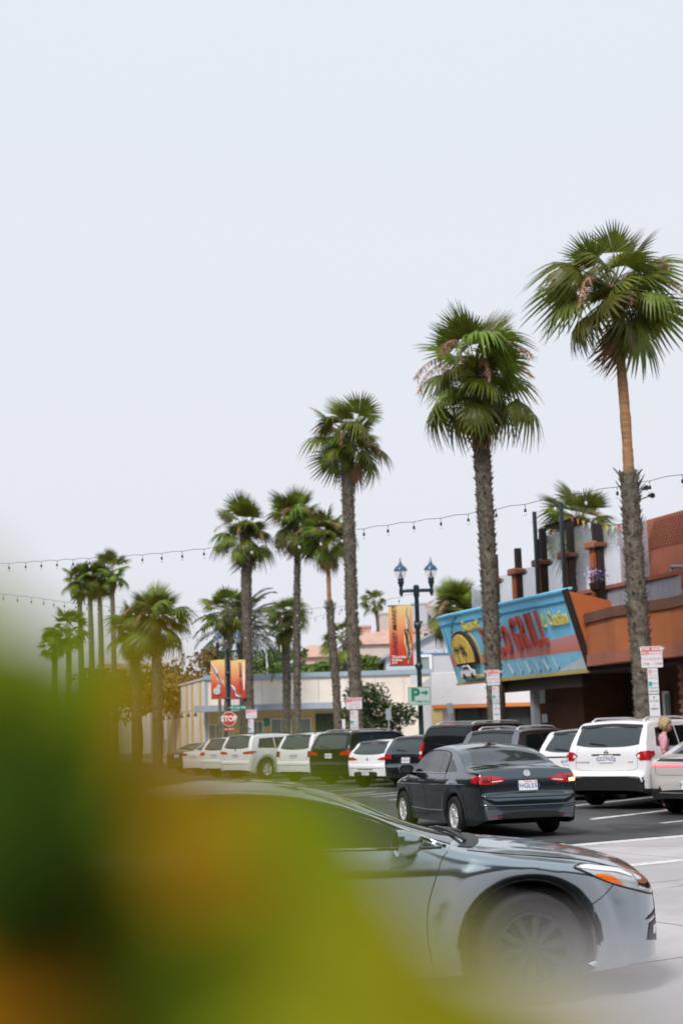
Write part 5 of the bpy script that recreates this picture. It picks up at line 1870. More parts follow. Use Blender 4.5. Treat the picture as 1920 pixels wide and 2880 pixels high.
a_far = A_(1283, 5.3) + .2
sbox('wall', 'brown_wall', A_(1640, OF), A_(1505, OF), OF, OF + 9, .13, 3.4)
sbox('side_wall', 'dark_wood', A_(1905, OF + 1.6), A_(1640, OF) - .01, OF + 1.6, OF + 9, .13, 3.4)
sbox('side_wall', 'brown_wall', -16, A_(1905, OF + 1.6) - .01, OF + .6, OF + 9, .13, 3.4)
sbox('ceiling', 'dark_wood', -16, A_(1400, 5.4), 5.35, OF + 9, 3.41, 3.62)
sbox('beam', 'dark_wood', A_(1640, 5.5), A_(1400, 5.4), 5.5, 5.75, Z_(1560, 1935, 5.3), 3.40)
sbox('post', 'dark_wood', A_(1408, 5.3) - .13, A_(1408, 5.3) + .13, 5.17, 5.43, .13, 3.40)
o = sbox('post', 'grey_steel', A_(1503, 5.9) - .12, A_(1503, 5.9) + .12, 5.8, 6.04, .13, 3.40)
o['label'] = 'grey steel post at corner of brown wall'
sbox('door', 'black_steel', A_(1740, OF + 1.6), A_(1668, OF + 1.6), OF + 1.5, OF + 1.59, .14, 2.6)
# OPEN lamp in the doorway
pt = sp(1697, 1957, OF + 1.45)
vs, fs = text_mb('OPEN', .36, .03, .01, 'LEFT')
mb = MB()
mb.add(vs, fs, 0, frame(pt, -U, V((0, 0, 1))))
tag(mb.build('open_lettering', 'neon_red', t, org))
sbox('tube_lamp', 'tube_light', A_(1783, OF - .3), A_(1740, OF - .3), OF - .36, OF - .24, Z_(1760, 1870, OF - .3), Z_(1760, 1862, OF - .3), b=.03)
# notices on the walls
for px, py0, py1, off in ((1526, 1938, 1978, OF - .03), (1651, 1925, 1967, OF + 1.56), (1652, 2000, 2030, OF + 1.56), (1530, 2008, 2032, OF - .03)):
    c0 = A_(px + 7, off)
    sbox('wall_notice', 'sign_pale_green', c0, c0 + .42, off, off + .02, Z_(px, py1, off), Z_(px, py0, off))
# brick pier and tall windows at the right end
bo = 5.9
for r_ in range(26):
    for k in range(3):
        a0 = A_(1915, bo) - .78 + k * .26 + (r_ % 2) * .10
        z0 = .14 + r_ * .125
        sbox('brick', 'terracotta_rose' if (r_ * 3 + k) % 4 else 'brick_rough', a0, a0 + .235, bo - rnd.uniform(0, .02), bo + .2, z0, z0 + .105)
sbox('mortar_core', 'joint', A_(1915, bo) - .76, A_(1915, bo) + .05, bo + .03, bo + .3, .13, 3.4)
sbox('window', 'white_paint', A_(1884, OF + .56), A_(1868, OF + .56), OF + .5, OF + .58, 1.3, 2.7)
sbox('pane', 'pale_pane', A_(1882, OF + .48) - .0, A_(1870, OF + .48), OF + .47, OF + .498, 1.4, 2.6)
# canted parapet over the entrance
PP = [sp(1652, 1862, 5.2), sp(1733, 1857, 4.75), sp(1893, 1850, 5.0), sp(1990, 1846, 4.6), S(-18, 4.6), S(-18, OF + 4), S(10, OF + 4)]
zb_, zt_ = 3.55, Z_(1733, 1733, 4.75)
for nm, m_, z0, z1, gr in (('fascia', 'terracotta', zb_ + .36, zt_, 0.0), ('fascia_base', 'terracotta_rose', zb_, zb_ + .357, .04), ('coping', 'coping', zt_ + .003, zt_ + .30, .07)):
    mb = MB()
    pl = []
    for p in PP:
        q = V((p.x, p.y, z0)) - RT * gr
        pl.append(q)
    mb.prism(pl, (0, 0, z1 - z0))
    mb.build(nm, m_, t, org)
# pale corrugated deck edge behind the sign
zd = Z_(1700, 1665, 6.2)
for k in range(24):
    a1 = A_(1600, 6.2) - k * .30
    sbox('deck_panel', 'corrugated', a1 - .285, a1, 6.2, 6.26, zt_ + .3, Z_(1640, 1672, 6.2))
sbox('deck_rail_cap', 'terracotta_rose', A_(1600, 6.2) - 7.2, A_(1600, 6.2), 6.1, 6.36, Z_(1640, 1672, 6.2) + .003, Z_(1640, 1672, 6.2) + .12)
# terracotta columns, black posts and glass wind screens
OD = 6.0
cols = [(1398, 1630, 1745, 1553, 1411), (1470, 1604, 1690, 1535, 1478), (1541, 1578, 1672, 1478, 1551), (1617, 1556, 1668, 1458, 1630), (1697, 1527, 1668, 1466, 1712)]
for (px, pt_, pb, pk, pkx) in cols:
    a0 = A_(px, OD)
    zc = Z_(px, pt_, OD)
    z0 = 5.0
    sbox('column', 'orange_paint', a0 - .14, a0 + .14, OD - .14, OD + .14, z0, zc - .12)
    sbox('column_cap', 'terracotta_rose', a0 - .27, a0 + .27, OD - .27, OD + .27, zc - .12, zc + .12, b=.05)
    a1 = A_(pkx, OD + .05)
    sbox('steel_post', 'black_steel', a1 - .10, a1 + .10, OD - .08, OD + .12, z0, Z_(pkx, pk, OD))
    sbox('post_ring', 'coping', a1 - .22, a1 + .22, OD - .17, OD + .27, zc - .10, zc + .05, b=.03)
for px, py in ((1388, 1463), (1529, 1430), (1606, 1403), (1795, 1345)):
    a1 = A_(px, OD - .3)
    sbox('thin_post', 'dark_wood' if px in (1388, 1795) else 'lamp_post_green', a1 - .055, a1 + .055, OD - .36, OD - .25, 5.0, Z_(px, py, OD - .3))
for px in (1537, 1702):
    a1 = A_(px, OD)
    sbox('steel_post', 'black_steel', a1 - .10, a1 + .10, OD - .1, OD + .1, Z_(px, 1580 if px == 1537 else 1530, OD), Z_(px, 1510 if px == 1537 else 1465, OD))
scr = [(1412, 1466, 1612), (1484, 1535, 1590), (1556, 1608, 1492), (1632, 1690, 1470), (1716, 1850, 1462), (1340, 1394, 1640)]
for x0, x1, py in scr:
    sbox('wind_screen', 'screen_glass', A_(x1, OD + .2), A_(x0, OD + .2), OD + .18, OD + .20, 5.0, Z_((x0 + x1) / 2, py, OD + .2))
sbox('deck_floor', 'coping', -12, A_(1330, OD), OD + .3, OF + 8, 4.7, 4.85)
# upper terracotta block at far right
o2 = 7.6
sbox('upper_wall', 'terracotta_rose', -20, A_(1832, o2), o2, o2 + 7, zt_ - .4, Z_(1870, 1448, o2))
sbox('upper_wall_edge', 'terracotta', A_(1838, o2), A_(1832, o2) + .1, o2 - .12, o2 - .005, Z_(1835, 1600, o2), Z_(1870, 1446, o2))
sbox('orange_box', 'orange_paint', A_(1830, o2 - .5), A_(1798, o2 - .5), o2 - .9, o2 - .4, Z_(1810, 1650, o2 - .5), Z_(1810, 1525, o2 - .5), b=.02)
sbox('orange_box_cap', 'coping', A_(1832, o2 - .5), A_(1796, o2 - .5), o2 - .95, o2 - .35, Z_(1810, 1525, o2 - .5) + .003, Z_(1810, 1505, o2 - .5))
for k in range(26):                       # crossed lath screen on the upper wall
    a1 = A_(1845, o2) - k * .16
    for sg in (1, -1):
        mb = MB()
        z0, z1 = Z_(1870, 1535, o2), Z_(1870, 1452, o2)
        p0_, p1_ = S(a1, o2 - .03 - .03 * (sg > 0), z0), S(a1 - sg * (z1 - z0) * .8, o2 - .03 - .03 * (sg > 0), z1)
        mb.tube([p0_, p1_], .013, 4)
        mb.build('lath', 'coping' if sg > 0 else 'terracotta_rose', t, org)
mb = MB()
pa = [sp(1970, 1594, o2 - .3), sp(1887, 1594, o2 - .3), sp(1887, 1612, o2 - .3), sp(1889, 1710, o2 - .3)]
mb.tube(pa, .06, 8)
mb.build('vent_pipe', 'grey_steel', t, org, smooth=40)
sbox('vent_box', 'grey_steel', A_(1925, 6.6), A_(1868, 6.6), 6.3, 7.2, zt_ + .25, zt_ + .75, b=.04)
# dark sail shade with a string of flags
mb = MB()
sa, sb, sc_, sd = sp(1525, 1482, 6.4), sp(1612, 1455, 6.2), sp(1665, 1470, 7.2), sp(1600, 1492, 7.6)
mb.add([sa, sb, sc_, sd, (sa + sb + sc_ + sd) / 4 + V((0, 0, -.15))], [(0, 1, 4), (1, 2, 4), (2, 3, 4), (3, 0, 4)])
mb.add([p - V((0, 0, .04)) for p in mb.v[:5]], [(1, 0, 4), (2, 1, 4), (3, 2, 4), (0, 3, 4)])
mb.build('shade_sail', 'black_steel', t, org)
fa, fb = sp(1600, 1448, 6.1), sp(1800, 1462, 6.1)
tf = thing('flag_string', 'string of small red and orange flags along the deck top', 'flags', S(A_(1700, 6.1), 6.1, 0))
pth = [fa.lerp(fb, i / 12) + V((0, 0, -.25 * math.sin(math.pi * i / 12))) for i in range(13)]
mb = MB()
mb.tube(pth, .012, 4)
mb.build('cord', 'cable', tf, V(tf.location))
for i in range(12):
    c0 = pth[i].lerp(pth[i + 1], .5)
    mb = MB()
    w = -U * .11
    mb.prism([c0 - w, c0 + w, c0 + V((0, 0, -.26))], RT * .006)
    mb.build('flag', ('sign_red_bright', 'orange_trim', 'ink_yellow', 'ink_white')[i % 4], tf, V(tf.location))
# pot plant hanging on the deck and a spotlight pair on the thin post
tp = thing('hanging_basket', 'hanging pot with violet flowers on the deck before glass screen', 'flower pot', sp(1672, 1640, 5.7))
mb = MB()
mb.lathe([(.05, -.28), (.16, -.2), (.2, 0), (.17, 0)], 14)
mb.tube([V((0, 0, 0)), V((0, 0, .9))], .012, 4)
mb.build('pot', 'black_steel', tp, smooth=40)
mb = MB()
for i in range(160):
    q = V((rnd.gauss(0, .15), rnd.gauss(0, .15), .25 + rnd.gauss(0, .14)))
    e = V((rnd.gauss(0, 1), rnd.gauss(0, 1), rnd.gauss(0, 1))).normalized() * .05
    g_ = e.cross(V((0, 0, 1))).normalized() * .04
    mb.add([q - e, q + g_, q + e, q - g_], [(0, 1, 2, 3)])
tag(mb.build('blossom', 'lilac', tp), kind='stuff')
ts = thing('spotlight_pair', 'two small spotlights on arms right of the tallest palm trunk', 'spotlight', sp(1796, 1400, OD - .3))
for px, py in ((1811, 1374), (1828, 1394)):
    e = sp(px, py, OD - .3)
    mb = MB()
    mb.tube([sp(1796, py + 12, OD - .3), e], .02, 5)
    dv = (e - sp(1796, py + 12, OD - .3)).normalized()
    fr_ = frame(e, V((0, 0, 1)).cross(dv), V((0, 0, 1)))
    mb.tube([e - dv * .12 + V((0, 0, .03)), e + dv * .12 + V((0, 0, -.02))], [.035, .085], 10)
    mb.build('spotlight', 'black_steel', ts, V(ts.location))

# --- the big painted sign
BLc, BRc, TLc, TRc = sp(1283, 1919, 5.3), sp(1650, 1884, 5.3), sp(1233, 1736, 4.55), sp(1590, 1663, 4.55)
zb0, zt0 = (BLc.z + BRc.z) / 2, (TLc.z + TRc.z) / 2
aL, aR = ((BLc + TLc) / 2 - BASE).dot(U), ((BRc + TRc) / 2 - BASE).dot(U)
SB = S(aL, 5.3, zb0)
ex = -U
ey = (S(0, 4.55, zt0) - S(0, 5.3, zb0))
SH = ey.length
ey.normalize()
ez = ex.cross(ey).normalized()
if ez.dot(RT) > 0:
    ez = -ez
SL = aL - aR
t = thing('grill_sign', 'large blue painted sign with sun emblem and red raised letters', 'sign', S((aL + aR) / 2, 5.3, 0))
org = V(t.location)
f0 = frame(SB, ex, ey, ez)


def sgn(name, poly, z0, z1, m, par=None, smooth=False):
    mb = MB()
    mb.prism([V((x, y, z0)) for x, y in poly], (0, 0, z1 - z0), 0, f0)
    return mb.build(name, m, par or t, org)


# board as wide planks, painted in bands
for k in range(9):
    x0, x1 = SL * k / 9 + .006, SL * (k + 1) / 9 - .006
    sgn('plank', [(x0, 0), (x1, 0), (x1, SH), (x0, SH)], -.10, 0, 'sign_sky')
sgn('top_border', [(.02, SH - .34), (SL - .02, SH - .34), (SL - .02, SH - .30), (.02, SH - .30)], .003, .03, 'sign_sky_dark')
sgn('top_edge', [(-.04, SH - .02), (SL + .04, SH - .02), (SL + .04, SH + .05), (-.04, SH + .05)], -.3, .05, 'sign_sky')
sgn('side_border', [(.22, .3), (.26, .3), (.26, SH - .36), (.22, SH - .36)], .003, .02, 'sign_sky_dark')
sgn('sunset_band', [(.03, .62), (SL - .03, .62), (SL - .03, 1.18), (SL * .78, 1.08), (SL * .55, .92), (SL * .3, .96), (.03, 1.12)], .003, .010, 'sign_sunset')
sgn('sea_band', [(.03, .02), (SL - .03, .02), (SL - .03, .617), (.03, .617)], .003, .012, 'sign_sea')
sgn('sand_patch', [(SL * .80, .03), (SL - .05, .03), (SL - .05, .42), (SL * .93, .30)], .014, .018, 'sign_sand')
sgn('bottom_edge', [(-.05, -.10), (SL + .05, -.10), (SL + .05, .0), (-.05, .0)], -.32, .06, 'sign_trim')
for k in range(6):
    x0 = SL * (.46 + .065 * k)
    sgn('painted_figure', [(x0, .50), (x0 + .10, .52), (x0 + .30, .10), (x0 + .16, .08)], .014, .02, 'sign_sand' if k % 2 else 'ink_white')
    sgn('painted_figure', [(x0 + .26, .16), (x0 + .38, .18), (x0 + .36, .08), (x0 + .24, .06)], .014, .02, 'ink_blue')
# wedge behind: the orange end cheek and back box
cheek = [S(aR - .06, 5.3, zb0 - .1), S(aR - .06, 4.5, zt0 + .03), S(aR - .06, 7.3, zt0 - .55), S(aR - .06, 7.3, zb0 + .2)]
mb = MB()
mb.prism(cheek, U * .10)
mb.build('end_cheek', 'orange_paint', t, org)
mb = MB()
mb.prism([S(aL + .03, 5.38, zb0 - .05), S(aL + .03, 4.68, zt0 - .05), S(aL + .03, 7.2, zt0 - .6), S(aL + .03, 7.2, zb0 + .2)], -U * (SL - .2))
mb.build('back_box', 'dark_wood', t, org)
sgn('end_edge', [(SL - .01, -.05), (SL + .10, -.05), (SL + .10, SH + .04), (SL - .01, SH + .04)], -.12, .07, 'dark_wood')
# sun emblem
def ell(cx, cy, rx, ry, n=36, a0=0, a1=360):
    return [(cx + rx * math.cos(R(a0 + (a1 - a0) * i / n)), cy + ry * math.sin(R(a0 + (a1 - a0) * i / n))) for i in range(n + (1 if a1 - a0 < 360 else 0))]


cx, cy = SL * .165, 1.13
se = sgn('sun_emblem', ell(cx, cy - .10, .98, .92, 30, -25, 205), .05, .16, 'black_steel')
sgn('sun_disc', ell(cx, cy - .08, .86, .80, 30, -22, 202), .165, .20, 'sign_yellow', se)
sgn('sun_edge', ell(cx + .30, cy - .1, .90, .94, 20, -25, 60) + ell(cx + .20, cy - .1, .88, .90, 20, 60, -25)[::1], .02, .05, 'sign_trim', se)
for px_, py_, h_ in ((-.45, -.1, .5), (.15, -.35, .6), (.05, .15, .3)):
    x0, y0 = cx + px_, cy + py_ - .25
    sgn('painted_palm', [(x0 - .02, y0), (x0 + .02, y0), (x0 + .04, y0 + h_), (x0, y0 + h_)], .203, .212, 'lamp_post_green', se)
    for k in range(7):
        a = R(-30 + 40 * k)
        sgn('painted_leaf', [(x0, y0 + h_), (x0 + .24 * math.cos(a) + .03, y0 + h_ + .2 * math.sin(a)), (x0 + .22 * math.cos(a), y0 + h_ + .16 * math.sin(a) - .07)], .203, .212, 'lamp_post_green', se)
sgn('painted_car', [(cx - .62, cy - .88), (cx + .62, cy - .88), (cx + .66, cy - .68), (cx + .36, cy - .62), (cx + .2, cy - .46), (cx - .28, cy - .46), (cx - .44, cy - .62), (cx - .66, cy - .68)], .205, .24, 'ink_white', se)
sgn('painted_car_windows', [(cx - .36, cy - .62), (cx + .28, cy - .62), (cx + .16, cy - .50), (cx - .26, cy - .50)], .243, .25, 'lamp_post_green', se)
for qx_ in (-.36, .36):
    sgn('painted_wheel', ell(cx + qx_, cy - .88, .12, .12, 14), .243, .25, 'black_steel', se)
sgn('emblem_foot', [(cx - .85, cy - .98), (cx + .98, cy - .98), (cx + .98, cy - .88), (cx - .85, cy - .88)], .04, .2, 'sign_trim', se)
# lettering
letters('TACO', t, org, f0 @ Matrix.Translation((SL * .335, SH * .50, .03)), 1.0, 'sign_red', .045, .012, cap=1.45, xs=.60, spacing=1.12)
letters('GRILL', t, org, f0 @ Matrix.Translation((SL * .575, SH * .55, .03)), 1.08, 'sign_red', .045, .012, cap=1.5, rise=.05, xs=.62, spacing=1.12)
letters('Sunset', t, org, f0 @ Matrix.Translation((SL * .20, SH * .80, .02)), .56, 'sign_script', .04, .012, rise=.04, xs=.8, name='script_letter')
letters('& Cantina', t, org, f0 @ Matrix.Translation((SL * .805, SH * .68, .02)), .52, 'sign_script', .04, .012, xs=.58, rise=.0, name='script_letter', cap=1.3)
for k in range(14):
    a = R(100 + 12 * k)
    qx, qy = cx + .2 + 1.25 * math.cos(a) * .9, cy + .25 + 1.1 * math.sin(a)
    if 0.05 < qx < SL and 0 < qy < SH:
        sgn('painted_star', [(qx - .05, qy), (qx, qy - .06), (qx + .05, qy), (qx, qy + .06)], .014, .03, 'lamp_post_green')


# ------------------------------------------------------------------ street lamps and banners
def lamp_post(label, px, Y, arm_py, half, lean=(0, 0)):
    top = at(px, arm_py, Y)
    t = thing('street_lamp', label, 'street lamp', (top.x, top.y, 0.13 if Y < 60 else 0.0), 0, 'twin-lantern street lamps')
    H = top.z - t.location.z
    mb = MB()
    mb.lathe([(.26, 0), (.26, .12), (.2, .18), (.2, .5), (.15, .62), (.12, .8), (.095, 1.0), (.085, H * .5), (.08, H - .3), (.11, H - .26), (.11, H + .12), (.06, H + .16)], 18)
    for z in (H * .42, H * .58, H * .80):
        mb.lathe([(.088, z - .12), (.125, z - .08), (.14, z), (.125, z + .08), (.088, z + .12)], 16, cap=False)
    mb.build('post', 'lamp_post_green', t, smooth=40)
    mb = MB()
    mb.bbox((0, 0, H - .05), (half * 2, .10, .13), .03)
    for sg in (1, -1):
        mb.lathe([(.0, -.24), (.05, -.16), (.075, -.1), (.075, .06)], 12, Matrix.Translation((sg * half, 0, H - .05)), cap=False)
    mb.build('crossarm', 'lamp_post_green', t, smooth=40)
    for sg in (1, -1):
        T = Matrix.Translation((sg * half, 0, H - .05)) @ Matrix.Diagonal((.82, .82, .74, 1))
        mb = MB()
        mb.lathe([(.055, .0), (.06, .10), (.12, .34), (.155, .44), (.12, .48), (.13, .53), (.165, .58), (.12, .60), (.085, .72), (.03, .95), (.03, 1.02)], 18, T)
        lan = mb.build('lantern', 'lamp_post_green', t, smooth=40)
        g = MB()
        g.lathe([(.17, .60), (.235, .78), (.29, 1.0)], 20, T, cap=False)
        g.build('globe', 'lamp_globe', lan, smooth=True)
        h = MB()
        h.lathe([(.30, .99), (.305, 1.04), (.27, 1.12), (.22, 1.20), (.13, 1.27), (.09, 1.33), (.055, 1.44), (.03, 1.52), (.016, 1.55), (.028, 1.58), (.012, 1.64), (.0, 1.68)], 22, T)
        h.build('hood', 'lamp_hood_blue', lan, smooth=50)
    return t, H, top


def ribbon(mb, pts, w):
    P = curve(pts, 24)
    vs = []
    for i, p in enumerate(P):
        t_ = (P[min(i + 1, len(P) - 1)] - P[max(i - 1, 0)]).normalized()
        q = V((-t_.z, 0, t_.x))
        k = w * (.35 + .65 * math.sin(math.pi * i / (len(P) - 1)))
        vs += [p - q * k, p + q * k]
    mb.add(vs, [(2 * i, 2 * i + 2, 2 * i + 3, 2 * i + 1) for i in range(len(P) - 1)])


def banner(label, x0, x1, y0, y1, Y, style, grp='sunset market banners on lamp posts'):
    a, b = at(x0, y1, Y), at(x1, y0, Y)
    w, h = b.x - a.x, b.z - a.z
    t = thing('banner', label, 'banner', (a.x, Y, a.z), 0, grp)
    mb = MB()
    N = 10
    vs, fs = [], []
    for j in range(N + 1):
        for i in range(N + 1):
            vs.append((w * i / N, .02 * math.sin(3 * i / N + 2 * j / N), h * j / N))
    for j in range(N):
        for i in range(N):
            fs.append((j * (N + 1) + i, j * (N + 1) + i + 1, (j + 1) * (N + 1) + i + 1, (j + 1) * (N + 1) + i))
    mb.add(vs, fs)
    mb.add([(x, y + .008, z) for x, y, z in vs], [q[::-1] for q in fs])
    mb.build('cloth', 'banner_sunset', t, smooth=True)
    for z in (0, h):
        mb = MB()
        mb.tube([V((-.05, .01, z)), V((w + .25, .01, z))] if style != 'left' else [V((-.02, .01, z)), V((w + .25, .01, z))], .018, 6)
        mb.build('banner_rod', 'black_steel', t)
    yy = -.035

    def put(txt, x, z, size, m, rot=True, bold=.02, align='CENTER', sp_=1.05):
        vs, fs = text_mb(txt, size, 0, bold, align, 0, sp_)
        ex_ = (0, 0, 1) if rot else (1, 0, 0)
        ey_ = (-1, 0, 0) if rot else (0, 0, 1)
        q = MB()
        q.add(vs, fs, 0, frame((x, yy, z), ex_, ey_))
        q.build('lettering', m, t)

    def rib(m, pts, wd):
        q = MB()
        ribbon(q, [V((w * x, yy, h * z)) for x, z in pts], wd)
        q.build('swirl', m, t)
    if style == 'main':
        put('SUNSET MARKET', w * .24, h * .60, .225, 'ink_black', bold=.012)
        put('Thursday', w * .08, h * .145, .135, 'ink_white', False, .02, 'LEFT')
        put('Nights', w * .08, h * .095, .135, 'ink_white', False, .02, 'LEFT')
        put('5-9', w * .08, h * .05, .135, 'ink_white', False, .02, 'LEFT')
        rib('ink_yellow', [(.78, .03), (.74, .25), (.66, .40), (.72, .6), (.86, .5), (.88, .3), (.80, .12)], .035)
        rib('ink_teal', [(.80, .97), (.76, .85), (.84, .75), (.82, .62), (.72, .5), (.80, .35), (.84, .2), (.80, .04)], .028)
        rib('ink_blue', [(.70, .62), (.68, .55), (.72, .48), (.74, .40), (.80, .33), (.78, .22), (.76, .08)], .035)
        rib('ink_white', [(.88, .97), (.84, .85), (.72, .70), (.84, .55), (.90, .42), (.82, .30), (.92, .22), (.82, .10)], .015)
        rib('orange_trim', [(.92, .97), (.94, .8), (.92, .6), (.78, .48), (.70, .33), (.90, .18)], .012)
    elif style == 'right':
        put('SUNSET MARKET', w * .66, h * .55, .21, 'coping', bold=.012)
        rib('ink_white', [(.88, .94), (.88, .55), (.88, .22)], .05)
        rib('ink_white', [(.0, .36), (.2, .28), (.3, .12), (.6, .05)], .05)
        rib('ink_blue', [(.05, .30), (.2, .2), (.3, .06)], .045)
        rib('ink_teal', [(.5, .12), (.65, .08), (.75, .03)], .03)
    else:
        rib('ink_white', [(.0, .93), (.3, .78), (.55, .58), (.72, .48), (.98, .42)], .03)
        rib('ink_blue', [(.02, .88), (.35, .66), (.6, .52), (.68, .42)], .04)
        rib('ink_yellow', [(.2, .9), (.5, .7), (.45, .5), (.9, .4), (.95, .3)], .03)
        q = MB()
        q.lathe([(0, 0), (.20, 0), (.20, .008), (0, .008)], 20, frame((w * .42, yy, h * .20), (1, 0, 0), (0, 0, 1)), cap=False)
        q.build('gourd', 'sign_pale_green', t)
        q = MB()
        q.lathe([(0, 0), (.11, 0), (.11, .008), (0, .008)], 16, frame((w * .56, yy - .003, h * .32), (1, 0, 0), (0, 0, 1)), cap=False)
        q.build('gourd_neck', 'sign_pale_green', t)
        rib('ink_pink', [(.5, .40), (.7, .42), (.9, .36)], .04)
    return t


lamp_post('twin-lantern green street lamp beside the tall red banner', 1170, 52, 1657, .555)
banner('tall orange-red market banner with black upright lettering on right lamp', 1097, 1157, 1702, 1873, 51.7, 'main')
lamp_post('twin-lantern street lamp farther left, between the two orange banners', 641, 78, 1829, .555)
banner('left orange banner with white gourd drawing on far lamp', 594, 632, 1855, 1966, 77.7, 'left')
banner('right orange banner with dark upright lettering on far lamp', 650, 690, 1855, 1966, 77.7, 'right')


# ------------------------------------------------------------------ signs
def sign_board(name, label, px, py, w, h, Y, m, cat='sign', post=True, post_x=None, rnd_=.03, grp=None, post_top=None, postm='grey_steel', yaw=0.0):
    """flat board on its own post; returns thing and board frame (x right, y up, z towards the viewer)"""
    c = at(px, py, Y)
    t = thing(name, label, cat, (c.x, c.y, 0), 0, grp)
    f = frame(V((0, 0, c.z)), (math.cos(yaw), math.sin(yaw), 0), (0, 0, 1))
    mb = MB()
    poly = []
    for sx, sy, a0 in ((1, 1, 0), (-1, 1, 90), (-1, -1, 180), (1, -1, 270)):
        for k in range(5):
            a = R(a0 + 22.5 * k)
            poly.append(V((sx * (w / 2 - rnd_) + rnd_ * math.cos(a), sy * (h / 2 - rnd_) + rnd_ * math.sin(a), 0)))
    mb.prism(poly, (0, 0, .006), 0, f)
    b = mb.build('board', m, t)
    if post:
        mb = MB()
        zt = (post_top if post_top else c.z + h / 2 - .03)
        mb.tube([V((0, .035, -.02)), V((0, .035, zt))], .03, 8)
        mb.build('post', postm, t)
    return t, f, b, c


def sign_text(t, b, f, txt, x, y, size, m, bold=.015, align='CENTER', sp_=1.0, shear=0.0):
    vs, fs = text_mb(txt, size, 0, bold, align, shear, sp_)
    mb = MB()
    mb.add([V((p.x + x, p.y + y, .009)) for p in vs], fs, 0, f)
    return mb.build('lettering', m, b)


def sign_rect(b, f, x0, x1, y0, y1, m, z=.0075, name='panel'):
    mb = MB()
    mb.add([(x0, y0, z), (x1, y0, z), (x1, y1, z), (x0, y1, z)], [(0, 1, 2, 3)], 0, f)
    return mb.build(name, m, b)


def tow_sign(label, px, py0, py1, wpx, Y, spx, sy0, sy1, swpx, two=True):
    s_ = Y / F
    w, h = wpx * s_, (py1 - py0) * s_
    t, f, b, c = sign_board('tow_away_sign', label, px, (py0 + py1) / 2, w, h, Y, 'sign_white', grp='tow-away parking signs')
    sign_rect(b, f, -w * .46, w * .46, h * .26, h * .46, 'ink_red')
    sign_rect(b, f, -w * .46, -w * .14, h * .10, h * .255, 'ink_red')
    sign_text(t, b, f, 'TOW AWAY', w * .02, h * .36, h * .21, 'ink_white', .02)
    sign_text(t, b, f, 'NO', -w * .30, h * .18, h * .17, 'ink_white', .02)
    sign_text(t, b, f, 'PARKING', w * .14, h * .15, h * .17, 'ink_pink', .012)
    sign_text(t, b, f, 'THURSDAY', 0, -h * .10, h * .20, 'ink_pink', .012)
    sign_text(t, b, f, '2PM - 10PM', 0, -h * .33, h * .19, 'ink_pink', .012)
    w2 = swpx * s_
    z1 = at(spx, sy0, Y).z - c.z
    z0 = at(spx, sy1, Y).z - c.z
    x = at(spx, sy0, Y).x - c.x
    cut = z0 + (z1 - z0) * .40
    for k, (lo, hi) in enumerate(((cut + .01, z1), (z0 - .25, cut - .01)) if two else ((z0, z1),)):
        mb = MB()
        mb.bbox((x, (lo + hi) / 2, .0), (w2, hi - lo, .008), .003, f)
        b2 = mb.build('lower_board', 'sign_white', t)
        f2 = f @ Matrix.Translation((x, (lo + hi) / 2, -.001))
        hh = hi - lo
        if k == 0:
            sign_rect(b2, f2, -w2 * .42, -w2 * .12, hh * .28, hh * .45, 'ink_pink')
            sign_text(t, b2, f2, 'TOW', w2 * .15, hh * .37, w2 * .24, 'ink_pink')
            sign_text(t, b2, f2, 'NO STOPPING', 0, hh * .22, w2 * .135, 'ink_pink')
            sign_text(t, b2, f2, '3AM-6AM', 0, hh * .11, w2 * .2, 'ink_pink')
            sign_rect(b2, f2, -w2 * .45, -w2 * .12, -hh * .20, -hh * .03, 'ink_teal')
            sign_text(t, b2, f2, 'HOUR', w2 * .17, -hh * .10, w2 * .2, 'ink_teal')
            sign_text(t, b2, f2, 'PARKING', 0, -hh * .27, w2 * .2, 'ink_teal')
            sign_text(t, b2, f2, '9AM-6PM', 0, -hh * .40, w2 * .2, 'ink_black', .005)
        else:
            sign_text(t, b2, f2, 'R', 0, hh * .40, w2 * .3, 'ink_black')
            sign_text(t, b2, f2, 'ACTION', 0, hh * .26, w2 * .22, 'ink_black', .005)
            sign_text(t, b2, f2, '1', 0, hh * .10, w2 * .3, 'ink_black', .005)
            sign_text(t, b2, f2, 'PERMIT', 0, -hh * .02, w2 * .22, 'ink_black')
    return t


tow_sign('red and white tow-away sign beside the tallest palm', 1831, 1818, 1877, 60, 35.0, 1833, 1879, 2002, 29)
tow_sign('red and white tow-away sign in front of the blue grill sign', 1386, 1884, 1927, 36, 42.0, 1392, 1930, 2012, 20)
tow_sign('red and white tow-away sign before the pink-flowered bush', 995, 1962, 1994, 44, 57.0, 995, 1998, 2052, 22, False)
tow_sign('red and white tow-away sign right of the stop sign', 707, 1996, 2020, 30, 72.0, 706, 2023, 2068, 15, False)

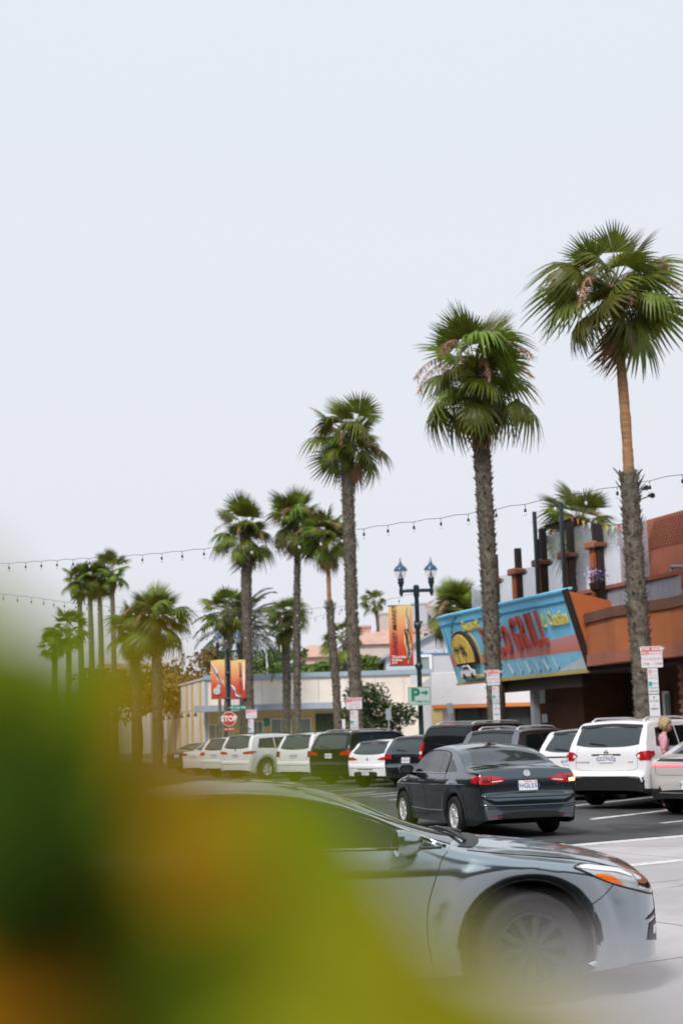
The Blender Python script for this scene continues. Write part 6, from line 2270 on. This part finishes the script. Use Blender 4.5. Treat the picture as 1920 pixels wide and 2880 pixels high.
# parking sign on the lamp post
Y = 51.4
s_ = Y / F
w, h = 63 * s_, 51 * s_
t, f, b, c = sign_board('parking_sign', 'white sign with green P and arrow on the right lamp post', 1178.5, 1957.5, w, h, Y, 'sign_pale_green', post=False, rnd_=.02)
for x0, x1, y0, y1 in ((-.48, .48, .45, .475), (-.48, .48, -.475, -.45), (-.485, -.465, -.45, .45), (.465, .485, -.45, .45)):
    sign_rect(b, f, w * x0, w * x1, h * y0, h * y1, 'ink_green', name='border')
sign_text(t, b, f, 'P', -w * .18, h * .04, h * .92, 'ink_green', .05)
sign_text(t, b, f, 'ARKING', w * .12, -h * .31, h * .20, 'ink_green', .012, sp_=1.1)
mb = MB()
mb.add([(w * .10, h * .10, .009), (w * .26, h * .10, .009), (w * .26, h * .0, .009), (w * .42, h * .17, .009), (w * .26, h * .34, .009), (w * .26, h * .24, .009), (w * .10, h * .24, .009)], [(0, 1, 5, 6), (2, 3, 5), (3, 4, 5)], 0, f)
mb.build('arrow', 'ink_green', b)
mb = MB()
mb.box((0, .12, c.z + .1), (.06, .26, .05))
mb.box((0, .12, c.z - .2), (.06, .26, .05))
mb.build('bracket', 'black_steel', t)
t, f, b, c = sign_board('utility_box', 'small white box clamped to the right lamp post above parking sign', 1163, 1912, .24, .34, 51.7, 'sign_white', cat='utility box', post=False)
mb = MB()
mb.box((0, .07, c.z), (.22, .12, .32))
mb.build('case', 'sign_white', t)
# backs of small signs on posts
for lb, px, py, wp, hp, Y in (('grey back of a small sign before the dark bush', 1092, 2009, 15, 32, 60), ('grey back of a small sign under the white shop fascia', 1265, 1993, 17, 30, 56)):
    s_ = Y / F
    sign_board('small_sign', lb, px, py, wp * s_, hp * s_, Y, 'sign_back', rnd_=.04, postm='grey_steel', grp='small signs seen from behind')
t, f, b, c = sign_board('small_sign', 'narrow white notice left of tow-away sign by the bush', 966, 2036, 9 * .0165, 26 * .0165, 66, 'sign_white', rnd_=.02, grp='small signs seen from behind')

# stop sign with its plate, and the street-name blade
Y = 73.0
c = at(644, 2022, Y)
t = thing('stop_sign', 'red octagonal stop sign below the twin orange banners', 'stop sign', (c.x, c.y, 0))
ro = 21.5 * Y / F
f = frame(V((0, 0, c.z)), (1, 0, 0), (0, 0, 1))
for nm, k, z, m_ in (('border', 1.0, 0.0, 'ink_white'), ('face', .93, .006, 'stop_red')):
    mb = MB()
    mb.prism([V((ro * k * math.cos(R(22.5 + 45 * i)), ro * k * math.sin(R(22.5 + 45 * i)), z)) for i in range(8)], (0, 0, .005), 0, f)
    b = mb.build(nm, m_, t)
vs, fs = text_mb('STOP', ro * .86, 0, .03)
mb = MB()
mb.add([V((p.x, p.y * 1.15, .014)) for p in vs], fs, 0, f)
mb.build('lettering', 'ink_white', t)
mb = MB()
mb.bbox((0, -ro - .13, .004), (.46, .18, .008), .003, f)
b = mb.build('plate', 'stop_red', t)
vs, fs = text_mb('ALL WAY', .12, 0, .01)
mb = MB()
mb.add([V((p.x, p.y - ro - .13, .011)) for p in vs], fs, 0, f)
mb.build('lettering', 'ink_white', b)
mb = MB()
mb.tube([V((0, .04, -.02)), V((0, .04, c.z + ro))], .035, 8)
mb.build('post', 'grey_steel', t)
Y = 76.5
t, f, b, c = sign_board('street_name_sign', 'green street-name blade right of far lamp post', 670, 1990, 44 * Y / F, 11 * Y / F, Y, 'sign_green', cat='street sign', post=False, rnd_=.02)
sign_text(t, b, f, 'Pier View Way', 0, 0, .13, 'ink_white', .01)
mb = MB()
mb.tube([V((-.55, .03, c.z)), V((-.40, .03, c.z))], .02, 6)
mb.build('bracket', 'grey_steel', t)
Y = 75.0
c0 = at(618, 1968, Y)
t = thing('signal_pole', 'plain brown-green pole under the left orange banner', 'pole', (c0.x, c0.y, 0))
mb = MB()
mb.lathe([(.12, 0), (.11, .3), (.085, c0.z), (.05, c0.z + .05)], 10)
mb.build('pole', 'trunk_grey', t, smooth=40)
# curved white street light and a wall of small things over the cream roof
c0 = at(752, 1895, 118)
t = thing('curved_lamp', 'white curved street light above cream roof beside the banner palm', 'street lamp', (c0.x, c0.y, 0))
mb = MB()
q = [V((0, 0, 0)), V((0, 0, c0.z))] + [at(px, py, 118) - V((c0.x, c0.y, 0)) for px, py in ((751, 1860), (748, 1835), (742, 1825), (734, 1824))]
mb.tube(q, [.10, .08, .08, .08, .09, .12], 8)
mb.build('pole', 'white_paint', t, smooth=True)


# ------------------------------------------------------------------ festoon lights
sk = MB()
sk.lathe([(.008, .045), (.008, .03), (.028, .022), (.036, -.005), (.034, -.075), (.026, -.082)], 10)
SOCKET = sk.mesh('socket', 'bulb_socket', 40)
bk = MB()
bk.lathe([(.024, -.078), (.033, -.10), (.045, -.125), (.044, -.15), (.026, -.18), (.004, -.19)], 12)
BULB = bk.mesh('bulb', 'bulb_glass', True)


def festoon(label, pts, n, drop=.10, size=1.0, first=0.0):
    """pts: (px, py, depth) of the cable"""
    P = [at(*p) for p in pts]
    C = curve(P, 60)
    mid = C[len(C) // 2]
    t = thing('string_lights', label, 'string lights', (mid.x, mid.y, mid.z), 0, 'festoon strings over the car park')
    org = V(t.location)
    Q = resample(C, n * 4 + 1)
    # the cable dips a little at every lamp
    path = []
    for i, p in enumerate(Q):
        path.append(p - V((0, 0, .012 * math.cos((i % 4) / 4 * 2 * math.pi) * size)))
    mb = MB()
    mb.tube(path, .006 * size, 5)
    mb.build('cable', 'cable', t, org)
    for k in range(n):
        p = path[k * 4] - org
        T = Matrix.Translation(p - V((0, 0, drop))) @ Matrix.Rotation(rnd.uniform(-.08, .08), 4, 'X') @ Matrix.Scale(size * .68, 4)
        lead = MB()
        lead.tube([V((0, 0, 0)), V((0, 0, -drop + .04 * size))], .006 * size, 4)
        sk_ = inst('lamp', SOCKET, t, T)
        inst('bulb', BULB, sk_)
        lo_ = lead.build('lead', 'cable', t)
        lo_.location = p


festoon('long string of bulbs rising across the picture to the upper right', [(-120, 1592, 40), (0, 1586, 39), (102, 1579, 38), (388, 1561, 35), (575, 1543, 33.5), (818, 1517, 32), (1049, 1482, 30), (1273, 1451, 28.5), (1509, 1411, 27), (1675, 1379, 26), (1846, 1347, 25), (2010, 1314, 24)], 33)
festoon('lower sagging string of bulbs from the left edge to the right lamp', [(-60, 1662, 46), (0, 1670, 47), (110, 1683, 48.5), (188, 1694, 50), (367, 1711, 53), (567, 1720, 55), (720, 1721, 55), (888, 1711, 54), (1030, 1697, 53), (1120, 1680, 52.2), (1164, 1668, 51.9)], 32, .12)
festoon('faint far string of bulbs low behind the banner palm', [(500, 1800, 76), (560, 1791, 76), (640, 1790, 76), (720, 1776, 76), (800, 1756, 76), (880, 1738, 75), (960, 1716, 74), (1050, 1700, 73)], 22, .12, 1.1)

# ------------------------------------------------------------------ the woman beside the white SUV
Y = 29.6
hp = at(1853, 2044, Y)
HH = hp.z + .13                          # top of the head
t = thing('person', 'woman with short blond hair in pink top looking down between cars', 'person', (hp.x, hp.y, 0), R(-15))
k = HH / 1.62


def skin_body(name, chains, m, parent, sub=2):
    """connected joints with radii -> one continuous skin"""
    vs, es, rs, idx = [], [], [], {}
    for ch in chains:
        prev = None
        for nm, p, r in ch:
            if nm not in idx:
                idx[nm] = len(vs)
                vs.append(tuple(V(p) * k))
                rs.append(r if isinstance(r, tuple) else (r, r))
            if prev is not None:
                es.append((idx[prev], idx[nm]))
            prev = nm
    me = bpy.data.meshes.new(name)
    me.from_pydata(vs, es, [])
    o = inst(name, me, parent)
    sm = o.modifiers.new('skin', 'SKIN')
    for i, r in enumerate(rs):
        sv = me.skin_vertices[0].data[i]
        sv.radius = (r[0] * k, r[1] * k)
        sv.use_root = (i == 0)
    sb_ = o.modifiers.new('sub', 'SUBSURF')
    sb_.levels = sub
    sb_.render_levels = sub
    dg = bpy.context.evaluated_depsgraph_get()
    bpy.context.view_layer.update()
    m2 = bpy.data.meshes.new_from_object(o.evaluated_get(bpy.context.evaluated_depsgraph_get()))
    m2.materials.clear()
    m2.materials.append(M[m])
    m2.polygons.foreach_set('use_smooth', [True] * len(m2.polygons))
    bpy.data.objects.remove(o)
    return inst(name, m2, parent)


# she faces +x (to the right in the photograph), leaning slightly forward, arms low in front
hips, chest, neck = (0, 0, .88), (.03, 0, 1.18), (.07, 0, 1.36)
body = [[('pel', hips, (.13, .10)), ('waist', (.01, 0, 1.02), (.12, .095)), ('chest', chest, (.135, .105)), ('shl', (.06, 0, 1.30), (.085, .075)), ('neck', neck, .05), ('head0', (.11, 0, 1.44), .055)]]
for sg, n in ((1, 'L'), (-1, 'R')):
    body.append([('shl', (.06, 0, 1.30), .08), ('sh' + n, (.05, sg * .15, 1.28), .055), ('el' + n, (.06, sg * .20, 1.03), .04), ('wr' + n, (.22, sg * .15, .88), .027), ('pm' + n, (.29, sg * .13, .86), (.034, .018))])
    for j in range(4):
        yy = sg * (.10 + .02 * j)
        ln_ = (.06, .075, .08, .068)[j]
        body.append([('pm' + n, (0, 0, 0), .02), ('f%d%s' % (j, n), (.335, yy, .855), .0095), ('g%d%s' % (j, n), (.335 + ln_ * .6, yy, .835), .0085), ('h%d%s' % (j, n), (.335 + ln_ * .75, yy, .80), .0075)])
    body.append([('pm' + n, (0, 0, 0), .02), ('t0' + n, (.285, sg * .085, .865), .011), ('t1' + n, (.325, sg * .07, .85), .009)])
    body.append([('pel', hips, .12), ('hp' + n, (0, sg * .09, .82), (.085, .085)), ('kn' + n, (.03, sg * .10, .46), .055), ('an' + n, (-.01, sg * .10, .09), .038), ('ft' + n, (.06, sg * .105, .035), (.035, .03)), ('to' + n, (.16, sg * .11, .025), (.03, .02))])
bo_ = skin_body('body', body, 'skin', t)
sh_ = [[('chest', (.03, 0, 1.16), (.150, .120)), ('waist', (.01, 0, 1.02), (.14, .112)), ('hem', (0, 0, .88), (.15, .118))], [('chest', (0, 0, 0), 0), ('shl', (.06, 0, 1.30), (.12, .105)), ('neck', (.072, 0, 1.375), (.066, .064))]]
for sg, n in ((1, 'L'), (-1, 'R')):
    sh_.append([('shl', (0, 0, 0), 0), ('sh' + n, (.05, sg * .155, 1.285), .082), ('el' + n, (.06, sg * .20, 1.05), .055)])
skin_body('shirt', sh_, 'shirt_pink', t)
tr_ = [[('pel', (0, 0, .89), (.145, .112))]]
for sg, n in ((1, 'L'), (-1, 'R')):
    tr_.append([('pel', (0, 0, 0), 0), ('hp' + n, (0, sg * .09, .80), (.095, .095)), ('kn' + n, (.03, sg * .10, .46), .068), ('an' + n, (-.01, sg * .10, .11), .055)])
skin_body('trousers', tr_, 'trousers', t)
# head with a face, tilted down
mb = MB()
vs, fs = [], []
NA, NB = 20, 16
Hd = Matrix.Translation(V((.125, 0, 1.515)) * k) @ Matrix.Rotation(R(20), 4, 'Y') @ Matrix.Scale(k, 4)
for i in range(NB + 1):
    ph = -math.pi / 2 + math.pi * i / NB
    for j in range(NA):
        a = 2 * math.pi * j / NA
        x, y, z = math.cos(ph) * math.cos(a), math.cos(ph) * math.sin(a), math.sin(ph)
        p = V((x * .092, y * .074, z * .112))
        if z < -.1:
            p.y *= 1 + .35 * z
            p.x += .018 * (-z) * (x > 0)
        if x > .6:
            p.x += .026 * math.exp(-((y / .2) ** 2)) * math.exp(-((z + .12) / .16) ** 2)      # nose
            p.x -= .010 * math.exp(-(((abs(y) - .38) / .16) ** 2)) * math.exp(-((z - .08) / .13) ** 2)   # eye sockets
            p.x += .008 * math.exp(-((y / .3) ** 2)) * math.exp(-((z + .46) / .08) ** 2)       # lips
            p.x += .010 * math.exp(-((y / .3) ** 2)) * math.exp(-((z + .78) / .12) ** 2)       # chin
        vs.append(p)
for i in range(NB):
    for j in range(NA):
        fs.append((i * NA + j, i * NA + (j + 1) % NA, (i + 1) * NA + (j + 1) % NA, (i + 1) * NA + j))
mb.add(vs, fs, 0, Hd)
for sg in (1, -1):
    mb.lathe([(.012, -.012), (.028, 0), (.022, .01), (.0, .006)], 10, Hd @ Matrix.Translation((-.005, sg * .074, -.01)) @ Matrix.Rotation(R(-90 * sg), 4, 'X'), cap=False)
hd = mb.build('head', 'skin', bo_, smooth=True)
for sg in (1, -1):
    mb = MB()
    mb.lathe([(.0, .004), (.008, .003), (.011, 0)], 10, Hd @ Matrix.Translation((.079, sg * .029, .008)) @ Matrix.Rotation(R(90), 4, 'Y'), cap=False)
    mb.build('eye', 'ink_black', bo_)
mb = MB()
mb.bbox((.096, 0, -.052), (.008, .036, .008), .002, Hd)
mb.build('mouth', 'ink_pink', bo_)
mb = MB()
vs, fs = [], []
hr = random.Random(5)
NA, NB = 44, 26
for i in range(NB + 1):
    ph = -math.pi * .30 + math.pi * .80 * i / NB
    for j in range(NA):
        a = 2 * math.pi * j / NA
        x, y, z = math.cos(ph) * math.cos(a), math.cos(ph) * math.sin(a), math.sin(ph)
        r = 1.0 + .09 * math.sin(7 * a + 2 * i) * math.cos(6 * ph) + hr.uniform(-.06, .06)
        p = V((x * .125 * r - .024, y * .112 * r, z * .132 * r + .020))
        front = max(0, x - .35)
        if z < .55:
            p.x -= front * .16 * (1 - max(0, z))
        vs.append(p)
for i in range(NB):
    for j in range(NA):
        fs.append((i * NA + j, i * NA + (j + 1) % NA, (i + 1) * NA + (j + 1) % NA, (i + 1) * NA + j))
mb.add(vs, fs, 0, Hd)
mb.build('hair', 'hair_blond', t, smooth=True)

# ------------------------------------------------------------------ unseen frontages added as dark backdrop for reflections in paint and glass
def reflection_block(x, y, w, d_, h, rz, m):
    mb = MB()
    mb.box((0, 0, h / 2), (w, d_, h))
    mb.box((0, 0, h + .15), (w + .4, d_ + .4, .3), mi=1)
    n = int(w / 3.2)
    for i in range(n):
        xx = -w / 2 + (i + .5) * w / n
        for sg in (1, -1):
            mb.box((xx, sg * d_ / 2, 1.35), (2.3, .12, 2.3), mi=2)
            mb.box((xx, sg * d_ / 2, 5.2), (1.3, .12, 1.5), mi=2)
            mb.box((xx, sg * (d_ / 2 + .5), 3.0), (2.8, 1.0, .2), mi=1)
    o = mb.build('reflection_frontage', [m, 'coping', 'shop_glass'])
    o.location = (x, y, 0)
    o.rotation_euler = (0, 0, rz)
    tag(o, kind='structure')


# clipped hedge added out of view, darkens reflections low on the near sedan
mb = MB()
hr_ = random.Random(9)
mb.box((0, 0, .40), (16, 1.5, .80))
for i in range(6000):
    q = V((hr_.uniform(-8.1, 8.1), hr_.uniform(-.85, .85), hr_.uniform(.1, .9)))
    if abs(q.y) < .72 and q.z < .78:
        q.y = math.copysign(.78, q.y)
    e = V((hr_.gauss(0, 1), hr_.gauss(0, 1), hr_.gauss(0, 1))).normalized() * .07
    g_ = e.cross(V((0, -1, .4))).normalized() * .035
    mb.add([q - e, q + g_, q + e, q - g_], [(0, 1, 2, 3)])
o = mb.build('unseen_hedge', 'unseen_hedge_leaf')
o.location = (-.5, 1.5, 0)
tag(o, kind='stuff')
reflection_block(4, -19, 80, 8, 12.0, R(3), 'reflection_wall')
reflection_block(-43, 72, 190, 8, 14.0, R(108), 'reflection_wall')
reflection_block(36, 6, 40, 10, 8, R(75), 'reflection_wall')

# ------------------------------------------------------------------ leafy shrub right in front of the lens
def leaf_mesh(seed, m, L=1.0, W=.5, curl=.18):
    """broad leaf with a midrib and a wavy margin, along +x"""
    rg = random.Random(seed)
    n = 14
    vs, fs = [], []
    for i in range(n + 1):
        t_ = i / n
        w = W * .5 * math.sin(math.pi * min(1, t_ ** .75 * .97 + .015)) * (1 + .05 * math.sin(9 * t_ + seed))
        z = curl * L * (t_ - .5) ** 2 * -1.2
        for j in range(-3, 4):
            q = j / 3
            vs.append(V((L * (t_ - .5), w * q, z + abs(q) ** 1.3 * .10 * W + .02 * W * math.sin(7 * t_ + j))))
    for i in range(n):
        for j in range(6):
            a = i * 7 + j
            fs.append((a, a + 1, a + 8, a + 7))
    mb = MB()
    mb.add(vs, fs)
    return mb.mesh('leaf', m, True)


SHRUB = V((-.12, .30, 0))
t = thing('leafy_shrub', 'blurred leafy shrub with green, yellow and orange leaves against the lens', 'shrub', SHRUB)
mb = MB()
for tip in ((-.075, .0, 1.60), (-.02, -.02, 1.58), (.05, .02, 1.56), (.10, .0, 1.535), (-.03, .05, 1.66)):
    mb.tube(curve([(tip[0] * .2, tip[1] * .2, -.02), (tip[0] * .5, tip[1] * .5 + .01, .8), tip], 14), [.007 - .0004 * i for i in range(15)], 6)
mb.build('stem', 'near_stem', t, smooth=True)
LEAF = {}
for key, m_ in (('d', 'near_leaf_dark'), ('g', 'near_leaf_green'), ('y', 'near_leaf_yellow'), ('o', 'near_leaf_orange'), ('p', 'near_petal')):
    LEAF[key] = [leaf_mesh(i, m_) for i in range(2)]
# (kind, px, py, depth, length px, width px, angle in the picture, tilt)
NEAR = [
    # bright margin at the upper left
    ('g', -190, 1740, .26, 560, 440, 80, 10), ('g', -60, 1930, .27, 640, 460, 70, 10), ('g', 130, 2010, .29, 560, 360, 60, 10), ('g', 300, 2120, .30, 520, 260, 80, 10),
    ('g', 60, 1880, .30, 420, 260, 40, 10), ('g', 230, 1930, .31, 420, 170, 70, 10), ('y', 330, 1850, .33, 360, 70, 80, 10),
    # dark mass at the left
    ('d', 0, 2230, .25, 640, 460, 75, 0), ('d', 190, 2330, .26, 600, 340, 95, 10), ('d', 40, 2480, .26, 600, 440, 80, 5),
    ('d', 300, 2500, .28, 480, 300, 60, 15), ('d', -80, 2300, .24, 640, 400, 90, 0), ('g', 320, 2260, .29, 440, 220, 85, 15),
    # orange sprigs
    ('o', 410, 1950, .32, 480, 90, 84, 20), ('o', 440, 2120, .31, 380, 100, 100, 20), ('y', 350, 1930, .33, 420, 80, 75, 10),
    ('o', 20, 2760, .27, 480, 300, 15, 10), ('o', -80, 2640, .26, 340, 240, 50, 10), ('o', 600, 2390, .265, 330, 230, 20, 20), ('o', 500, 2330, .29, 300, 160, 60, 10), ('o', 420, 2030, .30, 420, 110, 92, 10),
    # thin veil over the far cars
    ('y', 600, 2210, .34, 460, 80, 8, 20), ('y', 740, 2250, .33, 480, 120, -12, 20), ('y', 570, 2240, .33, 460, 130, 25, 20), ('y', 830, 2300, .33, 460, 140, -28, 20),
    ('g', 930, 2290, .34, 400, 140, -50, 20), ('y', 470, 2190, .33, 360, 110, 60, 10), ('y', 700, 2200, .35, 420, 60, -5, 20), ('g', 1010, 2380, .34, 360, 110, -50, 20), ('y', 660, 2230, .34, 420, 60, 5, 10),
    # broad leaves along the bottom
    ('g', 880, 2440, .30, 480, 300, -35, 20), ('g', 760, 2380, .31, 420, 220, -20, 20), ('y', 520, 2480, .28, 420, 220, 25, 10), ('d', 430, 2640, .28, 520, 240, 10, 10), ('g', 850, 2580, .29, 620, 340, -15, 15),
    ('d', 330, 2720, .27, 520, 240, 30, 10), ('y', 280, 2840, .27, 560, 240, 20, 10), ('y', 160, 2890, .27, 640, 240, 5, 10), ('g', 600, 2780, .27, 700, 320, 5, 10), ('o', 640, 2620, .28, 360, 180, 10, 10),
    ('y', 980, 2660, .29, 520, 300, -25, 15), ('y', 1080, 2790, .28, 720, 300, -12, 15), ('g', 1050, 2900, .27, 900, 260, -6, 10), ('y', 1330, 2890, .28, 640, 200, -12, 15), ('g', 560, 2960, .26, 900, 260, 0, 10),
    ('o', 150, 3010, .26, 800, 460, 0, 10), ('d', 640, 3040, .26, 900, 420, 0, 10), ('o', 120, 2860, .25, 420, 240, 10, 10), ('d', 420, 2860, .25, 380, 160, 20, 10),
    ('y', 1050, 3040, .26, 1000, 420, 0, 10), ('g', 1060, 2540, .30, 380, 200, -40, 15), ('g', 1250, 2970, .27, 700, 200, -8, 10),
    # slender leaves reaching out to the right
    ('g', 1130, 2560, .30, 360, 120, -48, 15), ('y', 1190, 2680, .28, 420, 190, -38, 15), ('y', 1330, 2790, .27, 480, 190, -30, 15), ('g', 1460, 2850, .27, 440, 170, -28, 15), ('y', 1570, 2950, .26, 520, 190, -20, 15), ('g', 1020, 2430, .32, 320, 130, -55, 15), ('g', 1080, 2480, .33, 300, 80, -60, 15),
    # pale petals low at the right
    ('p', 1250, 2720, .31, 440, 90, -8, 20), ('p', 1390, 2760, .30, 620, 190, -6, 20), ('p', 1620, 2800, .30, 640, 200, -2, 20), ('p', 1480, 2880, .29, 860, 300, -3, 20),
    ('p', 1820, 2880, .30, 620, 260, 0, 20), ('p', 1690, 2740, .32, 360, 60, 6, 20), ('p', 1700, 2980, .29, 900, 300, 0, 20),
]
rn = random.Random(3)
RM4 = RM.to_4x4()
for kd, px, py, dp, lp, wp, an, tl in NEAR:
    dp *= .78
    p = at(px, py, dp)
    s_ = dp / F
    mtx = Matrix.Translation(p - SHRUB) @ RM4 @ Matrix.Rotation(R(-38), 4, 'X') @ Matrix.Rotation(R(an), 4, 'Z') @ Matrix.Rotation(R(tl), 4, 'Y') @ Matrix.Rotation(R(rn.uniform(-15, 15)), 4, 'X')
    sc3 = Matrix.Diagonal((lp * s_, wp * s_ * 2, lp * s_, 1))
    inst('petal' if kd == 'p' else 'leaf', rn.choice(LEAF[kd]), t, mtx @ sc3)
